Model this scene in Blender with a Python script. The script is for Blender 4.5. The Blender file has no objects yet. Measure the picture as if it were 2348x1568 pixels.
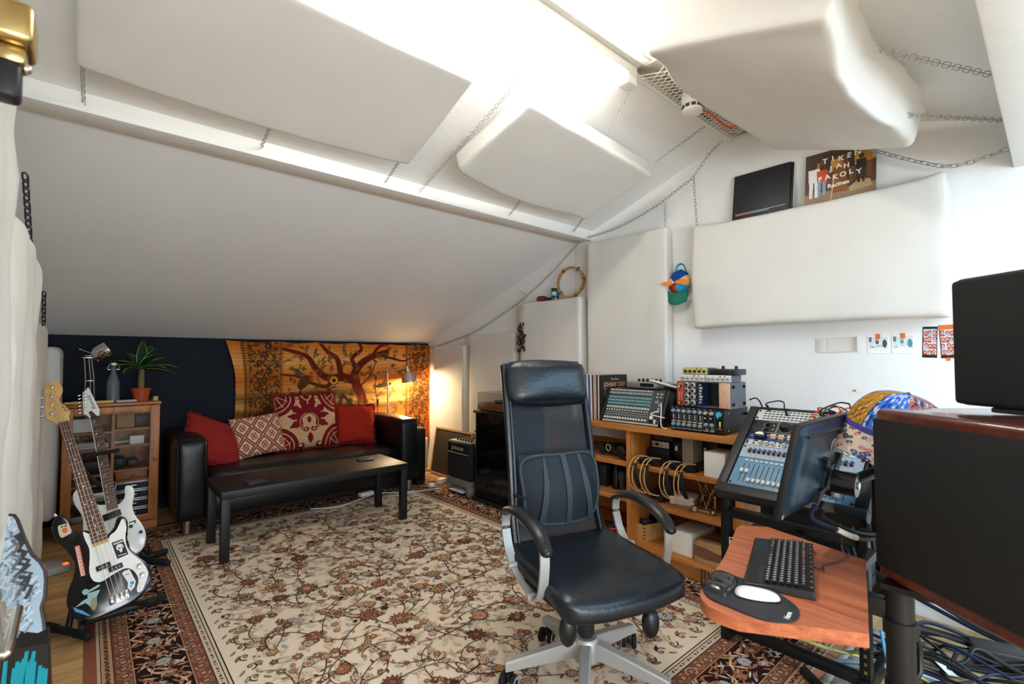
import bpy, bmesh, math, random
import numpy as np
from mathutils import Vector as V, Matrix as M, noise as mnoise
random.seed(7)
R = math.radians
scn = bpy.context.scene
COL = scn.collection

# ---------------------------------------------------------------- camera
cam_data = bpy.data.cameras.new('camera')
cam = bpy.data.objects.new('camera', cam_data); COL.objects.link(cam)
cam_data.sensor_width = 36.0
cam_data.lens = 36.0 * 1106.0 / 2348.0
cam.location = (0, 0, 1.28)
_az, _p = R(41.4), math.atan(39 / 1106.0)
cam.rotation_euler = V((math.sin(_az) * math.cos(_p), math.cos(_az) * math.cos(_p), math.sin(_p))).to_track_quat('-Z', 'Y').to_euler()
cam_data.clip_start = 0.02
cam_data.dof.use_dof = True
cam_data.dof.focus_distance = 3.0
cam_data.dof.aperture_fstop = 3.2
scn.camera = cam

# ---------------------------------------------------------------- world, view
w = bpy.data.worlds.new('world'); scn.world = w; w.use_nodes = True
w.node_tree.nodes['Background'].inputs[0].default_value = (0.55, 0.75, 1.0, 1)
w.node_tree.nodes['Background'].inputs[1].default_value = 1.0
scn.view_settings.view_transform = 'Standard'
scn.view_settings.look = 'None'
scn.view_settings.gamma = 1.0
scn.view_settings.exposure = 1.05
scn.cycles.max_bounces = 10
scn.cycles.diffuse_bounces = 8
scn.cycles.sample_clamp_indirect = 6.0
scn.cycles.caustics_reflective = False
scn.cycles.caustics_refractive = False
try: scn.cycles.use_denoising = True
except Exception: pass

def lamp(name, kind, loc, energy, color, target=None, **kw):
    d = bpy.data.lights.new(name, kind); d.energy = energy; d.color = color
    for k, x in kw.items(): setattr(d, k, x)
    o = bpy.data.objects.new(name, d); COL.objects.link(o); o.location = loc
    if target is not None:
        o.rotation_euler = (V(target) - V(loc)).to_track_quat('-Z', 'Y').to_euler()
    return o
# daylight through the roof window in the slope behind the camera, and through the window of the low wall behind
lamp('roof_window_daylight', 'AREA', (2.2, -1.05, 1.95), 20, (0.40, 0.72, 1.0), (2.2, -0.71, 0.95), shape='RECTANGLE', size=1.4, size_y=0.95)
lamp('low_window_daylight', 'AREA', (1.75, -2.53, 1.02), 10, (0.40, 0.72, 1.0), (1.75, 2.5, 1.05), shape='RECTANGLE', size=1.6, size_y=0.62)
lamp('left_fill_light', 'AREA', (0.25, -2.53, 1.02), 30, (0.92, 0.96, 1.0), (0.6, 2.5, 1.05), shape='RECTANGLE', size=0.95, size_y=0.62)  # added neutral fill to even out the gable wall, no known window
lamp('side_fill_light', 'AREA', (-0.39, -1.25, 1.35), 22, (0.94, 0.97, 1.0), (3.0, -0.2, 1.35), shape='RECTANGLE', size=1.3, size_y=1.1)  # added fill just inside the solid left wall, brightens the gable wall

# ---------------------------------------------------------------- helpers
def lin(c):
    c = c / 255.0
    return c / 12.92 if c <= 0.04045 else ((c + 0.055) / 1.055) ** 2.4
def rgb(r, g, b): return (lin(r), lin(g), lin(b), 1.0)

def mat(name, col, rough=0.6, metal=0.0, noise=None, bump=None, coat=0.0, sheen=0.0, emit=None, trans=0.0, ior=1.45, spec=0.5, wood=None, alpha=None, attr=None, weave=None):
    m = bpy.data.materials.new(name); m.use_nodes = True
    nt = m.node_tree; n = nt.nodes; l = nt.links
    b = n['Principled BSDF']
    b.inputs['Base Color'].default_value = rgb(*col)
    b.inputs['Roughness'].default_value = rough
    b.inputs['Metallic'].default_value = metal
    b.inputs['Specular IOR Level'].default_value = spec
    b.inputs['IOR'].default_value = ior
    if coat:
        b.inputs['Coat Weight'].default_value = coat; b.inputs['Coat Roughness'].default_value = 0.08
    if sheen: b.inputs['Sheen Weight'].default_value = sheen
    if trans: b.inputs['Transmission Weight'].default_value = trans
    if emit:
        b.inputs['Emission Color'].default_value = rgb(*emit[0]); b.inputs['Emission Strength'].default_value = emit[1]
    tc = n.new('ShaderNodeTexCoord')
    src = None
    if attr:
        a = n.new('ShaderNodeVertexColor'); a.layer_name = attr
        l.new(a.outputs['Color'], b.inputs['Base Color']); src = a.outputs['Color']
    if noise:
        sc, amt = noise[0], noise[1]
        t = n.new('ShaderNodeTexNoise'); t.inputs['Scale'].default_value = sc; t.inputs['Detail'].default_value = 4
        l.new(tc.outputs['Object'], t.inputs['Vector'])
        mx = n.new('ShaderNodeMix'); mx.data_type = 'RGBA'; mx.blend_type = 'MULTIPLY'; mx.inputs[0].default_value = 1.0
        r = n.new('ShaderNodeMapRange'); r.inputs[1].default_value = 0.3; r.inputs[2].default_value = 0.7
        r.inputs[3].default_value = 1 - amt; r.inputs[4].default_value = 1 + amt * 0.4
        l.new(t.outputs['Fac'], r.inputs[0])
        if src is not None: l.new(src, mx.inputs[6])
        else: mx.inputs[6].default_value = rgb(*col)
        l.new(r.outputs[0], mx.inputs[7]); l.new(mx.outputs[2], b.inputs['Base Color'])
    if wood:   # (axis, scale, dark colour, stretch)
        ax, sc, dark = wood[0], wood[1], wood[2]
        mp = n.new('ShaderNodeMapping'); s = [sc, sc, sc]; s['xyz'.index(ax)] = sc * 0.06
        mp.inputs['Scale'].default_value = s
        l.new(tc.outputs['Object'], mp.inputs['Vector'])
        t = n.new('ShaderNodeTexNoise'); t.inputs['Scale'].default_value = 1.0; t.inputs['Detail'].default_value = 6; t.inputs['Roughness'].default_value = 0.65; t.inputs['Distortion'].default_value = 0.6
        l.new(mp.outputs[0], t.inputs['Vector'])
        cr = n.new('ShaderNodeValToRGB'); cr.color_ramp.elements[0].position = 0.32; cr.color_ramp.elements[1].position = 0.62
        cr.color_ramp.elements[0].color = rgb(*dark); cr.color_ramp.elements[1].color = rgb(*col)
        l.new(t.outputs['Fac'], cr.inputs[0]); l.new(cr.outputs[0], b.inputs['Base Color'])
    if weave:
        wv = n.new('ShaderNodeTexVoronoi'); wv.inputs['Scale'].default_value = weave
        l.new(tc.outputs['Object'], wv.inputs['Vector'])
        bp = n.new('ShaderNodeBump'); bp.inputs['Strength'].default_value = 0.5; bp.inputs['Distance'].default_value = 0.002
        l.new(wv.outputs['Distance'], bp.inputs['Height']); l.new(bp.outputs[0], b.inputs['Normal'])
    if bump:
        t2 = n.new('ShaderNodeTexNoise'); t2.inputs['Scale'].default_value = bump[0]; t2.inputs['Detail'].default_value = 5
        l.new(tc.outputs['Object'], t2.inputs['Vector'])
        bp = n.new('ShaderNodeBump'); bp.inputs['Strength'].default_value = bump[1]; bp.inputs['Distance'].default_value = bump[2] if len(bump) > 2 else 0.01
        l.new(t2.outputs['Fac'], bp.inputs['Height']); l.new(bp.outputs[0], b.inputs['Normal'])
    if alpha is not None:
        out = n['Material Output']; tr = n.new('ShaderNodeBsdfTransparent'); ms = n.new('ShaderNodeMixShader')
        ms.inputs[0].default_value = alpha
        l.new(tr.outputs[0], ms.inputs[1]); l.new(b.outputs[0], ms.inputs[2]); l.new(ms.outputs[0], out.inputs['Surface'])
    return m

class MB:
    def __init__(s, T=None):
        s.v = []; s.f = []; s.mi = []; s.T = T or M.Identity(4)
    def add(s, vs, fs, mi=0):
        o = len(s.v); T = s.T
        s.v.extend([(T @ V(p))[:] for p in vs])
        for f in fs: s.f.append([i + o for i in f]); s.mi.append(mi)
        return s
    def at(s, T): s.T = T; return s
    def box(s, x0, y0, z0, x1, y1, z1, mi=0):
        x0, x1 = min(x0, x1), max(x0, x1); y0, y1 = min(y0, y1), max(y0, y1); z0, z1 = min(z0, z1), max(z0, z1)
        vs = [(x0,y0,z0),(x1,y0,z0),(x1,y1,z0),(x0,y1,z0),(x0,y0,z1),(x1,y0,z1),(x1,y1,z1),(x0,y1,z1)]
        return s.add(vs, [(0,3,2,1),(4,5,6,7),(0,1,5,4),(1,2,6,5),(2,3,7,6),(3,0,4,7)], mi)
    def rbox(s, x0, y0, z0, x1, y1, z1, r=0.005, seg=2, mi=0):
        x0, x1 = min(x0, x1), max(x0, x1); y0, y1 = min(y0, y1), max(y0, y1); z0, z1 = min(z0, z1), max(z0, z1)
        r = min(r, (x1-x0)*.49, (y1-y0)*.49, (z1-z0)*.49)
        bm = bmesh.new(); bmesh.ops.create_cube(bm, size=1)
        for v in bm.verts: v.co = V(((x0+x1)/2 + v.co.x*(x1-x0), (y0+y1)/2 + v.co.y*(y1-y0), (z0+z1)/2 + v.co.z*(z1-z0)))
        bmesh.ops.bevel(bm, geom=bm.edges[:], offset=r, segments=seg, profile=0.5, affect='EDGES')
        bm.verts.index_update()
        s.add([v.co[:] for v in bm.verts], [[v.index for v in f.verts] for f in bm.faces], mi); bm.free(); return s
    def cyl(s, p0, p1, r0, r1=None, n=16, mi=0, cap=True):
        r1 = r0 if r1 is None else r1
        p0, p1 = V(p0), V(p1); d = (p1 - p0).normalized()
        a = d.orthogonal().normalized(); b = d.cross(a)
        vs = []
        for p, r in ((p0, r0), (p1, r1)):
            for i in range(n):
                t = 2*math.pi*i/n; vs.append((p + (a*math.cos(t) + b*math.sin(t))*r)[:])
        fs = [(i, (i+1) % n, n + (i+1) % n, n+i) for i in range(n)]
        if cap: fs += [list(range(n-1, -1, -1)), list(range(n, 2*n))]
        return s.add(vs, fs, mi)
    def tube(s, pts, r, n=8, mi=0, closed=False, sx=1.0, sy=1.0, up=None):
        pts = [V(p) for p in pts]; k = len(pts)
        rs = r if isinstance(r, (list, tuple)) else [r]*k
        vs = []; prev = None
        for i, p in enumerate(pts):
            if closed: d = pts[(i+1) % k] - pts[i-1]
            else: d = pts[min(i+1, k-1)] - pts[max(i-1, 0)]
            if d.length < 1e-9: d = V((0, 0, 1))
            d.normalize()
            if up is not None:
                a = V(up) - d*d.dot(V(up))
                if a.length < 1e-6: a = d.orthogonal()
            elif prev is None: a = d.orthogonal()
            else: a = prev - d*d.dot(prev)
            if a.length < 1e-6: a = d.orthogonal()
            a.normalize(); prev = a; b = d.cross(a)
            for j in range(n):
                t = 2*math.pi*j/n + (math.pi/4 if n == 4 else 0)
                vs.append((p + a*math.cos(t)*rs[i]*sx + b*math.sin(t)*rs[i]*sy)[:])
        fs = []
        for i in range(k if closed else k-1):
            o, q = i*n, ((i+1) % k)*n
            for j in range(n): fs.append((o+j, o+(j+1) % n, q+(j+1) % n, q+j))
        if not closed: fs += [list(range(n-1, -1, -1)), [(k-1)*n + j for j in range(n)]]
        return s.add(vs, fs, mi)
    def lathe(s, prof, n=24, mi=0, T=None):
        vs = []; k = len(prof)
        for r, z in prof:
            for i in range(n):
                t = 2*math.pi*i/n; p = V((max(r, 1e-5)*math.cos(t), max(r, 1e-5)*math.sin(t), z))
                vs.append((T @ p if T is not None else p)[:])
        fs = [(i*n+j, i*n+(j+1) % n, (i+1)*n+(j+1) % n, (i+1)*n+j) for i in range(k-1) for j in range(n)]
        return s.add(vs, fs, mi)
    def prism(s, poly, z0, z1, mi=0, mside=None):
        n = len(poly)
        a = sum(poly[i][0]*poly[(i+1) % n][1] - poly[(i+1) % n][0]*poly[i][1] for i in range(n))
        if a < 0: poly = poly[::-1]
        vs = [(x, y, z0) for x, y in poly] + [(x, y, z1) for x, y in poly]
        s.add(vs, [list(range(n-1, -1, -1)), list(range(n, 2*n))], mi)
        return s.add(vs, [(i, (i+1) % n, n+(i+1) % n, n+i) for i in range(n)], mi if mside is None else mside)
    def flat(s, poly, z, mi=0):
        n = len(poly)
        a = sum(poly[i][0]*poly[(i+1) % n][1] - poly[(i+1) % n][0]*poly[i][1] for i in range(n))
        if a < 0: poly = poly[::-1]
        return s.add([(x, y, z) for x, y in poly], [list(range(n))], mi)
    def disc(s, x, y, r, z, n=12, mi=0):
        return s.flat([(x + r*math.cos(2*math.pi*i/n), y + r*math.sin(2*math.pi*i/n)) for i in range(n)], z, mi)
    def ribbon(s, pts, wd, z, mi=0):
        k = len(pts); vs = []
        for i, p in enumerate(pts):
            a, b = pts[max(i-1, 0)], pts[min(i+1, k-1)]
            dx, dy = b[0]-a[0], b[1]-a[1]; L = math.hypot(dx, dy) or 1
            ww = (wd[i] if isinstance(wd, (list, tuple)) else wd)/2
            vs += [(p[0]+dy/L*ww, p[1]-dx/L*ww, z), (p[0]-dy/L*ww, p[1]+dx/L*ww, z)]
        return s.add(vs, [(2*i, 2*i+2, 2*i+3, 2*i+1) for i in range(k-1)], mi)
    def sphere(s, c, r, n=12, mi=0):
        rx, ry, rz = r if isinstance(r, (list, tuple)) else (r, r, r)
        prof = [(math.sin(math.pi*i/n), -math.cos(math.pi*i/n)) for i in range(n+1)]
        return s.lathe(prof, 2*n, mi, M.Translation(c) @ M.Diagonal((rx, ry, rz, 1)))
    def grid(s, fn, nu, nv, mi=0, closed_u=False):
        vs = [fn(i/(nu if closed_u else nu-1), j/(nv-1)) for j in range(nv) for i in range(nu)]
        fs = [(j*nu+i, j*nu+(i+1) % nu, (j+1)*nu+(i+1) % nu, (j+1)*nu+i) for j in range(nv-1) for i in range(nu if closed_u else nu-1)]
        return s.add(vs, fs, mi)
    def text(s, txt, T, size=0.02, mi=0, ext=0.0, align='CENTER', sx=1.0, bold=0.0):
        c = bpy.data.curves.new('lettering', 'FONT'); c.body = txt; c.size = size; c.align_x = align; c.align_y = 'CENTER'; c.extrude = ext; c.resolution_u = 3; c.offset = bold
        o = bpy.data.objects.new('lettering', c); COL.objects.link(o)
        me = o.to_mesh(); vs = [(T @ V((v.co.x*sx, v.co.y, v.co.z)))[:] for v in me.vertices]; fs = [list(p.vertices) for p in me.polygons]
        o.to_mesh_clear(); bpy.data.objects.remove(o); bpy.data.curves.remove(c)
        return s.add(vs, fs, mi)
    def build(s, name, mats, parent=None, loc=None, rot=None, sharp=40, subsurf=0, mw=None):
        me = bpy.data.meshes.new(name); me.from_pydata(s.v, [], s.f)
        mats = mats if isinstance(mats, (list, tuple)) else [mats]
        for m in mats: me.materials.append(m)
        if len(mats) > 1: me.polygons.foreach_set('material_index', s.mi)
        me.polygons.foreach_set('use_smooth', [True]*len(s.f))
        me.update()
        if sharp: me.set_sharp_from_angle(angle=R(sharp))
        o = bpy.data.objects.new(name, me); COL.objects.link(o)
        if parent is not None: o.parent = parent
        if loc is not None: o.location = loc
        if rot is not None: o.rotation_euler = rot
        if mw is not None: o.matrix_world = mw
        if subsurf:
            md = o.modifiers.new('subdivision', 'SUBSURF'); md.levels = subsurf; md.render_levels = subsurf
        return o

def tag(o, label, cat, group=None, kind=None):
    o['label'] = label; o['category'] = cat
    if group: o['group'] = group
    if kind: o['kind'] = kind
    return o
def struct(o, label=None):
    o['kind'] = 'structure'
    if label: o['label'] = label
    return o
def thing(name, label, cat, loc=(0, 0, 0), rotz=0.0, group=None, mw=None):
    o = bpy.data.objects.new(name, None); COL.objects.link(o); o.empty_display_size = 0.05
    o.location = loc; o.rotation_euler = (0, 0, rotz)
    if mw is not None: o.matrix_world = mw
    return tag(o, label, cat, group)
def dup(root, loc=None, rotz=None, label=None):
    c = root.copy(); COL.objects.link(c)
    if loc is not None: c.location = loc
    if rotz is not None: c.rotation_euler = (0, 0, rotz)
    if label: c['label'] = label
    for ch in root.children:
        d = ch.copy(); COL.objects.link(d); d.parent = c
        for g in ch.children:
            e = g.copy(); COL.objects.link(e); e.parent = d
    return c
def part_copy(o, parent, loc, rot=None):
    c = o.copy(); COL.objects.link(c); c.parent = parent; c.location = loc
    if rot is not None: c.rotation_euler = rot
    return c
def frame(o, a, b, n):   # matrix from origin and three axes
    return M(((a[0], b[0], n[0], o[0]), (a[1], b[1], n[1], o[1]), (a[2], b[2], n[2], o[2]), (0, 0, 0, 1)))
def smooth_path(pts, k=6):
    pts = [V(p) for p in pts]; out = []
    for i in range(len(pts)-1):
        p0, p1, p2, p3 = pts[max(i-1, 0)], pts[i], pts[i+1], pts[min(i+2, len(pts)-1)]
        for j in range(k):
            t = j/k
            out.append(0.5*((2*p1) + (p2-p0)*t + (2*p0-5*p1+4*p2-p3)*t*t + (3*p1-p0-3*p2+p3)*t**3))
    return out + [pts[-1]]
def smooth2(pts, k=5, closed=True):
    n = len(pts); out = []
    for i in range(n if closed else n-1):
        g = lambda q: V((*pts[q % n], 0)) if closed else V((*pts[min(max(q, 0), n-1)], 0))
        p0, p1, p2, p3 = g(i-1), g(i), g(i+1), g(i+2)
        for j in range(k):
            t = j/k
            q = 0.5*((2*p1) + (p2-p0)*t + (2*p0-5*p1+4*p2-p3)*t*t + (3*p1-p0-3*p2+p3)*t**3)
            out.append((q.x, q.y))
    if not closed: out.append(tuple(pts[-1]))
    return out

class Canvas:   # woven, printed or painted pattern of a cloth or picture, as colours on a fine mesh
    def __init__(s, w, h, nx, bg):
        s.w, s.h, s.nx = w, h, nx; s.ny = max(2, int(nx*h/w))
        s.X, s.Y = np.meshgrid(np.linspace(0, w, s.nx), np.linspace(0, h, s.ny))
        s.c = np.zeros((s.ny, s.nx, 3)); s.c[:] = bg
    def put(s, mask, col, a=1.0): s.c[mask] = s.c[mask]*(1-a) + np.array(col)*a
    def rect(s, x0, y0, x1, y1, col, a=1.0): s.put((s.X >= x0) & (s.X <= x1) & (s.Y >= y0) & (s.Y <= y1), col, a)
    def disc(s, x, y, r, col, ry=None, a=1.0, ang=0):
        c, n = math.cos(ang), math.sin(ang); dx, dy = s.X-x, s.Y-y
        s.put(((dx*c+dy*n)/r)**2 + ((-dx*n+dy*c)/(ry or r))**2 <= 1, col, a)
    def poly(s, pts, col, a=1.0):
        xs = [p[0] for p in pts]; ys = [p[1] for p in pts]
        i0 = max(0, int(min(xs)/s.w*(s.nx-1))); i1 = min(s.nx, int(max(xs)/s.w*(s.nx-1))+2)
        j0 = max(0, int(min(ys)/s.h*(s.ny-1))); j1 = min(s.ny, int(max(ys)/s.h*(s.ny-1))+2)
        if i1 <= i0 or j1 <= j0: return
        X, Y = s.X[j0:j1, i0:i1], s.Y[j0:j1, i0:i1]; ins = np.zeros(X.shape, bool); n = len(pts)
        for k in range(n):
            (x1, y1), (x2, y2) = pts[k], pts[(k+1) % n]
            if y1 == y2: continue
            cnd = ((y1 > Y) != (y2 > Y)) & (X < (x2-x1)*(Y-y1)/(y2-y1) + x1); ins ^= cnd
        sub = s.c[j0:j1, i0:i1]; sub[ins] = sub[ins]*(1-a) + np.array(col)*a
    def line(s, pts, wd, col, a=1.0):
        for k in range(len(pts)-1):
            (x1, y1), (x2, y2) = pts[k], pts[k+1]
            w0 = wd[k] if isinstance(wd, (list, tuple)) else wd
            i0 = max(0, int((min(x1, x2)-w0)/s.w*(s.nx-1))); i1 = min(s.nx, int((max(x1, x2)+w0)/s.w*(s.nx-1))+2)
            j0 = max(0, int((min(y1, y2)-w0)/s.h*(s.ny-1))); j1 = min(s.ny, int((max(y1, y2)+w0)/s.h*(s.ny-1))+2)
            if i1 <= i0 or j1 <= j0: continue
            X, Y = s.X[j0:j1, i0:i1], s.Y[j0:j1, i0:i1]
            dx, dy = x2-x1, y2-y1; L = dx*dx+dy*dy or 1e-9
            t = np.clip(((X-x1)*dx + (Y-y1)*dy)/L, 0, 1)
            m = (X-x1-t*dx)**2 + (Y-y1-t*dy)**2 <= (w0/2)**2
            sub = s.c[j0:j1, i0:i1]; sub[m] = sub[m]*(1-a) + np.array(col)*a
    def mesh(s, name, fn, m, parent=None, back=None, loc=None, mw=None, thick=0.0):
        nx, ny = s.nx, s.ny
        U, W = s.X/s.w, s.Y/s.h
        P = fn(U, W); vs = np.stack(P, -1).reshape(-1, 3).astype(np.float32)
        idx = np.arange(nx*ny).reshape(ny, nx)
        q = np.stack([idx[:-1, :-1], idx[:-1, 1:], idx[1:, 1:], idx[1:, :-1]], -1).reshape(-1, 4)
        me = bpy.data.meshes.new(name); me.vertices.add(len(vs)); me.vertices.foreach_set('co', vs.ravel())
        me.loops.add(q.size); me.loops.foreach_set('vertex_index', q.ravel().astype(np.int32))
        me.polygons.add(len(q)); me.polygons.foreach_set('loop_start', np.arange(0, q.size, 4, dtype=np.int32))
        me.polygons.foreach_set('use_smooth', np.ones(len(q), bool))
        me.update(calc_edges=True); me.validate()
        at = me.color_attributes.new('pattern', 'FLOAT_COLOR', 'POINT')
        c = s.c/255.0; c = np.where(c <= 0.04045, c/12.92, ((c+0.055)/1.055)**2.4)
        full = np.ones((nx*ny, 4), np.float32); full[:, :3] = np.clip(c, 0, 1).reshape(-1, 3)
        at.data.foreach_set('color', full.ravel())
        me.materials.append(m)
        o = bpy.data.objects.new(name, me); COL.objects.link(o)
        if parent is not None: o.parent = parent
        if loc is not None: o.location = loc
        if mw is not None: o.matrix_world = mw
        if thick:
            md = o.modifiers.new('thickness', 'SOLIDIFY'); md.thickness = thick; md.offset = -1
        return o

def nz(x, y, z=0.0, s=1.0): return mnoise.noise(V((x*s, y*s, z*s)))
def npn(U, W, seed, k=3):   # cheap smooth numpy noise
    rs = np.random.RandomState(seed); o = np.zeros_like(U)
    for i in range(6):
        a, b, p = rs.uniform(-k, k), rs.uniform(-k, k), rs.uniform(0, 6.28); o += np.sin((U*a + W*b)*6.28 + p)
    return o/6

# ---------------------------------------------------------------- materials
WHITE = mat('white_plaster', (234, 234, 232), 0.85, noise=(1.5, 0.03), bump=(40, 0.15))
WHITEP = mat('white_paint_wood', (232, 231, 226), 0.6, bump=(18, 0.25))
CANVAS_ = mat('calico_cloth', (216, 213, 206), 0.9, bump=(150, 0.2, 0.003), noise=(3, 0.04))
NAVY = mat('navy_wall', (8, 17, 30), 0.85, noise=(3, 0.2))
BLACK = mat('black_plastic', (20, 21, 23), 0.45)
BLACKM = mat('black_metal', (16, 17, 19), 0.4, metal=0.2)
RUBBER = mat('black_rubber', (16, 16, 17), 0.8)
DGREY = mat('dark_grey', (52, 54, 58), 0.5)
GREY = mat('grey_plastic', (120, 120, 118), 0.5)
LGREY = mat('light_grey', (178, 178, 174), 0.5)
STEEL = mat('steel', (178, 176, 170), 0.3, metal=1.0)
CHROME = mat('chrome', (225, 224, 220), 0.08, metal=1.0)
SILVER = mat('brushed_silver', (196, 194, 186), 0.38, metal=0.7)
PAPER = mat('white_paper', (238, 237, 232), 0.8)
LEATHER = mat('black_leather', (12, 13, 15), 0.38, bump=(120, 0.15, 0.003), noise=(8, 0.15))
OAK = mat('honey_wood', (186, 122, 60), 0.45, wood=('y', 22, (146, 86, 36)))
OAKZ = mat('honey_wood_upright', (186, 122, 60), 0.45, wood=('z', 22, (146, 86, 36)))
CABW = mat('oak_cabinet_wood', (184, 118, 62), 0.42, wood=('z', 26, (140, 82, 38)))
CABX = mat('oak_cabinet_wood_cross', (184, 118, 62), 0.42, wood=('x', 26, (140, 82, 38)))
CHERRY = mat('cherry_laminate', (196, 116, 80), 0.35, wood=('y', 34, (150, 78, 50)))
MAHOG = mat('glossy_mahogany', (84, 36, 26), 0.25, coat=0.5, wood=('y', 20, (58, 22, 16)))
BRASS = mat('brass', (198, 172, 116), 0.28, metal=1.0)
GLASS = mat('clear_glass', (18, 22, 24), 0.02, alpha=0.13, spec=1.0)

# ================================================================ the room
X0, X1, Y0, Y1 = -0.42, 3.15, -2.55, 5.13
KNEE, RY, SL = 1.47, 1.29, 0.34
RZ = KNEE + SL*(Y1 - RY)
def roof(y): return RZ - SL*abs(y - RY)

FLOORM = mat('straw_floor_board', (206, 168, 112), 0.55, wood=('x', 14, (158, 118, 72)))
struct(MB().box(X0-.1, Y0-.1, -.08, X1+.1, Y1+.1, 0).build('floor', FLOORM), 'pale straw coloured board floor')
gable = [(Y0, 0), (Y1, 0), (Y1, KNEE), (RY, RZ), (Y0, KNEE)]
FX = M(((0, 0, 1, 0), (1, 0, 0, 0), (0, 1, 0, 0), (0, 0, 0, 1)))    # (y, z, x) -> world
struct(MB(FX).prism(gable, X1, X1+.12).build('wall_right', WHITE), 'white plastered gable wall behind the shelf')
struct(MB(FX).prism(gable, X0-.12, X0).build('wall_left', WHITE), 'white gable wall behind the hanging cloth panels')
struct(MB().box(X0, Y1, 0, X1, Y1+.12, KNEE).build('wall_back', NAVY), 'low dark navy wall under the sloping ceiling')
m = MB(); wx0, wx1, wz0, wz1 = -0.25, 2.6, .68, 1.36
m.box(X0, Y0-.12, 0, wx0, Y0, KNEE).box(wx1, Y0-.12, 0, X1, Y0, KNEE).box(wx0, Y0-.12, 0, wx1, Y0, wz0).box(wx0, Y0-.12, wz1, wx1, Y0, KNEE)
struct(m.build('wall_front', WHITE))
def slab(mb, x0, x1, y0, y1, t=.09):
    z0, z1 = roof(y0), roof(y1)
    vs = [(x0,y0,z0),(x1,y0,z0),(x1,y1,z1),(x0,y1,z1),(x0,y0,z0+t),(x1,y0,z0+t),(x1,y1,z1+t),(x0,y1,z1+t)]
    mb.add(vs, [(0,3,2,1),(4,5,6,7),(0,1,5,4),(1,2,6,5),(2,3,7,6),(3,0,4,7)])
m = MB(); slab(m, X0-.1, X1+.1, RY, Y1+.12)
slab(m, X0-.1, X1+.1, -.45, RY); slab(m, X0-.1, X1+.1, Y0-.12, -1.65); slab(m, X0-.1, 1.45, -1.65, -.45); slab(m, 2.95, X1+.1, -1.65, -.45)
struct(m.build('ceiling', WHITE), 'white sloping attic ceiling')
m = MB(); m.box(X0, -1.98, .74, X0+.025, -1.92, 1.96).box(X0, -.58, .74, X0+.025, -.52, 1.96).box(X0, -1.92, .74, X0+.025, -.58, .80).box(X0, -1.92, 1.90, X0+.025, -.58, 1.96)
struct(m.build('added_frame_1', WHITEP), 'added white frame round the unseen fill light behind the camera')  # frame made up to go round the side fill light, wall has no opening
# purlins, ridge mesh
m = MB(); m.rbox(X0, 2.555, 2.268, X1, 2.70, 2.40, .006, 2)
o = m.build('trim_1', WHITEP); struct(o, 'white painted beam along the slope')
m = MB(); m.rbox(X0, -.06, 2.15, X1, .115, 2.42, .006, 2)
struct(m.build('trim_2', WHITEP), 'white painted beam along the slope above the loudspeakers')
DIRTY = mat('patchy_old_board', (190, 180, 166), 0.9, noise=(9, 0.75))
struct(MB().box(2.05, 1.19, 2.735, X1, 1.39, 2.80).build('trim_3', DIRTY), 'patchy board inside the ridge')
m = MB(); m.box(X0, 1.19, 2.746, 2.05, 1.283, 2.80).box(X0, 1.293, 2.746, 2.05, 1.39, 2.80)
struct(m.build('trim_5', WHITEP), 'white boards covering the ridge')
struct(MB().box(X0, 1.283, 2.747, 2.05, 1.293, 2.80).build('trim_6', DIRTY), 'cracked dirty seam along the ridge')
m = MB(); xx = 1.95; yA, yB = 1.195, 1.385
pitch = .036
k = 0
for i in range(int((X1-2.0)/pitch)+8):          # expanded metal: two families of slanted wires
    for sgn in (1, -1):
        a = (2.06 + i*pitch - (.11 if sgn > 0 else 0), yA); b = (2.06 + i*pitch + (.11 if sgn < 0 else 0) - (0 if sgn > 0 else 0), yB)
        if sgn > 0: a, b = (2.06 + i*pitch, yA), (2.06 + i*pitch + .12, yB)
        else: a, b = (2.06 + i*pitch + .12, yA), (2.06 + i*pitch, yB)
        if max(a[0], b[0]) > X1-.005 or min(a[0], b[0]) < 2.05: continue
        m.tube([(a[0], a[1], 2.715), (b[0], b[1], 2.715)], .0026, n=4)
m.box(2.05, yA-.006, 2.708, X1-.005, yA+.006, 2.735).box(2.05, yB-.006, 2.708, X1-.005, yB+.006, 2.735)
o = m.build('trim_4', WHITEP); struct(o, 'white expanded metal mesh closing the ridge')

# ---------------------------------------------------------------- ceiling lamp (batten along the ridge)
TUBE = mat('lit_tube', (255, 252, 240), 0.4, emit=((255, 250, 243), 50.0))
t = thing('ceiling_lamp', 'white batten tube lamp shining under the ridge', 'lamp', (1.34, 1.395, 2.69))
MB().rbox(-.66, -.035, .0, .70, .035, .05, .008).build('lamp_housing', WHITEP, t)
m = MB(); m.cyl((-.60, 0, -.03), (.62, 0, -.03), .017, n=12); m.build('lamp_tube', TUBE, t)
MB().rbox(.62, -.035, -.05, .70, .035, .0, .01).build('end_cap', WHITEP, t); MB().rbox(-.66, -.035, -.05, -.60, .035, .0, .01).build('end_cap', WHITEP, t)

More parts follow.
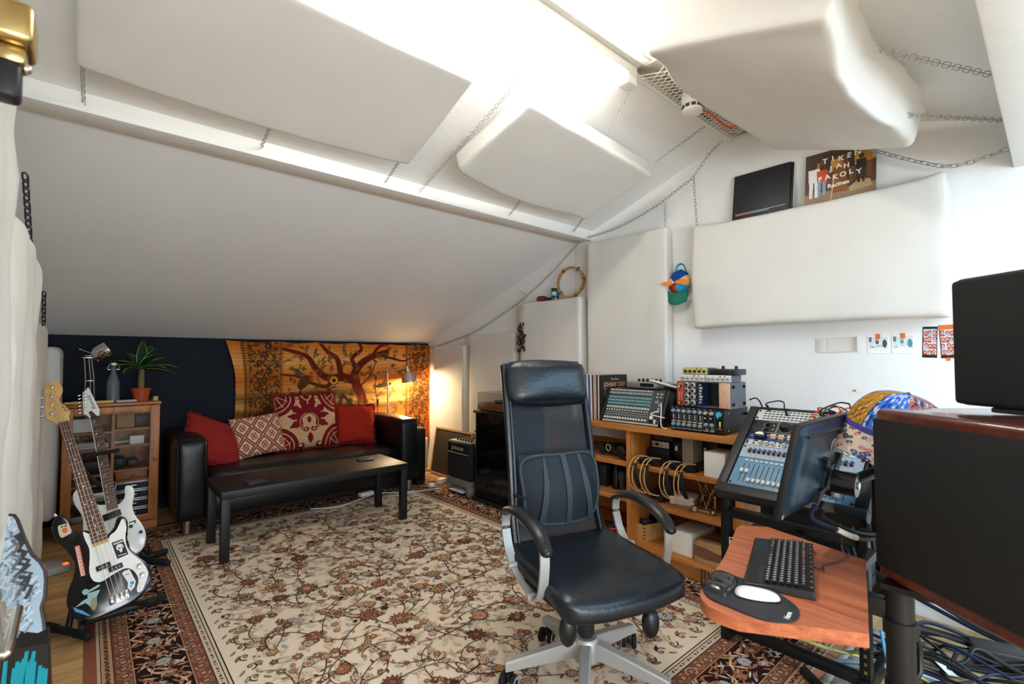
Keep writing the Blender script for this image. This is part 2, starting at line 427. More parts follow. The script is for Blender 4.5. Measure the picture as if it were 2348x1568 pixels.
# ---------------------------------------------------------------- cloth covered acoustic panels
def softpanel(name, label, group, w, h, t, mw, r=.045, fn=None, wr=.004, cuts=26, matl=CANVAS_, seed=0, fold=0.0):
    bm = bmesh.new(); bmesh.ops.create_cube(bm, size=1)
    bmesh.ops.subdivide_edges(bm, edges=bm.edges[:], cuts=cuts, use_grid_fill=True)
    hx, hy, hz = w/2, h/2, t/2; rr = min(r, hz*.98)
    for v in bm.verts:
        cl_ = lambda u: math.copysign((1-(1-abs(2*u))**1.9)/2, u)
        p = V((cl_(v.co.x)*w, cl_(v.co.y)*h, v.co.z*t))
        q = V((max(-hx+rr, min(hx-rr, p.x)), max(-hy+rr, min(hy-rr, p.y)), max(-hz+rr, min(hz-rr, p.z))))
        d = p - q
        if d.length > 1e-7: p = q + d.normalized()*rr
        e = max(abs(p.x)/hx, abs(p.y)/hy)**6
        n1 = mnoise.noise(V((p.x*7+seed, p.y*7, p.z*11))); n2 = mnoise.noise(V((p.x*23, p.y*3+seed, p.z*9)))
        p.z += wr*(n1*.8 + n2*.5)*(1+2*e)
        if fold: p.z += fold*mnoise.noise(V((p.x*9+seed, p.y*.7, 3.1)))*(1 if p.z > 0 else .2)
        if e > .5: p.x += wr*2*n2; p.y += wr*2*n1
        if fn: p = fn(p)
        v.co = p
    bm.verts.index_update()
    me = bpy.data.meshes.new(name); bm.to_mesh(me); bm.free()
    me.polygons.foreach_set('use_smooth', [True]*len(me.polygons)); me.materials.append(matl)
    o = bpy.data.objects.new(name, me); COL.objects.link(o); o.matrix_world = mw
    return tag(o, label, 'acoustic panel', group)

ca, sa = math.cos(math.atan(SL)), math.sin(math.atan(SL))
GC = 'cloth acoustic panels hung under the ceiling'
def hang(cx, cy, cz, t, left=True, yaw=0):
    a, b = (V((1, 0, 0)), V((0, -ca, sa))) if left else (V((-1, 0, 0)), V((0, ca, sa)))
    n = a.cross(b); a2 = a*math.cos(yaw) + b*math.sin(yaw); b2 = n.cross(a2)
    c = V((cx, cy, cz)) - n*(t/2)
    return frame(c, a2, b2, n)
softpanel('ceiling_panel', 'white cloth panel hung under the slope, nearest the hanging wall cloths', GC, 1.27, .60, .11, hang(.585, 1.90, 2.368, .11, True), fn=lambda p: V((p.x, p.y - .02*(1-(p.x/.63)**2)*(p.y < 0), p.z + .015*(1-(p.x/.7)**2))), seed=1, r=.018, wr=.002)
softpanel('ceiling_panel', 'smaller cloth panel hung under the slope, with a gathered corner, above the shelf end', GC, 1.15, .56, .12, hang(2.085, 1.905, 2.366, .12, True, R(-4)), fn=lambda p: V((p.x, p.y - .05*max(0, 1-((p.x+.1)/.5)**2)*(p.y < 0), p.z - .02*max(0, -p.x-.3)*max(0, -p.y)*8)), seed=5, r=.022, wr=.003)
def sagR(p):
    k = max(0, -p.y/.3)
    return V((p.x, p.y + .02*math.sin(p.x*6), p.z + .03*(1-(p.x/.62)**2)*(p.z > 0) + .02*k*math.sin(p.x*5+1)))
softpanel('ceiling_panel', 'thick cloth panel hung under the opposite slope beside the smoke detector', GC, 1.25, .60, .17, hang(2.12, .69, 2.30, .17, False), fn=sagR, seed=9, r=.02, wr=.004)

def wallR(y0, y1, z0, z1, xs, t): return frame((xs + t/2, (y0+y1)/2, (z0+z1)/2), (0, -1, 0), (0, 0, 1), (-1, 0, 0))
def wallL(y0, y1, z0, z1, xs, t): return frame((xs - t/2, (y0+y1)/2, (z0+z1)/2), (0, 1, 0), (0, 0, 1), (1, 0, 0))
GW = 'cloth acoustic panels on the gable wall'
softpanel('wall_panel', 'wide cream cloth panel on the white wall under two record sleeves', GW, 1.27, .66, .13, wallR(.33, 1.6, 1.487, 2.147, 3.0, .13), r=.03,
          fn=lambda p: V((p.x + .012*(1-(p.y/.33)**2)*(1 if p.x < 0 else -1)*(-1), p.y + (.03 if p.y > 0 else -.012)*abs(p.x/.635)**5 , p.z)), seed=2, wr=.002)
softpanel('wall_panel', 'tall narrow cloth panel between the tambourine and the propeller cap', GW, .72, 1.55, .09, wallR(1.815, 2.535, .67, 2.22, 3.045, .09), r=.02, seed=3, wr=.003, fold=.004)
softpanel('wall_panel', 'cloth panel carrying the tambourine and tin', GW, .74, 1.58, .10, wallR(2.60, 3.34, .22, 1.80, 3.04, .10), r=.02, seed=4, wr=.003, fold=.004)
softpanel('wall_panel', 'cloth panel behind the small guitar amplifier', GW, .72, 1.30, .09, wallR(3.43, 4.15, .23, 1.53, 3.045, .09), r=.02, seed=6, wr=.003, fold=.004)
softpanel('wall_panel', 'lamp lit cloth panel next to the orange tapestry', GW, .60, 1.20, .10, wallR(4.24, 4.84, .23, 1.43, 3.04, .10), r=.02, seed=7, wr=.003, fold=.005)
GL = 'cloth draped panels along the guitar wall'
softpanel('wall_cloth', 'narrow cloth panel beside the glazed cabinet', GL, .43, 1.22, .20, wallL(4.62, 5.05, .15, 1.37, -.135, .20), r=.06, seed=11, wr=.006, fold=.012)
softpanel('wall_cloth', 'cloth panel hanging behind the bass guitar headstock', GL, 1.2, 1.36, .20, wallL(2.55, 3.75, .12, 1.48, -.165, .20), r=.07, seed=12, wr=.006, fold=.012)
softpanel('wall_cloth', 'tall cloth panel hanging above the painted board', GL, .72, 1.19, .24, wallL(1.79, 2.51, .50, 1.69, -.135, .24), r=.08, seed=13, wr=.008, fold=.016, fn=lambda p: V((p.x, p.y - .10*max(0, p.x/.375)**2*(p.y > .3), p.z)))
softpanel('wall_cloth', 'tallest cloth panel hanging under the brass fitting', GL, 1.1, 1.25, .24, wallL(.57, 1.67, .80, 2.05, -.14, .24), r=.08, seed=14, wr=.008, fold=.016)

# ---------------------------------------------------------------- chains
CHAIN = mat('galvanised_chain', (176, 176, 172), 0.4, metal=0.8)
CHAIND = mat('dark_chain', (60, 60, 60), 0.45, metal=0.8)
def chain(label, pts, link=.036, r=.0019, m_=None, group='galvanised hanging chains', name='chain'):
    pts = [V(p) for p in pts]; seg = [(pts[i+1]-pts[i]).length for i in range(len(pts)-1)]; L = sum(seg)
    n = max(2, int(L/(link*.72))); mb = MB(); prev = V((0, 0, 1))
    def atl(d):
        for i, s_ in enumerate(seg):
            if d <= s_ or i == len(seg)-1: return pts[i].lerp(pts[i+1], min(1, d/s_)), (pts[i+1]-pts[i]).normalized()
            d -= s_
    for i in range(n):
        c, d = atl(L*(i+.5)/n)
        a = d.orthogonal().normalized(); b = d.cross(a)
        u = a if i % 2 else b
        hl, hw = link/2, link*.24; loop = []
        for k in range(10):
            t = 2*math.pi*k/10; cx, sy = math.cos(t), math.sin(t)
            loop.append(c + d*((hl-hw)*(1 if cx > 0 else -1) + hw*cx) + u*hw*sy)
        mb.tube(loop, r, n=4, closed=True)
    c0 = pts[0]
    mb.v = [(v[0]-c0.x, v[1]-c0.y, v[2]-c0.z) for v in mb.v]
    return tag(mb.build(name, m_ or CHAIN, loc=c0, sharp=0), label, 'chain', group)
SP = lambda *p: smooth_path(p, 6)
chain('long chain slung along the gable from the tapestry corner up to the beam', SP((3.10, 4.98, 1.41), (3.08, 4.862, 1.424), (3.08, 4.157, 1.55), (3.08, 3.651, 1.717), (3.08, 3.332, 1.848), (3.08, 2.988, 2.03), (3.09, 2.655, 2.26)))
chain('long chain slung along the gable from the beam up to the ridge mesh', SP((3.08, 2.551, 2.281), (3.08, 2.234, 2.306), (3.08, 1.926, 2.386), (3.08, 1.718, 2.475), (3.08, 1.62, 2.524), (3.08, 1.511, 2.64), (3.08, 1.421, 2.70)))
for lb, p in [('thin chain hanging down beside the tambourine', [(3.08, 2.68, 2.235), (3.08, 2.682, 1.79)]),
              ('thin chain hanging down behind the seed pod rattle', [(3.08, 3.412, 1.805), (3.08, 3.412, 1.52)]),
              ('shortest thin chain, above the lamp lit cloth panel', [(3.08, 4.26, 1.53), (3.08, 4.259, 1.42)]),
              ('thin chain hanging to the tall narrow cloth panel', [(3.08, 1.837, 2.40), (3.08, 1.839, 2.21)]),
              ('thin chain hanging to the corner of the wide cream panel', [(3.08, 1.62, 2.525), (3.075, 1.595, 2.14)])]:
    chain(lb, p, link=.03, r=.0017)
chain('heavy chain drooping from the beam to the wide cream panel corner', SP((3.05, .66, 2.40), (3.05, 0.545, 2.321), (3.05, 0.427, 2.246), (3.05, 0.324, 2.195), (3.05, 0.227, 2.192), (3.05, 0.122, 2.214)), link=.038, r=.0021)
for lb, p in [('short chain tying the long ceiling panel to the beam, nearest the wall cloths', [(-.037, 2.27, 2.345), (-.032, 2.553, 2.30)]),
              ('short chain tying the middle of the long ceiling panel to the beam', [(.585, 2.20, 2.34), (.616, 2.553, 2.31)]),
              ('short chain tying the far corner of the long ceiling panel to the beam', [(1.20, 2.20, 2.335), (1.272, 2.553, 2.30)]),
              ('long thin chain along the gathered end of the smaller ceiling panel', [(1.44, 1.43, 2.70), (1.47, 1.693, 2.54), (1.50, 2.553, 2.30)]),
              ('short chain tying the middle of the smaller ceiling panel to the beam', [(2.10, 2.22, 2.36), (2.225, 2.553, 2.30)]),
              ('short chain tying the far end of the smaller ceiling panel to the beam', [(2.70, 2.22, 2.36), (2.907, 2.553, 2.30)]),
              ('chain from the smaller ceiling panel up to the ridge mesh end', [(2.62, 1.63, 2.50), (2.813, 1.405, 2.705)]),
              ('thin chain running from the lamp end down to the smaller ceiling panel', [(2.08, 1.385, 2.72), (2.13, 1.62, 2.52)])]:
    chain(lb, p, link=.03, r=.0015)
chain('chain from the thick ceiling panel to the lower beam, farther from the gable', [(1.851, .36, 2.26), (2.45, .118, 2.30)], link=.038, r=.0018)
chain('chain from the thick ceiling panel to the lower beam, closer to the gable', [(2.404, .37, 2.24), (3.0, .118, 2.32)], link=.038, r=.0018)
chain('dark chain above the tall cloth panel over the painted board', [(-.15, 2.02, 1.83), (-.15, 2.247, 1.66)], link=.034, r=.0026, m_=CHAIND)
chain('dark chain above the cloth panel behind the bass headstock', [(-.16, 3.20, 1.60), (-.165, 3.36, 1.45)], link=.034, r=.0026, m_=CHAIND)

# ---------------------------------------------------------------- smoke detector and its cable
t = thing('smoke_detector', 'round white smoke detector under the ridge mesh', 'smoke detector', (2.43, 1.28, 2.715))
T0 = M.Rotation(R(180), 4, 'X')
MB().lathe([(0, 0), (.052, 0), (.055, .006), (.055, .03), (.05, .034), (0, .034)], 28, T=T0).build('mounting_base', WHITEP, t)
MB().lathe([(.048, .034), (.054, .038), (.056, .05), (.056, .062), (.05, .066), (.05, .084), (.054, .088), (.053, .098), (.04, .106), (0, .108)], 28, T=T0).build('detector_body', WHITEP, t)
m = MB()
for i in range(10):
    a = 2*math.pi*i/10; T = M.Rotation(a, 4, 'Z'); m.at(T).rbox(.046, -.011, -.083, .0535, .011, -.067, .002)
m.at(M.Identity(4)); m.build('vent_slot', DGREY, t)
ORANGE = mat('orange_cable', (224, 84, 30), 0.5)
m = MB(); m.tube(smooth_path([(2.30, 1.22, 2.745), (2.33, 1.215, 2.715), (2.365, 1.235, 2.69), (2.385, 1.25, 2.68)], 5), .006)
m.cyl((2.378, 1.243, 2.684), (2.392, 1.258, 2.668), .012, .011, n=12)
m.tube(smooth_path([(2.49, 1.29, 2.675), (2.56, 1.285, 2.672), (2.63, 1.275, 2.674), (2.76, 1.285, 2.674), (2.87, 1.28, 2.674), (2.92, 1.24, 2.69)], 5), .006)
tag(m.build('orange_cable', ORANGE), 'orange cable looping behind the smoke detector along the ridge', 'cable')
# brass fitting at the picture edge, on the wall above the cloth
t = thing('clamp_fitting', 'brass coloured clamp fitting with a black lower piece above the wall cloth', 'fitting', (-.108, 1.19, 1.835), 0)
m = MB(); m.rbox(-.04, -.05, -.02, .028, .05, .05, .012, 3).cyl((-.02, 0, .05), (-.02, 0, .12), .022, .03, n=16).rbox(-.02, -.03, -.05, .018, .03, -.02, .008); m.build('bracket', BRASS, t)
m = MB(); m.rbox(-.03, -.022, -.11, .012, .022, -.04, .01, 3); m.build('jaw', BLACK, t)
m = MB(); m.sphere((.016, 0, -.045), .009, 8); m.build('screw', CHROME, t)
m = MB(); m.cyl((-.07, 0, .02), (-.03, 0, .02), .012, n=10); m.build('arm', BRASS, t)

# ================================================================ rug
RUGC = [('rug_cream', (236, 219, 194)), ('rug_dark', (44, 28, 26)), ('rug_rust', (160, 104, 76)), ('rug_tan', (190, 146, 108)), ('rug_redbrown', (122, 76, 60)),
        ('rug_slate', (172, 172, 168)), ('rug_peach', (222, 180, 146)), ('rug_line', (74, 44, 38)), ('rug_terracotta', (190, 122, 94)), ('rug_pale', (214, 198, 174)), ('rug_olive', (168, 142, 98))]
RUGM = [mat(n_, c_, 0.95, noise=(260, 0.16), bump=(500, 0.4, 0.003), spec=0.1) for n_, c_ in RUGC]
CR, DK, RU, TA, RB, SL_, PE, LI, TE, PL, OL = range(11)
rx0, ry0, rx1, ry1 = 0.02, 0.66, 2.83, 4.62
def build_rug():
    rnd = random.Random(3); m = MB(); H = .003
    m.box(rx0, ry0, .001, rx1, ry1, H, TE)
    z = [H + .0002]
    lay = lambda i: H + .00008*(i+1)
    def inset(d): return rx0+d, ry0+d, rx1-d, ry1-d
    def fill(d, z_, c):
        a = inset(d); m.flat([(a[0], a[1]), (a[2], a[1]), (a[2], a[3]), (a[0], a[3])], z_, c)
    bands = [(.042, PL), (.052, DK), (.055, TA), (.092, DK), (.095, RB), (.153, TA), (.157, DK), (.335, TA), (.339, RB), (.398, DK), (.401, PL), (.428, LI), (.432, PL), (.442, DK), (.447, CR)]
    for i, (d, c) in enumerate(bands): fill(d, lay(i), c)
    ZB = lay(len(bands))
    seq = [0, ZB]
    def nzv(): seq[0] = (seq[0] + 1) % 200; return seq[1] + seq[0]*.000004
    def stage(): seq[1] += .0008
    def flower(x, y, r, petals, fill_, core, ang=0, outline=DK, jag=.45):
        for rr, c, k in ((r*1.13, outline, 0), (r*.96, fill_, 1)):
            pts = []
            for i in range(petals*2):
                a = ang + math.pi*i/petals; q = rr*(1 if i % 2 == 0 else 1-jag); pts.append((x+q*math.cos(a), y+q*math.sin(a)))
            m.flat(pts, nzv(), c)
        m.disc(x, y, r*.46, nzv(), 10, outline); m.disc(x, y, r*.36, nzv(), 10, core)
        for i in range(6): m.disc(x+r*.2*math.cos(i*1.047), y+r*.2*math.sin(i*1.047), r*.07, nzv(), 5, outline)
    def palmette(x, y, r, ang, fill_, core):
        for s_, c in ((1.12, DK), (.95, fill_)):
            pts = []
            for i in range(25):
                t = -2.2 + 4.4*i/24; q = r*s_*(1 if i % 2 == 0 else .72)*(1.0 + .25*math.cos(t)); pts.append((x + q*math.cos(ang+t), y + q*math.sin(ang+t)))
            pts.append((x - r*.5*math.cos(ang), y - r*.5*math.sin(ang)))
            m.flat(pts, nzv(), c)
        leaf(x, y, r*.8, r*.42, ang, core, True); leaf(x + r*.1*math.cos(ang), y + r*.1*math.sin(ang), r*.4, r*.2, ang, PE, True)
    def leaf(x, y, ln, wd, ang, c, outline=True, bend=.0):
        def shp(k):
            L, W = ln*k, wd*k; pts = []
            for sgn in (1, -1):
                rng = range(0, 7) if sgn > 0 else range(6, -1, -1)
                for i in rng:
                    t = i/6; yy = sgn*W/2*math.sin(math.pi*t)**.8*(1-.25*t) + bend*ln*t*t
                    pts.append((x + (t-.5)*L*math.cos(ang) - yy*math.sin(ang), y + (t-.5)*L*math.sin(ang) + yy*math.cos(ang)))
            return pts[:-1] if False else pts
        if outline: m.flat(shp(1.16), nzv(), outline if outline is not True else DK)
        m.flat(shp(.9 if outline else 1), nzv(), c)
    def serr(x, y, ln, wd, ang, c, bend=.25):   # long serrated leaf
        for k, cc in ((1.0, LI), (.72, c)):
            up, dn = [], []
            N = 16
            for i in range(N+1):
                t = i/N; w_ = wd*k*math.sin(math.pi*min(1, t*1.02))**.7*(1 if i % 2 else .65); cy = bend*ln*(t-.5)**2*2
                px, py = (t-.5)*ln*(k*.1+.9), cy
                for arr, sg in ((up, 1), (dn, -1)):
                    yy = py + sg*w_/2; arr.append((x + px*math.cos(ang)-yy*math.sin(ang), y + px*math.sin(ang)+yy*math.cos(ang)))
            m.flat(up + dn[::-1], nzv(), cc)
        m.ribbon([(x + (t-.5)*ln*.9*math.cos(ang) - bend*ln*(t-.5)**2*2*math.sin(ang), y + (t-.5)*ln*.9*math.sin(ang) + bend*ln*(t-.5)**2*2*math.cos(ang)) for t in [i/8 for i in range(9)]], wd*.08, nzv(), DK)
    fx0, fy0, fx1, fy1 = inset(.447)
    # small motifs round the bands
    def along(d, step, fn):
        a = inset(d)
        for (xa, ya, xb, yb) in ((a[0], a[1], a[2], a[1]), (a[2], a[1], a[2], a[3]), (a[2], a[3], a[0], a[3]), (a[0], a[3], a[0], a[1])):
            L = math.hypot(xb-xa, yb-ya); n = max(1, int(L/step)); ang = math.atan2(yb-ya, xb-xa)
            for i in range(n): t = (i+.5)/n; fn(xa+(xb-xa)*t, ya+(yb-ya)*t, ang, i)
    along(.074, .017, lambda x, y, a, i: leaf(x, y, .022, .011, a+.9*(1 if i % 2 else -1), DK if i % 3 else RB, False))
    along(.047, .013, lambda x, y, a, i: m.disc(x, y, .0034, nzv(), 5, TA))
    def guard(x, y, a, i):
        sg = 1 if i % 2 else -1; ux, uy = math.cos(a), math.sin(a); vx, vy = -uy*sg, ux*sg
        pts = [(x + ux*.034*math.sin(t*1.0)*.8 + vx*.021*math.cos(t), y + uy*.034*math.sin(t)*.8 + vy*.021*math.cos(t)) for t in [k*.62 for k in range(9)]]
        m.ribbon(pts, .0075, nzv(), TA); m.ribbon(pts[1:8], .0028, nzv(), DK)
        m.disc(x, y, .0085, nzv(), 8, PE if i % 2 else SL_); m.disc(x, y, .004, nzv(), 6, RB)
        leaf(x + ux*.03, y + uy*.03, .026, .012, a + 1.0*sg, RU, DK)
    along(.126, .058, guard); along(.368, .06, guard)
    along(.415, .02, lambda x, y, a, i: leaf(x, y, .016, .011, a + (.8 if i % 2 else -.8), (DK, RB, SL_)[i % 3], False))
    # main dark border: dense flame leaves and flowers
    def main(x, y, a, i):
        ux, uy = math.cos(a), math.sin(a); vx, vy = -uy, ux
        for k in range(30):
            t = (rnd.random()-.5)*.115; s_ = (k/29-.5)*.16 + (rnd.random()-.5)*.02
            c = (RU, TA, PE, RU, PL, RU, SL_)[rnd.randrange(7)]
            leaf(x + ux*t + vx*s_, y + uy*t + vy*s_, rnd.uniform(.03, .065), rnd.uniform(.009, .016), a + 0.55*(1 if (k+i) % 2 else -1) + rnd.uniform(-.3, .3) + (1.57 if k % 4 == 0 else 0), c, k % 3 == 0 and RB, rnd.uniform(-.3, .3))
        if i % 2 == 0: flower(x + vx*.02*(1 if i % 4 else -1), y + vy*.02*(1 if i % 4 else -1), .034, 9, RU, TA, rnd.random(), DK)
        else: palmette(x, y, .034, a + 1.57*(1 if i % 4 == 1 else -1), SL_, PE)
    stage(); along(.246, .105, main); stage()
    # inner scroll border of the cream field
    def scroll(x, y, a, i):
        sg = 1 if i % 2 else -1; ux, uy = math.cos(a), math.sin(a); vx, vy = -uy*sg, ux*sg
        pts = []
        for k in range(13):
            t = k/12*5.2; q = .028*(1-.06*k); pts.append((x + ux*q*math.cos(t) + vx*q*math.sin(t), y + uy*q*math.cos(t) + vy*q*math.sin(t)))
        m.ribbon(pts, [.006-.0003*k for k in range(13)], nzv(), LI)
        leaf(x + vx*.03, y + vy*.03, .04, .016, a + .5*sg, (TA, SL_, RU)[i % 3], LI); m.disc(x, y, .009, nzv(), 8, RB); m.disc(x, y, .005, nzv(), 6, PE)
        leaf(x - vx*.036 + ux*.03, y - vy*.036 + uy*.03, .034, .012, a - .7*sg, OL, LI)
    along(.52, .085, scroll)
    stage()
    for k in range(2600):
        x, y = rnd.uniform(fx0+.1, fx1-.1), rnd.uniform(fy0+.1, fy1-.1)
        leaf(x, y, rnd.uniform(.025, .065), rnd.uniform(.010, .022), rnd.uniform(0, 6.3), (PL, PE, PL, PE, PL, PL, SL_)[rnd.randrange(7)], False, rnd.uniform(-.4, .4))
    stage()
    # vines: wandering stems that curl at the end
    cents = []
    gy = 0
    y = fy0 + .20
    while y < fy1 - .1:
        x = fx0 + .18 + (.11 if gy % 2 else 0)
        while x < fx1 - .1:
            cents.append((x + rnd.uniform(-.05, .05), y + rnd.uniform(-.05, .05))); x += .215
        y += .165; gy += 1
    inside = lambda px, py: fx0+.06 < px < fx1-.06 and fy0+.06 < py < fy1-.06
    for i, (cx, cy) in enumerate(cents):
        for rep in range(2):
            th = rnd.uniform(0, 6.28); curl = rnd.choice((-1, 1))*rnd.uniform(.02, .10); px, py = cx, cy; pts = [(px, py)]
            n_ = rnd.randrange(18, 34)
            for k in range(n_):
                th += curl*(.4 + 2.2*(k/n_)**2); px += .0125*math.cos(th); py += .0125*math.sin(th)
                if not inside(px, py): break
                pts.append((px, py))
            if len(pts) < 6: continue
            m.ribbon(pts, [.0052-.002*k/len(pts) for k in range(len(pts))], nzv(), LI)
            for k in range(3, len(pts), 4):
                t2 = math.atan2(pts[k][1]-pts[k-1][1], pts[k][0]-pts[k-1][0]) + (0.9 if k % 8 == 3 else -0.9)
                leaf(pts[k][0] + .013*math.cos(t2), pts[k][1] + .013*math.sin(t2), rnd.uniform(.022, .036), rnd.uniform(.009, .014), t2, (TA, RU, PL, OL, RB, TA)[rnd.randrange(6)], LI, rnd.uniform(-.3, .3))
            if rnd.random() < .5: flower(pts[-1][0], pts[-1][1], rnd.uniform(.012, .02), 5, (RU, TA, RB)[rnd.randrange(3)], PE, rnd.random(), LI, .35)
    stage()
    for i, (cx, cy) in enumerate(cents):
        k = rnd.random()
        if k < .34: flower(cx, cy, rnd.uniform(.040, .058), rnd.choice((9, 11, 13)), (RU, TA, RB, TA, OL, RU)[rnd.randrange(6)], (TA, PE, RU)[rnd.randrange(3)], rnd.random(), DK, .38)
        elif k < .60: palmette(cx, cy, rnd.uniform(.034, .050), rnd.uniform(0, 6.28), (TA, RU, SL_, PL, TA)[rnd.randrange(5)], (RU, TA, TA)[rnd.randrange(3)])
        elif k < .78: serr(cx, cy, rnd.uniform(.12, .20), rnd.uniform(.026, .04), rnd.uniform(0, 6.28), (TA, RU, PE, OL)[rnd.randrange(4)], rnd.uniform(-.6, .6))
        else: flower(cx, cy, .026, 6, (SL_, TA)[rnd.randrange(2)], PE, rnd.random(), LI, .3)
    stage()
    for k in range(620):
        x, y = rnd.uniform(fx0+.1, fx1-.1), rnd.uniform(fy0+.1, fy1-.1)
        flower(x, y, rnd.uniform(.011, .025), rnd.choice((5, 6, 7)), (RU, TA, RB, PL, PE)[rnd.randrange(5)], (PE, TA)[rnd.randrange(2)], rnd.random(), (LI, LI, RB)[rnd.randrange(3)], .35)
    r = m.build('rug', RUGM, sharp=0)
    return r
rug = build_rug()
rug.location = (0, 0, 0)
tag(rug, 'large cream floral rug with dark red-brown patterned borders', 'rug')
FR = mat('rug_fringe', (222, 216, 204), 0.95, noise=(30, .3))
m = MB(); rf = random.Random(5)
m.box(rx0, ry0-.035, .001, rx1, ry0, .006)
for i in range(560):
    x = rx0 + (rx1-rx0)*(i+.5)/560; a = rf.uniform(-.25, .25)
    m.tube([(x, ry0-.03, .006), (x + a*.04, ry0-.07, .006 + rf.uniform(0, .004)), (x + a*.09 + rf.uniform(-.008, .008), ry0-.115 + rf.uniform(-.012, .012), .004)], .0022, n=4)
o = m.build('fringe', FR, rug, sharp=0); o['label'] = 'white knotted fringe'; o['kind'] = 'stuff'

# ================================================================ coffee table, coasters
TBL = mat('black_brown_table', (17, 17, 18), 0.5, noise=(20, .15), bump=(60, .1, .003))
t = thing('coffee_table', 'long black coffee table in front of the sofa', 'coffee table', (1.298, 3.71, 0))
MB().rbox(-.65, -.245, .40, .65, .245, .45, .003).build('table_top', TBL, t)
lg = MB().rbox(-.025, -.025, .009, .025, .025, .405, .002).build('leg', TBL, t); lg.location = (-.622, -.217, 0)
for x, y in ((.622, -.217), (.622, .217), (-.622, .217)): part_copy(lg, t, (x, y, 0))
COA = mat('slate_coaster', (44, 46, 48), 0.55, bump=(80, .3))
for x, y, a, lb in ((.875, 3.60, .1, 'dark square coaster on the table, nearest the guitars'), (1.74, 3.80, -.2, 'dark square coaster on the table, nearest the suitcase')):
    o = MB().rbox(-.06, -.05, 0, .06, .05, .009, .003).build('coaster', COA, loc=(x, y, .4505), rot=(0, 0, a)); tag(o, lb, 'coaster', 'coasters on the coffee table')

# ================================================================ sofa
SOFA = mat('sofa_leather', (12, 14, 16), 0.36, bump=(90, .25, .004), noise=(6, .2))
t = thing('sofa', 'black leather sofa against the navy wall', 'sofa', (1.49, 4.2, 0))
def cushionbox(x0, y0, z0, x1, y1, z1, r, puff=.012, cuts=10):
    bm = bmesh.new(); bmesh.ops.create_cube(bm, size=1); bmesh.ops.subdivide_edges(bm, edges=bm.edges[:], cuts=cuts, use_grid_fill=True)
    w_, h_, t_ = x1-x0, y1-y0, z1-z0
    for v in bm.verts:
        u = v.co.copy(); p = V((u.x*w_, u.y*h_, u.z*t_)); hx, hy, hz = w_/2, h_/2, t_/2
        q = V((max(-hx+r, min(hx-r, p.x)), max(-hy+r, min(hy-r, p.y)), max(-hz+r, min(hz-r, p.z))))
        d = p-q; n_ = d.normalized() if d.length > 1e-7 else V((0, 0, 0))
        p = q + n_*r
        f = (1-abs(u.x*2)**4)*(1-abs(u.y*2)**4)*(1-abs(u.z*2)**4)
        m_ = max((abs(u.x), 0), (abs(u.y), 1), (abs(u.z), 2))[1]
        o_ = [(1-abs(u.y*2)**2)*(1-abs(u.z*2)**2), (1-abs(u.x*2)**2)*(1-abs(u.z*2)**2), (1-abs(u.x*2)**2)*(1-abs(u.y*2)**2)][m_]
        p[m_] += puff*o_*(1 if p[m_] > 0 else -1) + .004*mnoise.noise(p*9)
        v.co = p + V(((x0+x1)/2, (y0+y1)/2, (z0+z1)/2))
    mb = MB(); bm.verts.index_update(); mb.add([v.co[:] for v in bm.verts], [[v.index for v in f.verts] for f in bm.faces]); bm.free(); return mb
cushionbox(-.99, .0, .095, -.795, .84, .695, .035, .012).build('arm', SOFA, t, sharp=0)
cushionbox(.795, .0, .095, .99, .84, .695, .035, .012).build('arm', SOFA, t, sharp=0)
cushionbox(-.795, .62, .095, .795, .84, .715, .05, .012).build('backrest', SOFA, t, sharp=0)
MB().rbox(-.795, .05, .095, .795, .64, .25, .01).build('sofa_base', SOFA, t)
cushionbox(-.79, .035, .25, .79, .64, .43, .05, .015, 14).build('seat_cushion', SOFA, t, sharp=0)
m = MB()
for x0_ in (-.99, .795):
    a = [(x0_+.006, -.001, .12), (x0_+.006, -.001, .67), (x0_+.03, -.003, .69), (x0_+.165, -.003, .69), (x0_+.189, -.001, .67), (x0_+.189, -.001, .12)]
    m.tube(a, .004, n=6)
m.build('piping', SOFA, t)
lg = MB().cyl((0, 0, .008), (0, 0, .1), .027, n=20).build('leg', STEEL, t); lg.location = (-.91, .055, 0)
for x, y in ((.91, .055), (.91, .8), (-.91, .8)): part_copy(lg, t, (x, y, 0))

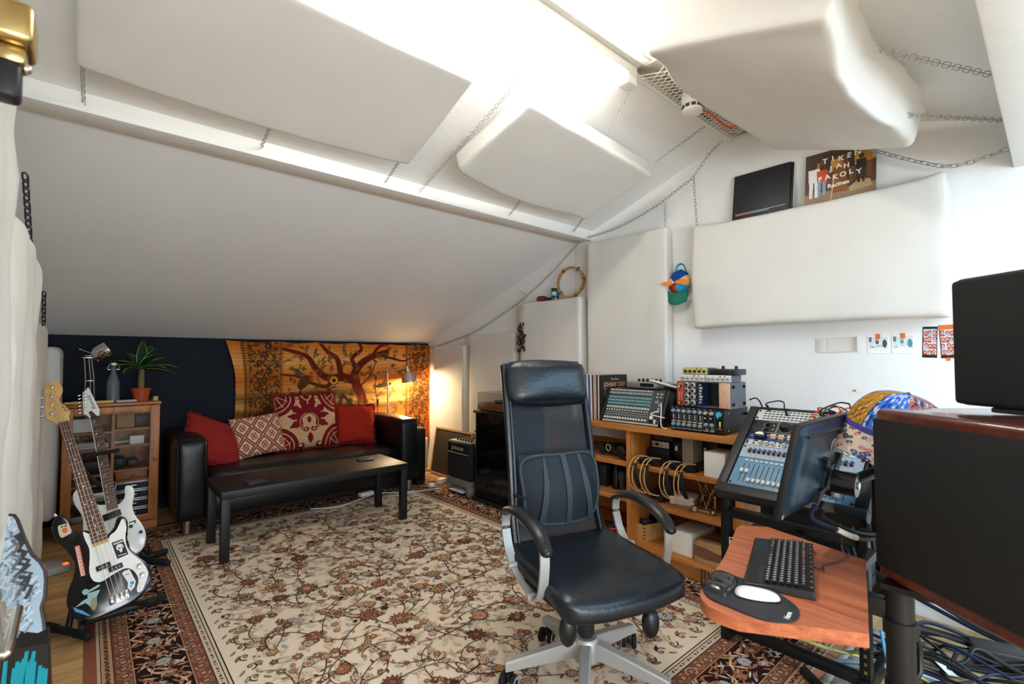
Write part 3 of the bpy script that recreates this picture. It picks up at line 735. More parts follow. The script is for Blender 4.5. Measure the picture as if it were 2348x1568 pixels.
# cushions: two faces with a woven pattern, built as pillow shapes
CLOTH = mat('patterned_cushion_cloth', (200, 150, 120), 0.9, attr='pattern', bump=(300, .3, .003), spec=.15)
def pillow(name, label, cv, th, mw, group='cushions on the sofa', fringe=None, dent=0.0, seed=0, m_=None):
    def face(sg):
        def fn(U, W):
            x = (U-.5)*cv.w; y = (W-.5)*cv.h
            a, b = np.abs(U*2-1), np.abs(W*2-1)
            puff = th/2*np.power(np.clip((1-a**3.0)*(1-b**3.0), 0, 1), .45)
            pin = 1 - .06*(1-a**2)*(b**4); pin2 = 1 - .06*(1-b**2)*(a**4)
            return x*pin2, y*pin, sg*puff + .006*npn(U, W, seed)*(puff > .01) - sg*dent*np.exp(-((U-.5)**2 + (W-.7)**2)*14)
        return fn
    t = thing(name, label, 'cushion', group=group, mw=mw)
    fr_ = cv.mesh('cushion_front', face(1), m_ or CLOTH, t)
    bk = cv.mesh('cushion_back', face(-1), m_ or CLOTH, t)
    if fringe is not None:
        rn = random.Random(seed); mb = MB(); w_, h_ = cv.w, cv.h
        edge = [(-w_/2 + w_*k/60, -h_/2, 0, -1) for k in range(61)] + [(w_/2, -h_/2 + h_*k/60, 1, 0) for k in range(61)] + [(w_/2 - w_*k/60, h_/2, 0, 1) for k in range(61)] + [(-w_/2, h_/2 - h_*k/60, -1, 0) for k in range(61)]
        for x, y, nx_, ny_ in edge:
            pin = .06
            if nx_ == 0: y *= 1 - pin*(1-(2*x/w_)**2)
            else: x *= 1 - pin*(1-(2*y/h_)**2)
            for q in range(2):
                a = rn.uniform(-.7, .7); L = rn.uniform(.012, .024)
                dx, dy = nx_*math.cos(a) - ny_*math.sin(a), nx_*math.sin(a) + ny_*math.cos(a); z_ = rn.uniform(-.008, .01)
                mb.tube([(x - nx_*.004, y - ny_*.004, z_*.3), (x+dx*L*.6, y+dy*L*.6, z_), (x+dx*L, y+dy*L, z_*1.5 - .003)], .0035, n=4)
        mb.build('fringe', fringe, t, sharp=0)['kind'] = 'stuff'
    return t
def lean(cx, cy, cz, w_, h_, tilt, roll=0, yaw=0):   # base centre at (cx, cy, cz); front faces the room (-y)
    T = M.Translation((cx, cy, cz)) @ M.Rotation(yaw, 4, 'Z') @ M.Rotation(R(90) - tilt, 4, 'X') @ M.Rotation(roll, 4, 'Z')
    return T @ M.Translation((0, h_/2, 0))
REDF = mat('red_chenille', (150, 34, 22), 0.95, noise=(60, .5), bump=(120, .6, .01))
RED = (158, 38, 24)
# diamond cushion
cv = Canvas(.42, .36, 200, (206, 168, 138)); dk = (118, 36, 34); md = (184, 118, 94); lt = (216, 184, 156)
for i in range(-6, 8):
    for j in range(-1, 7):
        cx, cy = .15*i + (.075 if j % 2 else 0), .085*j
        dm = lambda s_: [(cx-.075*s_, cy), (cx, cy+.085*s_), (cx+.075*s_, cy), (cx, cy-.085*s_)]
        cv.poly(dm(.94), dk); cv.poly(dm(.80), md); cv.poly(dm(.70), lt if (i+j) % 2 else (216, 178, 150)); cv.poly(dm(.40), dk if j % 2 else (150, 66, 56)); cv.poly(dm(.28), lt); cv.poly(dm(.13), dk)
        for sx_, sy_ in ((1, 1), (1, -1), (-1, 1), (-1, -1)):
            cv.line([(cx, cy), (cx+sx_*.017, cy+sy_*.022)], .004, dk); cv.disc(cx+sx_*.018, cy+sy_*.024, .0045, dk)
pillow('diamond_cushion', 'cream cushion with dark red diamond pattern', cv, .13, lean(1.165, 4.59, .445, .42, .36, R(20), R(5), R(6)), seed=2)
# damask cushion
W_, H_ = .56, .52; cv = Canvas(W_, H_, 300, (194, 156, 116)); dr = (116, 22, 28)
def lobed(cx, cy, ang, ln, wd, n=3):
    ax, ay = math.cos(ang), math.sin(ang); pts = []
    for sgn in (1, -1):
        rng = range(0, 25) if sgn > 0 else range(24, -1, -1)
        for i in rng:
            t = i/24; q = wd/2*(math.sin(math.pi*min(1, t*.9+.08))**.8)*(1 - .28*abs(math.sin(math.pi*n*t)))
            pts.append((cx + ax*ln*t - ay*q*sgn, cy + ay*ln*t + ax*q*sgn))
    cv.poly(pts, dr)
c0x, c0y = W_*.5, H_*.50
for ang, ln, wd in ((75, .17, .075), (105, .17, .075), (38, .155, .075), (142, .155, .075), (8, .14, .065), (172, .14, .065), (-25, .14, .07), (205, .14, .07)):
    lobed(c0x + .035*math.cos(R(ang)), c0y + .02 + .035*math.sin(R(ang)), R(ang), ln+.015, wd*1.12)
cv.disc(c0x, c0y-.0, .062, (194, 156, 116), .075)
for sg in (1, -1):
    pts = [(c0x + sg*(.012 + .07*math.sin(t)), c0y + .07 - .155*(t/2.7) + .012*math.sin(2*t)) for t in [k*.18 for k in range(16)]]
    cv.line(pts, .024, dr); cv.line(pts[1:-1], .006, (194, 156, 116))
    cv.disc(c0x + sg*.03, c0y-.085, .022, dr); cv.disc(c0x + sg*.035, c0y-.085, .010, (194, 156, 116))
lobed(c0x, c0y-.12, R(-90), .10, .06); lobed(c0x, c0y + .03, R(-90), .06, .045)
for sx_ in (0, 1):
    for sy_ in (0, 1):
        X_ = W_ if sx_ else 0; Y_ = H_ if sy_ else 0
        for q, cc in ((.18, dr), (.145, (194, 156, 116)), (.135, dr), (.105, (194, 156, 116)), (.098, dr)):
            cv.disc(X_, Y_ + (.02 if sy_ == 0 else -.02), q, cc, q*1.05)
        for k in range(3):
            a = R(30 + 30*k); dx = (math.cos(a))*(-1 if sx_ else 1); dy = math.sin(a)*(1 if sy_ == 0 else -1)
            cv.line([(X_+dx*.03, Y_+dy*.03), (X_+dx*.12, Y_+dy*.14)], .008, (194, 156, 116))
        hx = X_ + (-.20 if sx_ else .20); cv.disc(hx, Y_ + (.025 if sy_ == 0 else -.03), .03, dr); cv.disc(hx + (.006 if sx_ else -.006), Y_ + (.03 if sy_ == 0 else -.035), .017, (194, 156, 116))
lobed(c0x, H_, R(-90), .06, .07)
cv.c *= (1 + .06*np.random.RandomState(1).randn(cv.ny, cv.nx, 1))
pillow('damask_cushion', 'large damask cushion with dark red leaves and red fringe', cv, .16, lean(1.575, 4.64, .445, W_, H_, R(16), R(1), R(-2)), fringe=REDF, seed=4)
cv = Canvas(.38, .38, 90, RED); cv.c *= (1 + .10*np.random.RandomState(2).randn(cv.ny, cv.nx, 1))
pillow('red_cushion', 'plain red cushion beside the damask cushion', cv, .14, lean(2.03, 4.66, .445, .38, .38, R(17), R(-3), R(-8)), fringe=REDF, seed=5)
cv = Canvas(.46, .40, 120, (146, 30, 22)); cv.c *= (1 + .14*np.random.RandomState(3).randn(cv.ny, cv.nx, 1))
pillow('red_cushion', 'shaggy red cushion slumped against the sofa arm', cv, .17, lean(.755, 4.50, .45, .42, .38, R(30), R(-28), R(24)), fringe=REDF, seed=8, m_=mat('shaggy_red', (150, 34, 22), 0.95, attr='pattern', bump=(60, .8, .015)))

# ================================================================ tapestry
TW, TH = 2.16, 1.17
cv = Canvas(TW, TH, 640, (206, 150, 66))
ys = cv.Y/TH
bandc = [(0.0, (190, 104, 40)), (.10, (226, 142, 60)), (.2, (214, 130, 56)), (.28, (230, 172, 96)), (.36, (206, 132, 52)), (.42, (120, 96, 56)), (.47, (216, 182, 112)), (.54, (132, 108, 64)), (.60, (212, 168, 92)), (.68, (206, 128, 54)), (.76, (222, 156, 74)), (.84, (230, 192, 124)), (.92, (218, 160, 72)), (1.0, (200, 124, 44))]
wob = ys + .012*np.sin(cv.X*5) + .008*np.sin(cv.X*13+1)
for ch in range(3): cv.c[..., ch] = np.interp(wob, [b[0] for b in bandc], [b[1][ch] for b in bandc])
cv.c *= (1 + .05*np.sin(cv.Y*160)[..., None])
rt = random.Random(12); br, gn, bk = (104, 40, 30), (86, 84, 48), (58, 44, 30)
def lf(x, y, L, Wd, a, c, al=.85):
    pts = []
    for sg in (1, -1):
        for i in (range(0, 9) if sg > 0 else range(8, -1, -1)):
            t = i/8; q = sg*Wd/2*math.sin(math.pi*t); pts.append((x + t*L*math.cos(a) - q*math.sin(a), y + t*L*math.sin(a) + q*math.cos(a)))
    cv.poly(pts, c, al)
def sprig(x, y, a, L, c, n=6):
    pts = [(x + L*t*math.cos(a+.5*t), y + L*t*math.sin(a+.5*t)) for t in [k/8 for k in range(9)]]
    cv.line(pts, .005, c)
    for k in range(2, 9):
        for sg in (1, -1): lf(pts[k][0], pts[k][1], L*.28, L*.10, a + sg*.8 + .3, c, .8)
# side borders
for xa, xb in ((.10, .46), (TW-.34, TW-.02)):
    cv.rect(xa, 0, xb, TH, (130, 80, 36), .45)
    for x in (xa, xa+.04, xb-.03): cv.rect(x, 0, x+.008, TH, (84, 44, 26), .7)
    for k in range(260):
        x, y = rt.uniform(xa+.05, xb-.04), rt.uniform(0, TH)
        lf(x, y, rt.uniform(.02, .06), rt.uniform(.01, .022), rt.uniform(0, 6.28), ((74, 60, 34), (96, 70, 34), (110, 56, 30), (60, 50, 34))[rt.randrange(4)], .75)
    for k in range(200):
        lf(rt.uniform(xa+.05, xb-.04), rt.uniform(0, TH), rt.uniform(.03, .07), .018, rt.uniform(0, 6.28), ((64, 52, 32), (84, 54, 30))[k % 2], .7)
    for k in range(14):
        y = TH*(k+.5)/14; x = (xa+xb)/2 + .05*math.sin(k*2.1)
        for q in range(7): lf(x, y, .04, .022, q*.9+k, (70, 56, 34), .8)
        cv.disc(x, y, .012, (170, 90, 40))
    for k in range(46): cv.poly([(xa-.015, TH*k/46), (xa+.02, TH*(k+.5)/46), (xa-.015, TH*(k+.8)/46)], bk, .8)
def limb(pts, w0, w1, c=br):
    q = smooth2(pts, 8, False); n = len(q); cv.line(q, [w0 + (w1-w0)*i/n for i in range(n)], c, .95); return q
bx = 1.26
limb([(bx+.03, 0), (bx-.0, .3), (bx+.02, .55), (bx-.07, .78), (bx-.02, .92), (bx+.12, 1.02), (bx+.32, 1.08)], .14, .05)
limb([(bx-.05, .76), (bx-.2, .80), (bx-.36, .80), (bx-.48, .90), (bx-.58, 1.03), (bx-.80, 1.10)], .10, .03)
limb([(bx-.30, .80), (bx-.36, .71), (bx-.50, .74), (bx-.66, .82), (bx-.82, .84)], .05, .015)
limb([(bx-.22, .84), (bx-.26, 1.0), (bx-.36, 1.08), (bx-.44, 1.17)], .06, .03)
limb([(bx-.04, .88), (bx-.10, 1.0), (bx-.0, 1.10), (bx-.02, 1.17)], .05, .03)
limb([(bx+.12, 1.02), (bx+.22, 1.14), (bx+.34, 1.17)], .04, .03); limb([(bx+.2, 1.05), (bx+.4, 1.0), (bx+.55, .98), (bx+.72, 1.08)], .035, .012)
limb([(bx-.02, .32), (bx-.18, .37), (bx-.24, .48)], .07, .05); limb([(bx-.02, .44), (bx-.12, .52), (bx-.2, .62)], .035, .02)
limb([(bx+.0, .7), (bx+.12, .82), (bx+.18, .96)], .02, .01)
for k in range(4): limb([(bx+.52+.03*k, .02), (bx+.5+.06*k, .12+.02*k), (bx+.44+.09*k, .30)], .014, .006, (176, 84, 40))
for k in range(210):
    x, y = rt.uniform(.5, TW-.36), rt.uniform(.05, TH)
    c = (gn, (110, 92, 50), (74, 70, 60), (150, 84, 44), (120, 100, 60))[rt.randrange(5)]
    if rt.random() < .5: sprig(x, y, rt.uniform(0, 6.28), rt.uniform(.05, .11), c)
    else: lf(x, y, rt.uniform(.05, .10), rt.uniform(.03, .05), rt.uniform(0, 6.28), c, .8)
# birds
cv.disc(bx-.60, .76, .085, (92, 62, 36), .05, ang=.9); cv.disc(bx-.66, .86, .045, (84, 92, 74), .03, ang=2.2)
for k in range(5): lf(bx-.62, .70, .36, .03, R(-98-6*k), ((110, 50, 30), (90, 66, 40))[k % 2], .85)
lf(bx-.5, .66, .24, .035, R(-92), (44, 46, 50), .9); lf(bx-.42, .64, .18, .03, R(-80), (50, 54, 50), .9)
cv.disc(bx-.29, .77, .05, bk); cv.disc(bx-.29, .77, .043, (214, 176, 84)); cv.disc(bx-.29, .77, .02, (60, 44, 26))
cv.disc(bx+.28, .70, .10, (62, 52, 36), .025, ang=.15); cv.disc(bx+.22, .36, .10, (80, 62, 40), .035, ang=-.2)
for k in range(12): cv.disc(bx-.02+.03*(k % 4), .06+.04*(k//4)+.01*(k % 3), .02, (206, 196, 120)); 
for k in range(60): lf(rt.uniform(.5, TW-.36), rt.uniform(0, .09), rt.uniform(.06, .14), .02, R(rt.uniform(70, 110)), (120, 96, 44), .7)
cv.c *= np.array([.92, .80, .72])*(1 + .07*np.random.RandomState(9).randn(cv.ny, cv.nx, 1))
TAP = mat('printed_tapestry', (200, 150, 80), .9, attr='pattern', weave=None, bump=(300, .25, .003), spec=.1)
def tapf(U, W):
    x = U*TW; z = W*TH
    fold = .012*np.sin(x*9 + .6*np.sin(z*3)) + .008*npn(U, W, 4, 2)
    x = x - .06*np.clip(1-U*14, 0, 1)*np.clip((W-.7)/.3, 0, 1)**1.5 + .05*np.exp(-((W-.55)*2.2)**2)*np.clip(1-U*6, 0, 1)
    z = z - .014*np.abs(np.sin(U*math.pi*5.5))*(W**8)
    return x, fold - .015, z
o = cv.mesh('tapestry', tapf, TAP, loc=(1.0, 5.095, .285), thick=.002)
tag(o, 'orange tree of life tapestry hung on the navy wall', 'tapestry')

# ================================================================ floor lamp behind the sofa arm
t = thing('reading_lamp', 'chrome reading lamp with a bell shade lighting the tapestry', 'lamp', (2.535, 4.93, 0))
MB().lathe([(0, 0), (.05, 0), (.05, .03), (.02, .04), (0, .04)], 28).build('lamp_base', CHROME, t)
m = MB(); m.cyl((0, 0, .02), (-.03, 0, 1.16), .009, n=12); m.build('pole', CHROME, t)
m = MB(); m.cyl((-.03, -.015, 1.135), (-.03, .015, 1.135), .016, n=12).sphere((-.03, 0, 1.165), .012, 8); m.cyl((-.15, .02, 1.105), (.19, -.03, 1.19), .006, n=8); m.build('arm', STEEL, t)
shade_c = V((.215, -.05, 1.06)); ax = V((.22, 0, -1)).normalized()
Tm = M.Translation(shade_c) @ V((0, 0, 1)).rotation_difference(-ax).to_matrix().to_4x4()
m = MB(); m.lathe([(.0, .15), (.014, .148), (.02, .11), (.03, .085), (.034, .07), (.055, .055), (.082, .02), (.096, -.03), (.092, -.03), (.078, .018), (.05, .05), (.028, .062), (0, .064)], 32, T=Tm); m.build('lamp_shade', CHROME, t, sharp=50)
BULB = mat('lit_bulb', (255, 226, 170), .4, emit=((255, 214, 150), 30))
m = MB(); m.sphere((Tm @ V((0, 0, .015)))[:], .026, 8); m.build('bulb', BULB, t)
m = MB(); m.tube(smooth_path([(-.15, .02, 1.105), (-.155, .03, .95), (-.13, .03, .80), (-.12, .03, .55), (-.05, .04, .06), (0, .08, .02)], 5), .004).cyl((-.128, .03, .84), (-.128, .03, .77), .011, n=8); m.build('cord', BLACK, t)
lamp('reading_lamp_bulb', 'POINT', (2.535 + (Tm @ V((0, 0, -.02))).x, 4.93 + (Tm @ V((0, 0, -.02))).y, (Tm @ V((0, 0, -.035))).z), 17, (1.0, .74, .42), shadow_soft_size=.03)

# ================================================================ things round the sofa end
m = MB(); t = thing('guitar_case', 'black ribbed case standing upright against the sofa arm', 'case', (2.58, 4.56, 0))
MB().rbox(-.055, -.24, .004, .055, .24, .575, .022, 4).build('case_body', BLACK, t)
m = MB()
for k in range(12): m.rbox(-.045 + .0075*k, -.2455, .05, -.041 + .0075*k, -.238, .545, .001)
m.build('ribbing', BLACKM, t)
m = MB(); m.tube(smooth_path([(0, -.08, .572), (0, -.07, .60), (0, .07, .60), (0, .08, .572)], 4), .008); m.build('handle', BLACK, t)
m = MB(); m.rbox(-.02, -.2, .573, .02, -.14, .583, .003); m.build('latch', STEEL, t)
m = MB(); m.rbox(-.02, .14, .573, .02, .2, .583, .003); m.build('latch', STEEL, t)
BROWNB = mat('dark_brown_board', (38, 30, 26), .7)
t = thing('framed_board', 'dark board with a pale wooden frame leaning behind the amplifier', 'board', mw=M.Translation((2.93, 4.36, .012)) @ M.Rotation(R(9), 4, 'Y'))
FRW = mat('pale_frame_wood', (176, 142, 98), .6)
MB().box(-.004, -.33, .01, .012, .33, .49).build('board', BROWNB, t)
m = MB(); m.box(-.012, -.35, 0, .014, -.33, .51).box(-.012, .33, 0, .014, .35, .51).box(-.012, -.33, 0, .014, .33, .02).box(-.012, -.33, .49, .014, .33, .51); m.build('board_frame', FRW, t)
cl = MB(); cl.grid(lambda u, v: (2.90 + .06*math.sin(u*6) + .05*u, 4.80 + .16*u, .02 + .36*v*(1-.35*u) + .02*math.sin(u*9)), 14, 10)
o = cl.build('cloth_bundle', CANVAS_, sharp=0); md = o.modifiers.new('thickness', 'SOLIDIFY'); md.thickness = .02
tag(o, 'white cloth hanging to the floor at the tapestry corner', 'cloth')
# small guitar amplifier on a printer
AMPF = mat('amp_grille_cloth', (22, 22, 22), .9, bump=(400, .5))
AMPB = mat('amp_vinyl', (20, 20, 21), .6, bump=(200, .4))
CREAM = mat('cream_trim', (206, 198, 172), .5)
PRG = mat('printer_grey', (126, 122, 114), .5)
PY = R(4)
t = thing('printer', 'grey printer on the floor under the small amplifier', 'printer', (2.80, 3.815, 0), 0)
m = MB(); m.rbox(-.13, -.185, .075, .14, .185, .145, .012, 3).rbox(-.13, -.185, .004, .14, -.13, .09, .01, 2).rbox(-.13, .13, .004, .14, .185, .09, .01, 2).rbox(-.02, -.14, .006, .14, .14, .08, .005); m.build('printer_body', PRG, t)
MB().rbox(-.16, -.12, .022, -.01, .12, .030, .003).build('paper_tray', DGREY, t)
MB().box(-.15, -.105, .0305, -.02, .105, .036).build('paper_stack', PAPER, t)
t = thing('guitar_amplifier', 'small black guitar amplifier standing on the grey printer', 'amplifier', (2.79, 3.80, .1465), 0)
m = MB(); m.rbox(-.12, -.19, 0, .13, .19, .345, .012, 2); m.build('cabinet_shell', AMPB, t)
m = MB(); m.box(-.124, -.165, .02, -.118, .165, .235); m.build('grille', AMPF, t)
m = MB(); m.box(-.1235, -.165, .245, -.118, .165, .325); m.build('name_panel', BLACK, t)
m = MB(); m.tube([(-.125, -.17, .24), (-.125, .17, .24)], .003, n=6); m.text('Johnson', frame((-.1245, .01, .287), (0, -1, 0), (0, 0, 1), (-1, 0, 0)), .06, sx=1.0); m.build('name_plate', CREAM, t)
m = MB(); m.rbox(-.10, -.17, .3455, -.02, .17, .350, .002); m.build('control_panel', SILVER, t)
kb_ = MB().cyl((0, 0, 0), (0, 0, .016), .010, .008, n=12).build('knob', BLACK, t); kb_.location = (-.06, -.13, .350)
for k in range(1, 6): part_copy(kb_, t, (-.06, -.13 + .045*k, .350))
m = MB(); m.lathe([(.010, 0), (.018, 0), (.018, .006), (.010, .006)], 16, T=M.Translation((-.02, -.19, .07)) @ M.Rotation(R(90), 4, 'X')); m.build('jack_socket', STEEL, t)
# subwoofer with a stack of boxes
o = thing('subwoofer', 'narrow black subwoofer between the amplifier and the hi-fi rack', 'speaker', (2.90, 3.585, 0))
MB().rbox(-.18, -.028, .003, .18, .028, .43, .006).build('speaker_body', BLACK, o)
cols = [(196, 90, 30), (206, 120, 34), (214, 150, 50), (226, 220, 210), (24, 24, 26), (228, 226, 222), (26, 26, 28), (222, 200, 200), (166, 60, 62)]
hs = [.03, .032, .026, .016, .012, .018, .012, .022, .02]; zz = .4305
nm = ['orange cased box at the bottom of the stack on the subwoofer', 'dark orange cased box, second from the bottom on the subwoofer stack', 'yellow orange case in the subwoofer stack', 'white case just over the yellow one in the subwoofer stack', 'thin black case over the white one in the subwoofer stack', 'white case between two black ones in the subwoofer stack', 'upper thin black case in the subwoofer stack', 'pale pink case second from the top of the subwoofer stack', 'red case on top of the subwoofer stack']
for i, (c, h_) in enumerate(zip(cols, hs)):
    a = random.uniform(-.02, .02)
    o = MB().rbox(-.10, -.026, 0, .10, .026, h_-.0008, .002).build('disc_case', mat('case_colour', c, .4), loc=(2.835 + a, 3.585 + a*.15, zz)); zz += h_
    tag(o, nm[i], 'disc case', 'cases stacked on the subwoofer')
# hi-fi rack with turntable
SMOKE = mat('smoked_glass', (10, 11, 12), .06, alpha=.55, spec=.6)
t = thing('hifi_rack', 'tall black hi-fi rack with a glass door half hidden by the chair', 'hi-fi rack', (2.86, 3.28, 0))
m = MB(); m.box(-.18, -.26, .02, .22, -.24, .80).box(-.18, .24, .02, .22, .26, .80).box(.20, -.24, .02, .22, .24, .80).box(-.18, -.24, .05, .20, .24, .065).box(-.16, -.24, .33, .20, .24, .342).box(-.16, -.24, .57, .20, .24, .582); m.build('rack_frame', BLACK, t)
MB().rbox(-.20, -.275, .79, .23, .275, .815, .004).build('rack_top', BLACK, t)
MB().rbox(-.21, -.275, .004, .23, .275, .035, .004).build('plinth', BLACK, t)
MB().box(-.185, -.24, .06, -.18, .24, .785).build('glass_door', SMOKE, t)
for z_, h_, lb in ((.345, .16, 'black amplifier on the middle shelf of the hi-fi rack'), (.585, .12, 'black cassette deck on the upper shelf of the hi-fi rack'), (.067, .13, 'black player low in the hi-fi rack')):
    q = thing('hifi_unit', lb, 'hi-fi unit', (2.86, 3.28, z_), 0, 'units in the hi-fi rack')
    MB().rbox(-.14, -.215, 0, .17, .215, h_, .003).build('unit_body', BLACKM, q)
    mm_ = MB(); rr_ = random.Random(int(z_*100))
    for k in range(5): y_ = -.17 + .085*k; mm_.cyl((-.14, y_, h_*.5), (-.155, y_, h_*.5), .012 + .008*rr_.random(), n=12)
    mm_.build('control_row', STEEL, q)
o = MB().rbox(-.05, -.1, 0, .06, .1, .012, .001).build('magazine', PAPER, loc=(2.70, 3.22, .0515), rot=(0, 0, .2)); tag(o, 'pale magazine at the bottom of the hi-fi rack', 'magazine')
o.location = (2.755, 3.22, .198)
t = thing('turntable', 'turntable with a walnut plinth and clear lid on the hi-fi rack', 'turntable', (2.86, 3.28, .816))
MB().rbox(-.18, -.235, .008, .20, .235, .07, .003).build('plinth', mat('walnut_plinth', (112, 66, 40), .45, wood=('y', 25, (80, 44, 26))), t)
MB().lathe([(0, .072), (.15, .072), (.15, .086), (0, .088)], 40).build('platter', BLACK, t)
m = MB(); m.tube([(.12, -.18, .11), (.02, -.16, .11), (-.05, -.1, .1)], .005).cyl((.12, -.18, .07), (.12, -.18, .12), .018, n=16); m.build('tone_arm', STEEL, t)
m = MB(); m.box(-.18, -.235, .071, -.177, .235, .165).box(.197, -.235, .071, .20, .235, .165).box(-.18, -.235, .071, .20, -.232, .165).box(-.18, .232, .071, .20, .235, .165).box(-.18, -.235, .162, .20, .235, .165); m.build('lid', GLASS, t)
m = MB()
for x, y in ((-.15, -.2), (-.15, .2), (.17, -.2), (.17, .2)): pass
ft = MB().cyl((0, 0, 0), (0, 0, .01), .016, n=12).build('foot', RUBBER, t); ft.location = (-.15, -.2, 0)
for x, y in ((-.15, .2), (.17, -.2), (.17, .2)): part_copy(ft, t, (x, y, 0))
# floor clutter near the tapestry
o = MB().rbox(-.05, -.035, 0, .05, .035, .05, .008).build('power_adapter', PAPER, loc=(2.78, 4.25, .001), rot=(0, 0, .4)); tag(o, 'white adapter box on the floor behind the amplifier', 'adapter')
o = MB().rbox(-.025, -.025, 0, .025, .025, .035, .008).build('plug', PAPER, loc=(2.60, 4.16, .0095), rot=(0, 0, .2)); tag(o, 'small white plug on the rug beside the ribbed case', 'plug')
o = MB().tube(smooth_path([(2.65, 4.74, .006), (2.72, 4.55, .006), (2.66, 4.40, .006), (2.80, 4.33, .006), (2.86, 4.45, .006)], 6), .005).build('cable', BLACK); tag(o, 'black cable curled on the floor between the case and the board', 'cable')
o = MB().tube(smooth_path([(1.45, 4.22, .014), (1.65, 4.13, .014), (1.9, 4.22, .014), (2.1, 4.28, .014), (2.35, 4.12, .014), (2.62, 4.06, .014)], 6), .004).build('cable', PAPER); tag(o, 'white cable running on the rug under the sofa', 'cable')
m = MB(); m.rbox(-.07, -.03, 0, .07, .03, .035, .008); o = m.build('socket_strip', PAPER, loc=(1.98, 4.30, .012), rot=(0, 0, .15)); tag(o, 'white socket block under the sofa end', 'socket block')

# ================================================================ glazed cabinet
CX, CY, CW, CD, CH = .16, 4.59, .55, .36, .955
t = thing('display_cabinet', 'small wooden cabinet with a glass door beside the navy wall', 'cabinet', (CX, CY, 0))
h = CW/2
m = MB(); m.box(-h, .022, .02, -h+.02, CD, CH-.022).box(h-.02, .022, .02, h, CD, CH-.022).box(-h+.02, CD-.012, .02, h-.02, CD, CH-.022).box(-h+.02, .03, .07, h-.02, CD-.012, .088)
m.build('carcass', CABW, t)
m = MB(); m.rbox(-h-.008, -.006, CH-.022, h+.008, CD+.004, CH, .004); m.build('cabinet_top', CABX, t)
m = MB(); m.box(-h+.002, .006, .003, h-.002, .026, .06); m.build('plinth', CABX, t)
m = MB(); m.box(-.009, .03, .09, .009, CD-.02, CH-.03); m.build('partition', CABW, t)
for nm_, x0_, x1_, zs in (('r', .009, h-.02, (.76, .637, .457, .377)), ('l', -h+.02, -.009, (.748, .625, .44, .37))):
    for z_ in zs: MB().box(x0_, .04, z_-.014, x1_, CD-.014, z_).build('shelf', CABX, t)
dr_ = MB(); dr_.rbox(-h, .0, .066, -h+.055, .02, CH-.026, .003).rbox(h-.06, .0, .066, h, .02, CH-.026, .003)
dr_.rbox(-h+.055, .0, .066, h-.06, .02, .115, .003).rbox(-h+.055, .0, CH-.078, h-.06, .02, CH-.026, .003)
door = dr_.build('door', CABW, t)
MB().box(-h+.05, .008, .11, h-.055, .012, CH-.075).build('glass_pane', GLASS, door)
MB().lathe([(0, 0), (.007, 0), (.007, .012), (.013, .018), (.013, .024), (0, .03)], 16, T=M.Translation((h-.028, 0, .52)) @ M.Rotation(R(90), 4, 'X')).build('knob', CABX, door)
def W(x, y, z): return (CX+x, CY+y, z)
def inbox(name, label, cat, x0, y0, z0, x1, y1, z1, m_, r=.003, group='things inside the glazed cabinet'):
    o = MB().rbox(-(x1-x0)/2, -(y1-y0)/2, 0, (x1-x0)/2, (y1-y0)/2, z1-z0, r).build(name, m_, loc=W((x0+x1)/2, (y0+y1)/2, z0+.001))
    return tag(o, label, cat, group)
KRAFT = mat('kraft_card', (176, 148, 104), .8)
o = MB().at(M.Rotation(R(-14), 4, 'X')).box(-.052, -.004, 0, .052, .004, .115).at(M.Identity(4)).build('kraft_card', KRAFT, loc=W(.075, .115, .762)); tag(o, 'kraft card propped on the top shelf inside the glazed cabinet', 'card')
o = MB().at(M.Rotation(R(-10), 4, 'X')).box(-.06, -.002, 0, .06, .002, .095).at(M.Identity(4)).build('paper_sheet', PAPER, loc=W(-.175, .09, .75)); tag(o, 'white paper propped on the top shelf inside the glazed cabinet, behind the guitars', 'paper')
inbox('carton', 'small white carton on the second shelf inside the glazed cabinet', 'box', .10, .06, .637, .185, .14, .697, PAPER)
inbox('gadget_box', 'dark gadget box on the top shelf inside the glazed cabinet', 'box', .135, .15, .76, .22, .28, .84, DGREY)
for k in range(6):
    o = MB(); w_ = .10 + .006*random.random(); o.rbox(-w_, -.10, 0, w_, .10, .006, .001); q = o.build('paper_bundle', PAPER if k % 2 else LGREY, loc=W(-.13 + .01*random.uniform(-1, 1), .16, .626 + .0072*k), rot=(0, 0, random.uniform(-.04, .04)))
    tag(q, 'sheet bundle in the paper stack on the second shelf of the glazed cabinet', 'paper', 'paper stack inside the glazed cabinet')
o = MB()
for k in range(7): o.tube(smooth_path([(-.08, -.05 + .01*k, .004 + .005*(k % 3)), (-.03, -.06 + .012*k, .01), (.03, -.04 + .01*k, .006 + .004*(k % 4)), (.075, -.05 + .012*k, .01)], 4), .004)
q = o.build('cable_bundle', PAPER, loc=W(.09, .2, .638)); tag(q, 'bundle of white cables on the second shelf of the glazed cabinet', 'cable')
t2 = thing('wooden_drawer_box', 'little wooden drawer box with a round knob inside the glazed cabinet', 'box', W(.115, .06, .378))
MB().rbox(-.095, 0, 0, .095, .2, .062, .003).build('box_body', CABX, t2)
MB().sphere((.01, -.008, .03), .010, 8).build('knob', STEEL, t2)
for k, (x_, z_) in enumerate(((-.05, .458), (.03, .458))):
    inbox('dark_gadget', ('dark gadget on the third shelf of the cabinet, nearest the partition', 'dark gadget on the third shelf of the cabinet, nearest the door knob')[k], 'gadget', .06 + x_, .10, z_, .125 + x_, .22, z_ + .075 - .02*k, BLACK, .01)
inbox('dark_gadget', 'dark gadget box on the third shelf of the cabinet, behind the white guitar neck', 'gadget', -.2, .10, .441, -.06, .25, .53, BLACK, .01)
ALU = mat('aluminium_edge', (206, 208, 208), .35, metal=.6)
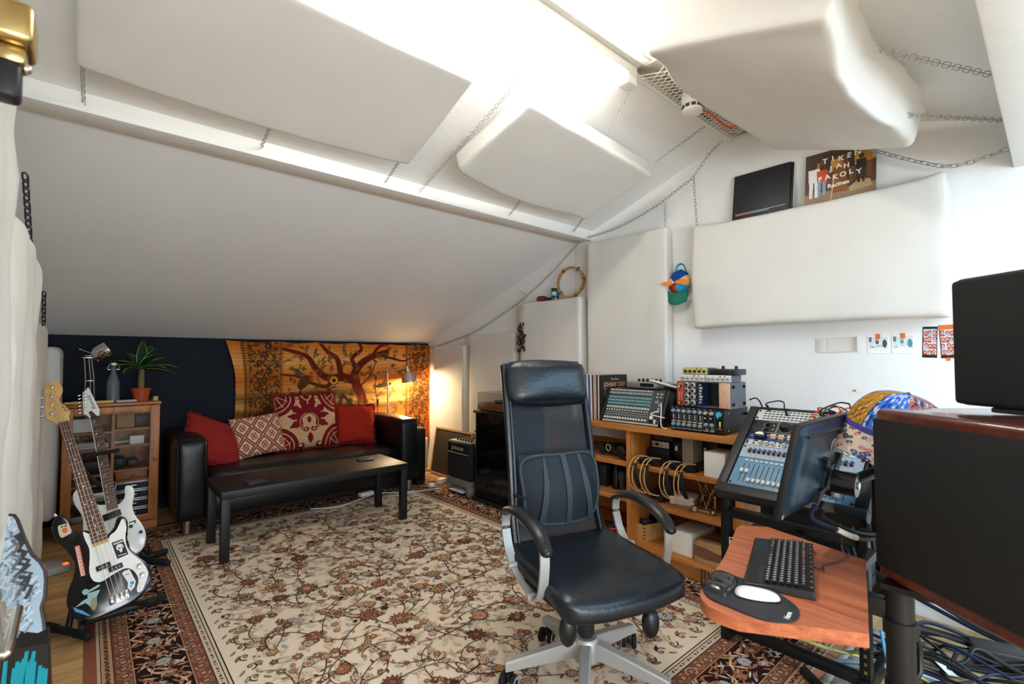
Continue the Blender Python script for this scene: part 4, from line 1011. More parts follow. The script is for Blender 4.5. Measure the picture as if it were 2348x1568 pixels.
lbs = ['bottom aluminium edged case of the stack in the glazed cabinet', 'second aluminium edged case from the bottom in the glazed cabinet', 'third aluminium edged case from the bottom in the glazed cabinet', 'top aluminium edged case of the stack in the glazed cabinet']
for k in range(4):
    t2 = thing('aluminium_case', lbs[k], 'case', W(0, .05, .0895 + .068*k), 0, 'aluminium edged cases in the cabinet')
    if k == 0: pass
    for sx_ in (1,):
        MB().box(.02, 0, .0, .225, .26, .064).build('case_body', BLACKM, t2)
        e = MB(); e.rbox(.018, -.004, .0, .227, .006, .010, .001).rbox(.018, -.004, .054, .227, .006, .065, .001).rbox(.018, -.004, .01, .027, .006, .054, .001).rbox(.218, -.004, .01, .227, .006, .054, .001); e.build('edge_trim', ALU, t2)
        MB().rbox(.10, -.008, .026, .15, -.001, .042, .002).build('clasp', STEEL, t2)
for k in range(3):
    inbox('silver_box', ('lowest silver box behind the guitars in the glazed cabinet', 'middle silver box behind the guitars in the glazed cabinet', 'upper silver box behind the guitars in the glazed cabinet')[k], 'box', -.225, .06, .089 + .075*k, -.02, .26, .155 + .075*k, (SILVER, BLACKM, SILVER)[k])

# ---- on top of the cabinet
t = thing('potted_plant', 'green dracaena with a thick stem in a terracotta coloured pot on the cabinet', 'plant', (.325, 4.74, CH))
POT = mat('terracotta_plastic', (176, 74, 38), .35, noise=(30, .15))
MB().lathe([(0, .001), (.046, .001), (.058, .085), (.064, .085), (.066, .10), (.060, .10), (.055, .085), (0, .085)], 32).build('pot', POT, t, sharp=50)
MB().lathe([(.001, .088), (.056, .088)], 24).build('soil', mat('soil', (40, 28, 20), .95), t)
STEM = mat('plant_stem', (128, 106, 74), .8, noise=(60, .5))
m = MB(); m.lathe([(.020, .085), (.021, .12), (.019, .13), (.022, .15), (.019, .165), (.022, .18), (.018, .2), (.02, .23), (.014, .25), (0, .255)], 14); m.build('stem', STEM, t)
LEAF = mat('plant_leaf', (16, 58, 28), .35, noise=(12, .3)); LEAFE = mat('leaf_margin', (170, 190, 90), .4)
def pleaf(az, el, L, wd, droop):
    m_ = MB(); N = 12
    a = V((math.cos(az), math.sin(az), 0)); s_ = V((-math.sin(az), math.cos(az), 0)); p = V((0, 0, .24)); e = el; rows = []
    for i in range(N+1):
        t_ = i/N; w_ = wd*(math.sin(math.pi*min(1, t_**.8*.97+.03))**.8)
        up = V((-a.x*math.sin(e), -a.y*math.sin(e), math.cos(e)))
        rows.append((p.copy(), w_, up)); d = a*math.cos(e) + V((0, 0, 1))*math.sin(e); p = p + d*(L/N); e -= droop/N
    vs = []; fs = []; mi = []
    for p, w_, up in rows:
        for k in (-1, -.90, 0, .90, 1): vs.append((p + s_*w_*k/2 + up*(abs(k)**1.5*w_*.22))[:])
    for i in range(N):
        for j in range(4): m_.add([vs[i*5+j], vs[i*5+j+1], vs[(i+1)*5+j+1], vs[(i+1)*5+j]], [(0, 1, 2, 3)], 1 if j in (0, 3) else 0)
    return m_
lv = [(-50, .25, .24, .06, .5), (-20, .35, .27, .055, .7), (-5, -.05, .26, .06, .3), (25, .7, .22, .055, .5), (60, 1.1, .26, .055, .4), (85, 1.35, .26, .05, .2), (120, .9, .24, .055, .6), (150, .55, .26, .06, .6), (178, .25, .26, .055, .5), (200, .45, .23, .055, .8), (230, .1, .2, .06, .6), (265, .55, .22, .06, .9), (300, .85, .24, .055, .6), (330, 1.2, .22, .05, .4)]
for az, el, L, wd, dp in lv: pleaf(R(az), el, L*.95, wd*1.4, dp).build('leaf', [LEAF, LEAFE], t, sharp=0)
t = thing('swing_top_bottle', 'clear swing-top glass bottle on the cabinet', 'bottle', (.155, 4.69, CH))
BGL = mat('bottle_glass', (150, 168, 174), .03, alpha=.13, spec=1.0)
MB().lathe([(0, .002), (.038, .002), (.041, .008), (.041, .14), (.038, .165), (.024, .205), (.016, .225), (.015, .262), (.018, .265), (.018, .275), (.013, .277), (.012, .22), (.034, .155), (.036, .012), (0, .01)], 32).build('glass', BGL, t, sharp=60)
MB().lathe([(0, .298), (.012, .297), (.016, .286), (.016, .278), (0, .278)], 18).build('stopper', PAPER, t)
m = MB()
for sx_ in (-1, 1): m.tube(smooth_path([(sx_*.004, 0, .296), (sx_*.022, 0, .290), (sx_*.034, 0, .258), (sx_*.030, 0, .245), (sx_*.017, 0, .25)], 4), .0022, n=6)
m.build('wire_bail', STEEL, t)
t = thing('drafting_lamp', 'metal drafting lamp with a tilted polished shade on the cabinet', 'lamp', (.02, 4.74, CH))
m = MB(); m.lathe([(0, .001), (.06, .001), (.06, .014), (.012, .02), (.012, .04), (0, .04)], 20); m.build('lamp_base', BLACKM, t)
m = MB()
for x0_, x1_ in ((-.022, -.032), (.008, -.008), (.03, .006)): m.tube([(x0_, 0, .02), (x0_*.6 + x1_*.4 + .004, 0, .18), (x1_, 0, .335)], .0042, n=8)
m.rbox(-.026, -.005, .16, .022, .005, .168, .002); m.build('spring_arm', STEEL, t)
m = MB(); m.rbox(-.045, -.008, .33, .03, .008, .34, .002).rbox(-.03, -.012, .345, .06, .012, .353, .002); m.cyl((-.03, 0, .336), (.055, 0, .318), .004, n=8).sphere((.06, 0, .325), .012, 8).sphere((.045, .01, .315), .01, 8); m.build('joint', STEEL, t)
Ts = M.Translation((.085, -.03, .385)) @ M.Rotation(R(62), 4, 'Y') @ M.Rotation(R(8), 4, 'X')
m = MB(); m.lathe([(0, .065), (.018, .06), (.04, .042), (.052, .012), (.056, -.05), (.053, -.05), (.048, .01), (.036, .035), (0, .055)], 28, T=M.Translation((.06, -.03, .375)) @ M.Rotation(R(-122), 4, 'Y')); m.build('lamp_shade', CHROME, t, sharp=50)
m = MB(); m.cyl((.03, -.02, .355), (-.055, -.01, .395), .004, n=8).sphere((-.057, -.01, .396), .007, 8); m.build('knob', STEEL, t)
YEL = mat('yellow_varnished_wood', (206, 172, 96), .4)
t = thing('wooden_whistle', 'yellow wooden flute-like stick lying on the cabinet edge', 'stick', (.03, 4.615, CH), 0)
m = MB(); m.lathe([(0, -.14), (.008, -.14), (.010, -.13), (.007, -.115), (.011, -.10), (.012, -.07), (.008, -.06), (.009, -.055), (.011, -.05), (.0115, .12), (.010, .128), (0, .128)], 16, T=M.Translation((0, 0, .012)) @ M.Rotation(R(90), 4, 'Y')); m.build('stick', YEL, t)
o = MB().rbox(-.06, -.018, 0, .06, .018, .016, .002).build('small_carton', LGREY, loc=(.235, 4.68, CH+.0005), rot=(0, 0, .08)); tag(o, 'flat pale carton on the cabinet between bottle and pot', 'carton')
o = MB().lathe([(0, 0), (.017, 0), (.017, .022), (.0155, .022), (.0155, .024), (.018, .024), (.018, .032), (0, .032)], 18).build('small_jar', mat('jar_gold', (186, 170, 110), .4), loc=(.415, 4.715, CH+.0005)); tag(o, 'tiny jar on the cabinet beside the plant pot', 'jar')

# ================================================================ guitars
MAPLE = mat('maple', (214, 172, 112), .35, wood=('y', 30, (196, 150, 92)))
ROSE = mat('rosewood_board', (98, 62, 48), .5, wood=('y', 40, (66, 40, 32)))
GBLK = mat('gloss_black', (8, 8, 10), .22, coat=.15)
GWHT = mat('gloss_white', (236, 235, 230), .15, coat=.4)
PGW = mat('white_pickguard', (238, 237, 233), .25)
FRET = mat('fret_wire', (206, 200, 186), .25, metal=1)
PEARL = mat('pearl_dot', (232, 228, 216), .3)
STRG = mat('string_wire', (190, 186, 176), .35, metal=1)
bassM = frame((.142, 2.865, .113), (.974, .042, .221), (-.217, .427, .878), (-.058, -.903, .425))
t = thing('bass_guitar', 'black four string bass guitar with a white pickguard and stickers on a stand', 'bass guitar', mw=bassM)
body = smooth2([(-.1,.534),(-.125,.526),(-.142,.489),(-.142,.446),(-.132,.403),(-.118,.371),(-.107,.336),(-.101,.299),(-.106,.268),(-.12,.234),(-.137,.203),(-.149,.173),(-.156,.141),(-.154,.104),(-.143,.067),(-.118,.04),(-.08,.028),(-.03,.026),(.02,.026),(.065,.033),(.1,.05),(.126,.068),(.144,.099),(.147,.141),(.139,.181),(.12,.218),(.101,.259),(.096,.297),(.101,.335),(.112,.370),(.116,.407),(.101,.431),(.084,.43),(.071,.409),(.062,.391),(.042,.374),(.028,.371),(0,.381),(-.03,.42),(-.05,.43),(-.069,.437),(-.079,.463),(-.084,.5)], 4)
def scaled(poly, d):   # inset for a rounded edge
    n = len(poly); out = []
    for i in range(n):
        a, b, c = poly[i-1], poly[i], poly[(i+1) % n]; dx, dy = c[0]-a[0], c[1]-a[1]; L = math.hypot(dx, dy) or 1
        out.append((b[0] + dy/L*d, b[1] - dx/L*d))
    return out
def slabbody(poly, z0, z1, rr=.008):
    a = sum(poly[i][0]*poly[(i+1) % len(poly)][1] - poly[(i+1) % len(poly)][0]*poly[i][1] for i in range(len(poly)))
    if a < 0: poly = poly[::-1]
    mb = MB(); n = len(poly); rings = []
    for k, (ins, z_) in enumerate(((rr, z0), (rr*.3, z0+rr*.3), (0, z0+rr), (0, z1-rr), (rr*.3, z1-rr*.3), (rr, z1))):
        q = scaled(poly, -ins); rings.append([(x, y, z_) for x, y in q])
    vs = [p for r_ in rings for p in r_]; fs = [(k*n+i, k*n+(i+1) % n, (k+1)*n+(i+1) % n, (k+1)*n+i) for k in range(5) for i in range(n)]
    fs += [list(range(n-1, -1, -1)), list(range(5*n, 6*n))]
    return mb.add(vs, fs)
slabbody(body, -.044, 0, .009).build('body', GBLK, t)
pg = smooth2([(-.046,.418),(-.036,.411),(-.024,.393),(-.025,.352),(.005,.343),(.033,.347),(.042,.36),(.065,.371),(.084,.395),(.099,.414),(.107,.4),(.106,.368),(.094,.333),(.088,.29),(.094,.251),(.111,.216),(.128,.178),(.135,.141),(.134,.119),(.118,.09),(.097,.060),(.08,.061),(.081,.081),(.093,.105),(.094,.135),(.084,.167),(.064,.186),(.038,.187),(.003,.18),(-.024,.173),(-.042,.177),(-.057,.196),(-.06,.235),(-.048,.288),(-.04,.335),(-.045,.376)], 3)
MB().prism(pg, .0003, .0028).build('pickguard', PGW, t)
nut_l, nut_r, en_l, en_r = (-.028, .974), (.011, .970), (-.026, .350), (.033, .350)
MB().prism([nut_l, nut_r, (en_r[0], .335), (en_l[0], .335)], -.016, .0055).build('neck', MAPLE, t)
fb = MB(); fb.prism([nut_l, nut_r, en_r, en_l], .0058, .010); fb.build('fretboard', ROSE, t)
m = MB()
def nx(y, s_):
    f_ = (.972-y)/(.972-.350); return (nut_l[0] + (en_l[0]-nut_l[0])*f_) if s_ < 0 else (nut_r[0] + (en_r[0]-nut_r[0])*f_)
fy = lambda k: .972 - .89*(1-2**(-k/12))
for k in range(1, 21): m.box(nx(fy(k), -1), fy(k)-.0011, .010, nx(fy(k), 1), fy(k)+.0011, .0112)
m.box(nut_l[0], .972, .006, nut_r[0], .977, .013); m.build('fret', FRET, t)
m = MB()
for k in (3, 5, 7, 9, 12, 15, 17, 19):
    y_ = (fy(k)+fy(k-1))/2; c_ = (nx(y_, -1)+nx(y_, 1))/2
    for dx in ((-.012, .012) if k == 12 else (0,)): m.cyl((c_+dx, y_, .0095), (c_+dx, y_, .0104), .0034, n=12)
m.build('inlay_dot', PEARL, t)
hd = smooth2([(-.028,.970),(-.045,.99),(-.064,1.012),(-.063,1.035),(-.059,1.063),(-.052,1.11),(-.048,1.139),(-.045,1.17),(-.030,1.193),(-.009,1.204),(.012,1.196),(.022,1.170),(.020,1.143),(.008,1.118),(-.001,1.103),(.004,1.083),(.017,1.05),(.026,1.021),(.017,1.003),(.011,.970)], 3)
head = slabbody(hd, -.018, -.002, .003).build('headstock', MAPLE, t)
m = MB(); sq = smooth2([(.002, 1.085), (.006, 1.060), (.001, 1.052), (.010, 1.050), (.006, 1.030), (.014, 1.036), (.017, 1.022)], 4, False); m.ribbon(sq, .0022, -.0016); m.build('script_logo', BLACK, head)
tp = MB(); tp.cyl((0, 0, -.002), (0, 0, .012), .0055, n=14).cyl((0, 0, -.002), (0, 0, .001), .009, n=14)
tp.cyl((0, 0, -.010), (-.034, .002, -.010), .003, n=8); tp.rbox(-.050, -.004, -.018, -.034, .004, -.002, .003)
tk = tp.build('tuning_peg', CHROME, t); tk.location = (-.014, 1.174, 0)
for x, y in ((-.024, 1.126), (-.032, 1.080), (-.040, 1.033)): part_copy(tk, t, (x, y, 0))
for (x0, y0) in ((-.036, .221), (.004, .196)): MB().rbox(x0, y0, .002, x0+.052, y0+.023, .011, .003).build('pickup', BLACK, t)
m = MB()
for (x0, y0) in ((-.036, .221), (.004, .196)):
    for q in (.012, .026, .04): m.cyl((x0+q, y0+.0115, .010), (x0+q, y0+.0115, .0118), .003, n=8)
m.build('pole_piece', STEEL, t)
m = MB(); m.rbox(-.024, .056, .0005, .048, .060, .012, .001).rbox(-.024, .056, .0005, .048, .094, .003, .001); m.build('bridge', CHROME, t)
sd = MB().rbox(-.007, .062, .003, .007, .090, .012, .003).build('saddle', STEEL, t); sd.location = (-.014, 0, 0)
for k in range(1, 4): part_copy(sd, t, (-.014 + .0175*k, 0, 0))
for k in range(4):
    m = MB(); m.tube([(-.014 + .0175*k, .075, .0145), (-.022 + .0095*k, .972, .0135), ((-.014, -.024, -.032, -.040)[3-k] + .003, (1.174, 1.126, 1.080, 1.033)[3-k], .006)], .0013 - .0002*k, n=5); m.build('string', STRG, t)
m = MB().lathe([(0, 0), (.011, 0), (.0095, .012), (0, .013)], 18).build('knob', CHROME, t); m.location = (.112, .172, .003)
part_copy(m, t, (.113, .128, .003)); 
m = MB().lathe([(0, 0), (.006, 0), (.006, .006), (.004, .006), (.004, .003), (0, .003)], 14).build('jack_socket', CHROME, t); m.location = (.098, .078, .003)
# stickers
STK = [mat('sticker_black', (22, 22, 24), .4), mat('sticker_white', (226, 226, 222), .4), mat('sticker_orange', (206, 104, 66), .4), mat('sticker_cream', (206, 190, 156), .4), mat('sticker_blue', (62, 144, 196), .4), mat('sticker_teal', (140, 178, 180), .4), mat('sticker_olive', (136, 136, 88), .4)]
m = MB(); m.flat([(.039,.324),(.081,.323),(.086,.244),(.043,.242)], .0031, 0)
for k in range(6): m.flat([(.044+.006*k,.318),(.048+.006*k,.318),(.049+.006*k,.309),(.045+.006*k,.309)], .0033, 1)
m.flat(smooth2([(.052,.300),(.062,.306),(.074,.300),(.077,.285),(.070,.280),(.068,.268),(.060,.266),(.058,.278),(.050,.284)], 3), .0033, 1); m.flat([(.056,.290),(.064,.288),(.064,.283),(.056,.284)], .0034, 0); m.flat([(.068,.290),(.074,.291),(.073,.286),(.068,.285)], .0034, 0)
m.flat([(.048,.256),(.081,.252),(.081,.249),(.048,.253)], .0033, 1); m.build('sticker', STK, t)
m = MB(); m.flat([(-.085,.369),(-.068,.367),(-.074,.228),(-.090,.231)], .0004, 2)
for k in range(16):
    y_ = .362 - .0085*k; m.flat([(-.0835-.0004*k, y_), (-.0795-.0003*k, y_), (-.0795-.0003*k, y_-.005), (-.0835-.0004*k, y_-.005)], .0006, 1)
    m.flat([(-.0785-.0003*k, y_), (-.0725-.0003*k, y_), (-.0725-.0003*k, y_-.0022*(1 + k % 2)), (-.0785-.0003*k, y_-.0022*(1 + k % 2))], .0006, 1)
m.build('sticker', STK, t)
m = MB(); m.flat(smooth2([(-.122,.48),(-.108,.485),(-.087,.478),(-.083,.437),(-.100,.430),(-.121,.43)], 3), .0004, 3); m.flat(smooth2([(-.112,.462),(-.098,.468),(-.092,.452),(-.104,.442)], 3), .0006, 2); m.disc(-.108, .476, .004, .0007, 8, 0); m.disc(-.096, .474, .004, .0007, 8, 0); m.build('sticker', STK, t)
m = MB(); m.flat([(.045,.172),(.055,.178),(.074,.176),(.084,.112),(.074,.090),(.057,.079),(.050,.1),(.056,.12)], .0005, 1); m.disc(.070, .112, .008, .0007, 12, 4); m.flat([(.054,.160),(.068,.158),(.068,.154),(.054,.156)], .0007, 4); m.flat([(.060,.104),(.066,.103),(.066,.094),(.060,.095)], .0007, 4); m.build('sticker', STK, t)
m = MB(); m.flat(smooth2([(-.100,.162),(-.090,.171),(-.078,.162),(-.080,.148),(-.094,.146)], 3), .0004, 5); m.flat([(-.080,.158),(-.042,.166),(-.036,.160),(-.046,.154),(-.078,.150)], .0004, 5); m.flat([(-.084,.148),(-.072,.146),(-.040,.142),(-.058,.118),(-.062,.092),(-.078,.064),(-.088,.094),(-.098,.112),(-.134,.112),(-.104,.126),(-.088,.128)], .0005, 5)
m.flat(smooth2([(-.074,.118),(-.060,.116),(-.064,.085),(-.078,.066),(-.086,.090)], 3), .0006, 6); m.flat([(-.140,.118),(-.136,.095),(-.10,.055),(-.092,.050),(-.112,.085)], .0005, 4); m.build('sticker', STK, t)
m = MB(); m.cyl((-.118, .535, -.022), (-.123, .547, -.022), .006, .008, n=12); m.build('strap_button', CHROME, t)

elM = frame((.224, 3.659, .116), (.979, .005, .205), (-.193, .372, .908), (-.072, -.928, .365))
t = thing('electric_guitar', 'white electric guitar with a dark fretboard behind the black bass', 'electric guitar', mw=elM)
eb = smooth2([(-.155,.478),(-.178,.462),(-.187,.431),(-.184,.388),(-.172,.345),(-.166,.304),(-.172,.26),(-.180,.215),(-.176,.16),(-.158,.11),(-.12,.055),(-.07,.018),(-.012,.002),(.038,.004),(.069,.028),(.088,.074),(.092,.123),(.082,.172),(.066,.222),(.062,.272),(.071,.308),(.087,.352),(.089,.385),(.078,.407),(.057,.414),(.046,.397),(.041,.362),(.026,.334),(.005,.320),(-.016,.320),(-.05,.340),(-.084,.352),(-.108,.39),(-.135,.452)], 4)
slabbody(eb, -.042, 0, .008).build('body', GWHT, t)
n1, n2, e1, e2 = (-.027, .876), (.016, .872), (-.058, .298), (-.004, .298)
n1, n2, e1, e2 = (-.026, .876), (.016, .874), (-.052, .300), (-.002, .298)
MB().prism([(n1[0]-.004, n1[1]), n2, e2, (e1[0]-.004, e1[1])], -.016, .0045).build('neck', GWHT, t)
MB().prism([n1, n2, e2, e1], .0048, .009).build('fretboard', ROSE, t)
lx = lambda y: (n1[0] + (e1[0]-n1[0])*(.875-y)/.576, n2[0] + (e2[0]-n2[0])*(.875-y)/.576)
ey = lambda k: .875 - .76*(1-2**(-k/12))
m = MB()
for k in range(1, 25):
    y_ = ey(k)
    if y_ > .30: a_, b_ = lx(y_); m.box(a_, y_-.0009, .009, b_, y_+.0009, .0102)
m.build('fret', FRET, t)
m = MB()
for k in (1, 3, 5, 7, 9, 12, 15, 17, 19, 21):
    y_ = (ey(k)+ey(k-1))/2; a_, b_ = lx(y_); L_ = min(.03, (ey(k-1)-ey(k))*.9)
    m.flat([(a_+.004, y_-L_*.3), (a_+.010, y_+L_*.1), (a_+.018, y_+L_*.35), (a_+.014, y_-L_*.1)], .0092)
m.build('inlay_sharktooth', PEARL, t)
eh = [(-.030,.876),(-.037,.902),(-.054,.921),(-.046,.985),(-.038,1.041),(-.034,1.060),(-.018,1.072),(-.002,1.090),(.004,1.06),(.012,1.0),(.025,.923),(.018,.900),(.016,.872)]
head = slabbody(eh, -.016, -.002, .002).build('headstock', GWHT, t)
m = MB(); m.text('Ibanez', M.Translation((-.006, .985, -.0015)) @ M.Rotation(R(98), 4, 'Z'), .030, sx=1.25); m.build('brand_lettering', BLACK, head)
m = MB(); m.flat([(-.030,.925),(-.014,.930),(.004,.892),(-.020,.886)], -.0012); m.build('truss_cover', BLACK, head)
MB().rbox(-.028, .872, .004, .017, .886, .012, .002).build('locking_nut', BLACK, t)
tp = MB(); tp.cyl((0, 0, -.002), (0, 0, .009), .005, n=12).cyl((0, 0, -.002), (0, 0, .0), .008, n=12).cyl((0, 0, -.009), (-.022, .003, -.009), .0025, n=8).rbox(-.036, -.003, -.016, -.022, .006, -.002, .003)
tk = tp.build('tuning_peg', CHROME, t); tk.location = (-.026, 1.044, 0)
for k in range(1, 6): part_copy(tk, t, (-.026 - .0032*k, 1.044 - .0225*k, 0))
for y0, x0 in ((.246, -.077), (.120, -.072)): MB().at(M.Translation((x0+.04, y0+.02, 0)) @ M.Rotation(R(3), 4, 'Z')).rbox(-.042, -.019, .0005, .042, .019, .009, .003).build('pickup', BLACK, t)
m = MB(); m.rbox(-.075, .058, .001, .005, .092, .014, .003); m.build('bridge', BLACK, t)
for k in range(6):
    m = MB(); m.tube([(-.065 + .0105*k, .075, .015), (-.022 + .0068*k, .875, .013), (-.028 + .003*k, .92, .004)], .0008, n=4); m.build('string', STRG, t)
kk = MB().lathe([(0, 0), (.010, 0), (.0085, .014), (0, .015)], 16).build('knob', BLACK, t); kk.location = (.033, .166, 0); part_copy(kk, t, (.071, .115, 0))
m = MB(); m.rbox(.028, .188, 0, .062, .194, .002, .001).cyl((.054, .186, 0), (.058, .178, .012), .003, n=8); m.build('selector_switch', BLACK, t)

# stands
STD = mat('stand_tube_black', (24, 25, 27), .5, bump=(150, .2))
t = thing('guitar_stand', 'black tubular stand holding the bass guitar', 'guitar stand', (0.10, 3.05, 0))
up = MB(); up.tube(smooth_path([(-.135, .02, .03), (-.10, .07, .25), (-.06, .10, .48), (-.12, .24, .79)], 6), .013, n=10); up.build('upright', STD, t)
def foot(p0, p1, nm='foot_tube'):
    o_ = MB().cyl(p0, p1, .017, n=12).build(nm, STD, t)
    d_ = (V(p1)-V(p0)).normalized(); q_ = MB().cyl(V(p1) - d_*.055, V(p1) + d_*.012, .0195, n=14).sphere((V(p1) + d_*.012)[:], .0195, 8).build('end_cap', RUBBER, o_); return o_
foot((-.15, .02, .029), (-.075, -.095, .029)); foot((-.15, .02, .029), (-.205, .11, .029))
foot((-.10, .05, .029), (.215, .085, .030))
m = MB(); m.tube(smooth_path([(-.06, .07, .10), (.02, .0, .10), (.13, -.13, .115), (.17, -.20, .125), (.185, -.235, .16), (.18, -.235, .19)], 5), .0105, n=8); m.build('cradle_arm', RUBBER, t)
m = MB(); m.tube(smooth_path([(-.06, .07, .10), (-.08, -.02, .09), (-.085, -.16, .10), (-.09, -.245, .115), (-.09, -.25, .14)], 5), .0105, n=8); m.build('cradle_arm', RUBBER, t)
t = thing('guitar_stand', 'black stand with a padded neck rest holding the white electric guitar', 'guitar stand', (.28, 3.86, 0))
m = MB(); m.tube(smooth_path([(.02, .06, .03), (-.1, .12, .35), (-.25, .11, .56), (-.30, .07, .66), (-.28, .03, .70), (-.25, -.005, .705)], 6), .012, n=10); m.build('upright', STD, t)
m = MB(); m.tube([(-.27, -.01, .702), (-.19, -.02, .712), (-.115, -.03, .722)], .012, n=10); m.build('neck_rest', RUBBER, t)
foot((0, 0, .025), (.115, -.185, .028)); foot((0, 0, .025), (.12, .02, .028)); foot((0, 0, .025), (-.15, -.12, .028))
m = MB(); m.tube(smooth_path([(.0, .02, .11), (.02, -.14, .10), (.03, -.24, .12), (.03, -.25, .15)], 5), .010, n=8); m.build('cradle_arm', RUBBER, t)
m = MB(); m.tube(smooth_path([(.0, .02, .11), (-.12, -.12, .10), (-.15, -.22, .12), (-.15, -.23, .15)], 5), .010, n=8); m.build('cradle_arm', RUBBER, t)

# ================================================================ bottom corner: painted board, black box, drum edge
artM = frame((-.104, 1.745, .595), (.986, .105, .126), (-.156, .363, .918), (.051, -.926, .375))
t = thing('painted_board', 'board painted with blue-grey streaks and black zigzags by the wall cloths', 'painted board', mw=artM)
k_ = .762; po = [(x*k_, y*k_) for x, y in [(-.035,.389),(-.016,.391),(-.004,.393),(.019,.382),(.025,.363),(.036,.289),(.047,.232),(.064,.2),(.072,.168),(.07,.133),(.062,.085),(.049,.052),(.05,.013),(.049,-.021),(.032,-.023),(-.011,.007),(-.015,.073),(-.035,.119)]]
ART = [mat('paint_pale_blue', (150, 170, 184), .35), mat('paint_white_blue', (188, 200, 208), .35), mat('paint_slate', (92, 112, 130), .35), mat('paint_black', (26, 27, 30), .35), mat('paint_grey', (92, 92, 94), .35), mat('board_edge', (44, 36, 36), .4)]
m = MB(); m.prism(po, -.018, 0, 0, 5); ra = random.Random(4)
cx_, cy_ = .02*k_, .18*k_
zq = .0002
for k in range(170):
    y = ra.uniform(.0, .375)*k_; xm = .05 if .09*k_ < y < .2*k_ else .02
    x = ra.uniform(-.03, xm)*k_; a = ra.choice((R(50), R(120), R(20), R(75))) + ra.uniform(-.25, .25); L = ra.uniform(.015, .04)*k_; wd = .004
    q = [(x-math.cos(a)*L/2, y-math.sin(a)*L/2), (x+math.cos(a)*L/2, y+math.sin(a)*L/2)]
    zq += .000004; m.ribbon(q, wd, zq, ra.choice((0, 1, 1, 2)))
zig = [(.018,.315),(.030,.285),(.014,.262),(.032,.248),(.010,.218),(.034,.202),(.004,.178),(.030,.160),(.010,.126)]
m.ribbon([(x*k_, y*k_) for x, y in zig], .014, zq+.0002, 3); m.ribbon([((x-.012)*k_, (y-.012)*k_) for x, y in zig], .008, zq+.0003, 4); m.ribbon([((x+.006)*k_, (y-.03)*k_) for x, y in zig[2:]], .008, zq+.0004, 3)
m.build('painted_front', ART, t)
m = MB(); m.tube([(x, y, -.002) for x, y in po[:14]], .0045, n=6); m.build('edge_binding', mat('binding_dark', (40, 32, 34), .3), t)
TEAL = mat('teal_paint', (22, 158, 174), .3, coat=.4)
t = thing('painted_box', 'black box with teal paint drips beside the guitar stand', 'box', (-.105, 1.93, 0))
m = MB()
prof = [(-.20, 0), (.066, 0), (.040, .47), (-.20, .50)]
m.at(M(((1, 0, 0, 0), (0, 0, -1, 0), (0, 1, 0, 0), (0, 0, 0, 1)))).prism(prof, -.12, 0); m.at(M.Identity(4)); m.build('box_body', mat('box_black', (20, 18, 18), .4, noise=(20, .3)), t)
m = MB(); rt2 = random.Random(8)
for (x, z0, z1) in ((-.09, .37, .28), (-.082, .36, .30), (-.07, .38, .27), (-.06, .37, .29), (-.045, .385, .28), (-.028, .36, .28), (-.022, .375, .27), (-.016, .37, .29), (-.010, .378, .30), (.0, .365, .262), (.006, .372, .28), (.012, .36, .29), (.024, .345, .275), (.030, .335, .26), (.036, .33, .265), (-.004, .395, .375), (.010, .39, .37)):
    m.tube([(x-.004, -.0012, z1+.02), (x, -.0016, (z0+z1)/2+.05), (x+.003, -.0012, z0+.07)], [.0036, .0056, .0046], n=6)
m.build('teal_paint_drip', TEAL, t)
t = thing('floor_drum', 'beige glossy drum edge with a chrome hoop at the corner by the painted board', 'drum', (-.125, 1.40, .735))
m = MB(); m.prism([(-.03, -.04), (.018, -.03), (-.002, .125), (-.03, .14)], -.3, -.02); 
m.v = [(x, z + .3, y) for x, y, z in m.v]; m.v = [(x, y-.28, z) for x, y, z in m.v]; m.build('drum_shell', mat('drum_beige', (176, 152, 134), .15, coat=.5), t, sharp=0)
m = MB(); m.tube([(-.032, -.01, -.052), (.0, -.012, -.045), (.018, -.01, -.036), (.020, .02, -.032), (.02, .2, -.03)], .010, n=10); m.build('chrome_hoop', CHROME, t)
t = thing('floor_socket', 'grey switched socket box with a glowing red light on the floor by the wall cloth', 'socket box', (-.125, 4.05, 0), R(20))
MB().rbox(-.055, -.09, .003, .055, .09, .045, .006).build('socket_body', LGREY, t)
MB().rbox(.028, -.085, .0445, .05, -.055, .051, .002).build('red_switch', mat('red_switch_light', (255, 70, 30), .4, emit=((255, 60, 24), 2.5)), t)

# ================================================================ low bookshelf
SX, SXB, ST = 2.64, 3.13, .85
t = thing('bookshelf', 'low honey coloured wooden bookshelf full of audio gear along the gable wall', 'bookshelf', (SX, 1.86, 0))
D_ = SXB - SX
m = MB(); m.rbox(-.012, -.72, ST-.034, D_, .72, ST, .003); m.build('shelf_top', OAK, t)
for y in (-.70, .0, .70): MB().rbox(0, y-.016, .0095, D_, y+.016, ST-.034, .002).build('upright', OAKZ, t)
for y0, y1 in ((-.684, -.016), (.016, .684)):
    for z in (.61, .382): MB().rbox(.004, y0, z-.028, D_-.01, y1, z, .002).build('shelf_board', OAK, t)
    MB().rbox(-.004, y0, .085, D_-.01, y1, .112, .002).build('bottom_board', OAK, t)
    MB().rbox(.012, y0, .0095, .03, y1, .085, .002).build('plinth', OAK, t)
m = MB(); m.box(D_-.01, -.684, .112, D_-.002, -.016, ST-.034).box(D_-.01, .016, .112, D_-.002, .684, ST-.034); m.build('back_panel', OAK, t)
FA, FB, FN = (0, -1, 0), (0, 0, 1), (-1, 0, 0)       # faces the room: x along the shelf to the picture's right, y up, z out
def face(x, y, z): return frame((x, y, z), FA, FB, FN)
KDARK = mat('knob_dark', (36, 38, 40), .4); KWHITE = mat('knob_white', (214, 214, 208), .4); KTEAL = mat('knob_teal', (116, 168, 178), .4); KBLUE = mat('knob_blue', (66, 150, 200), .4)
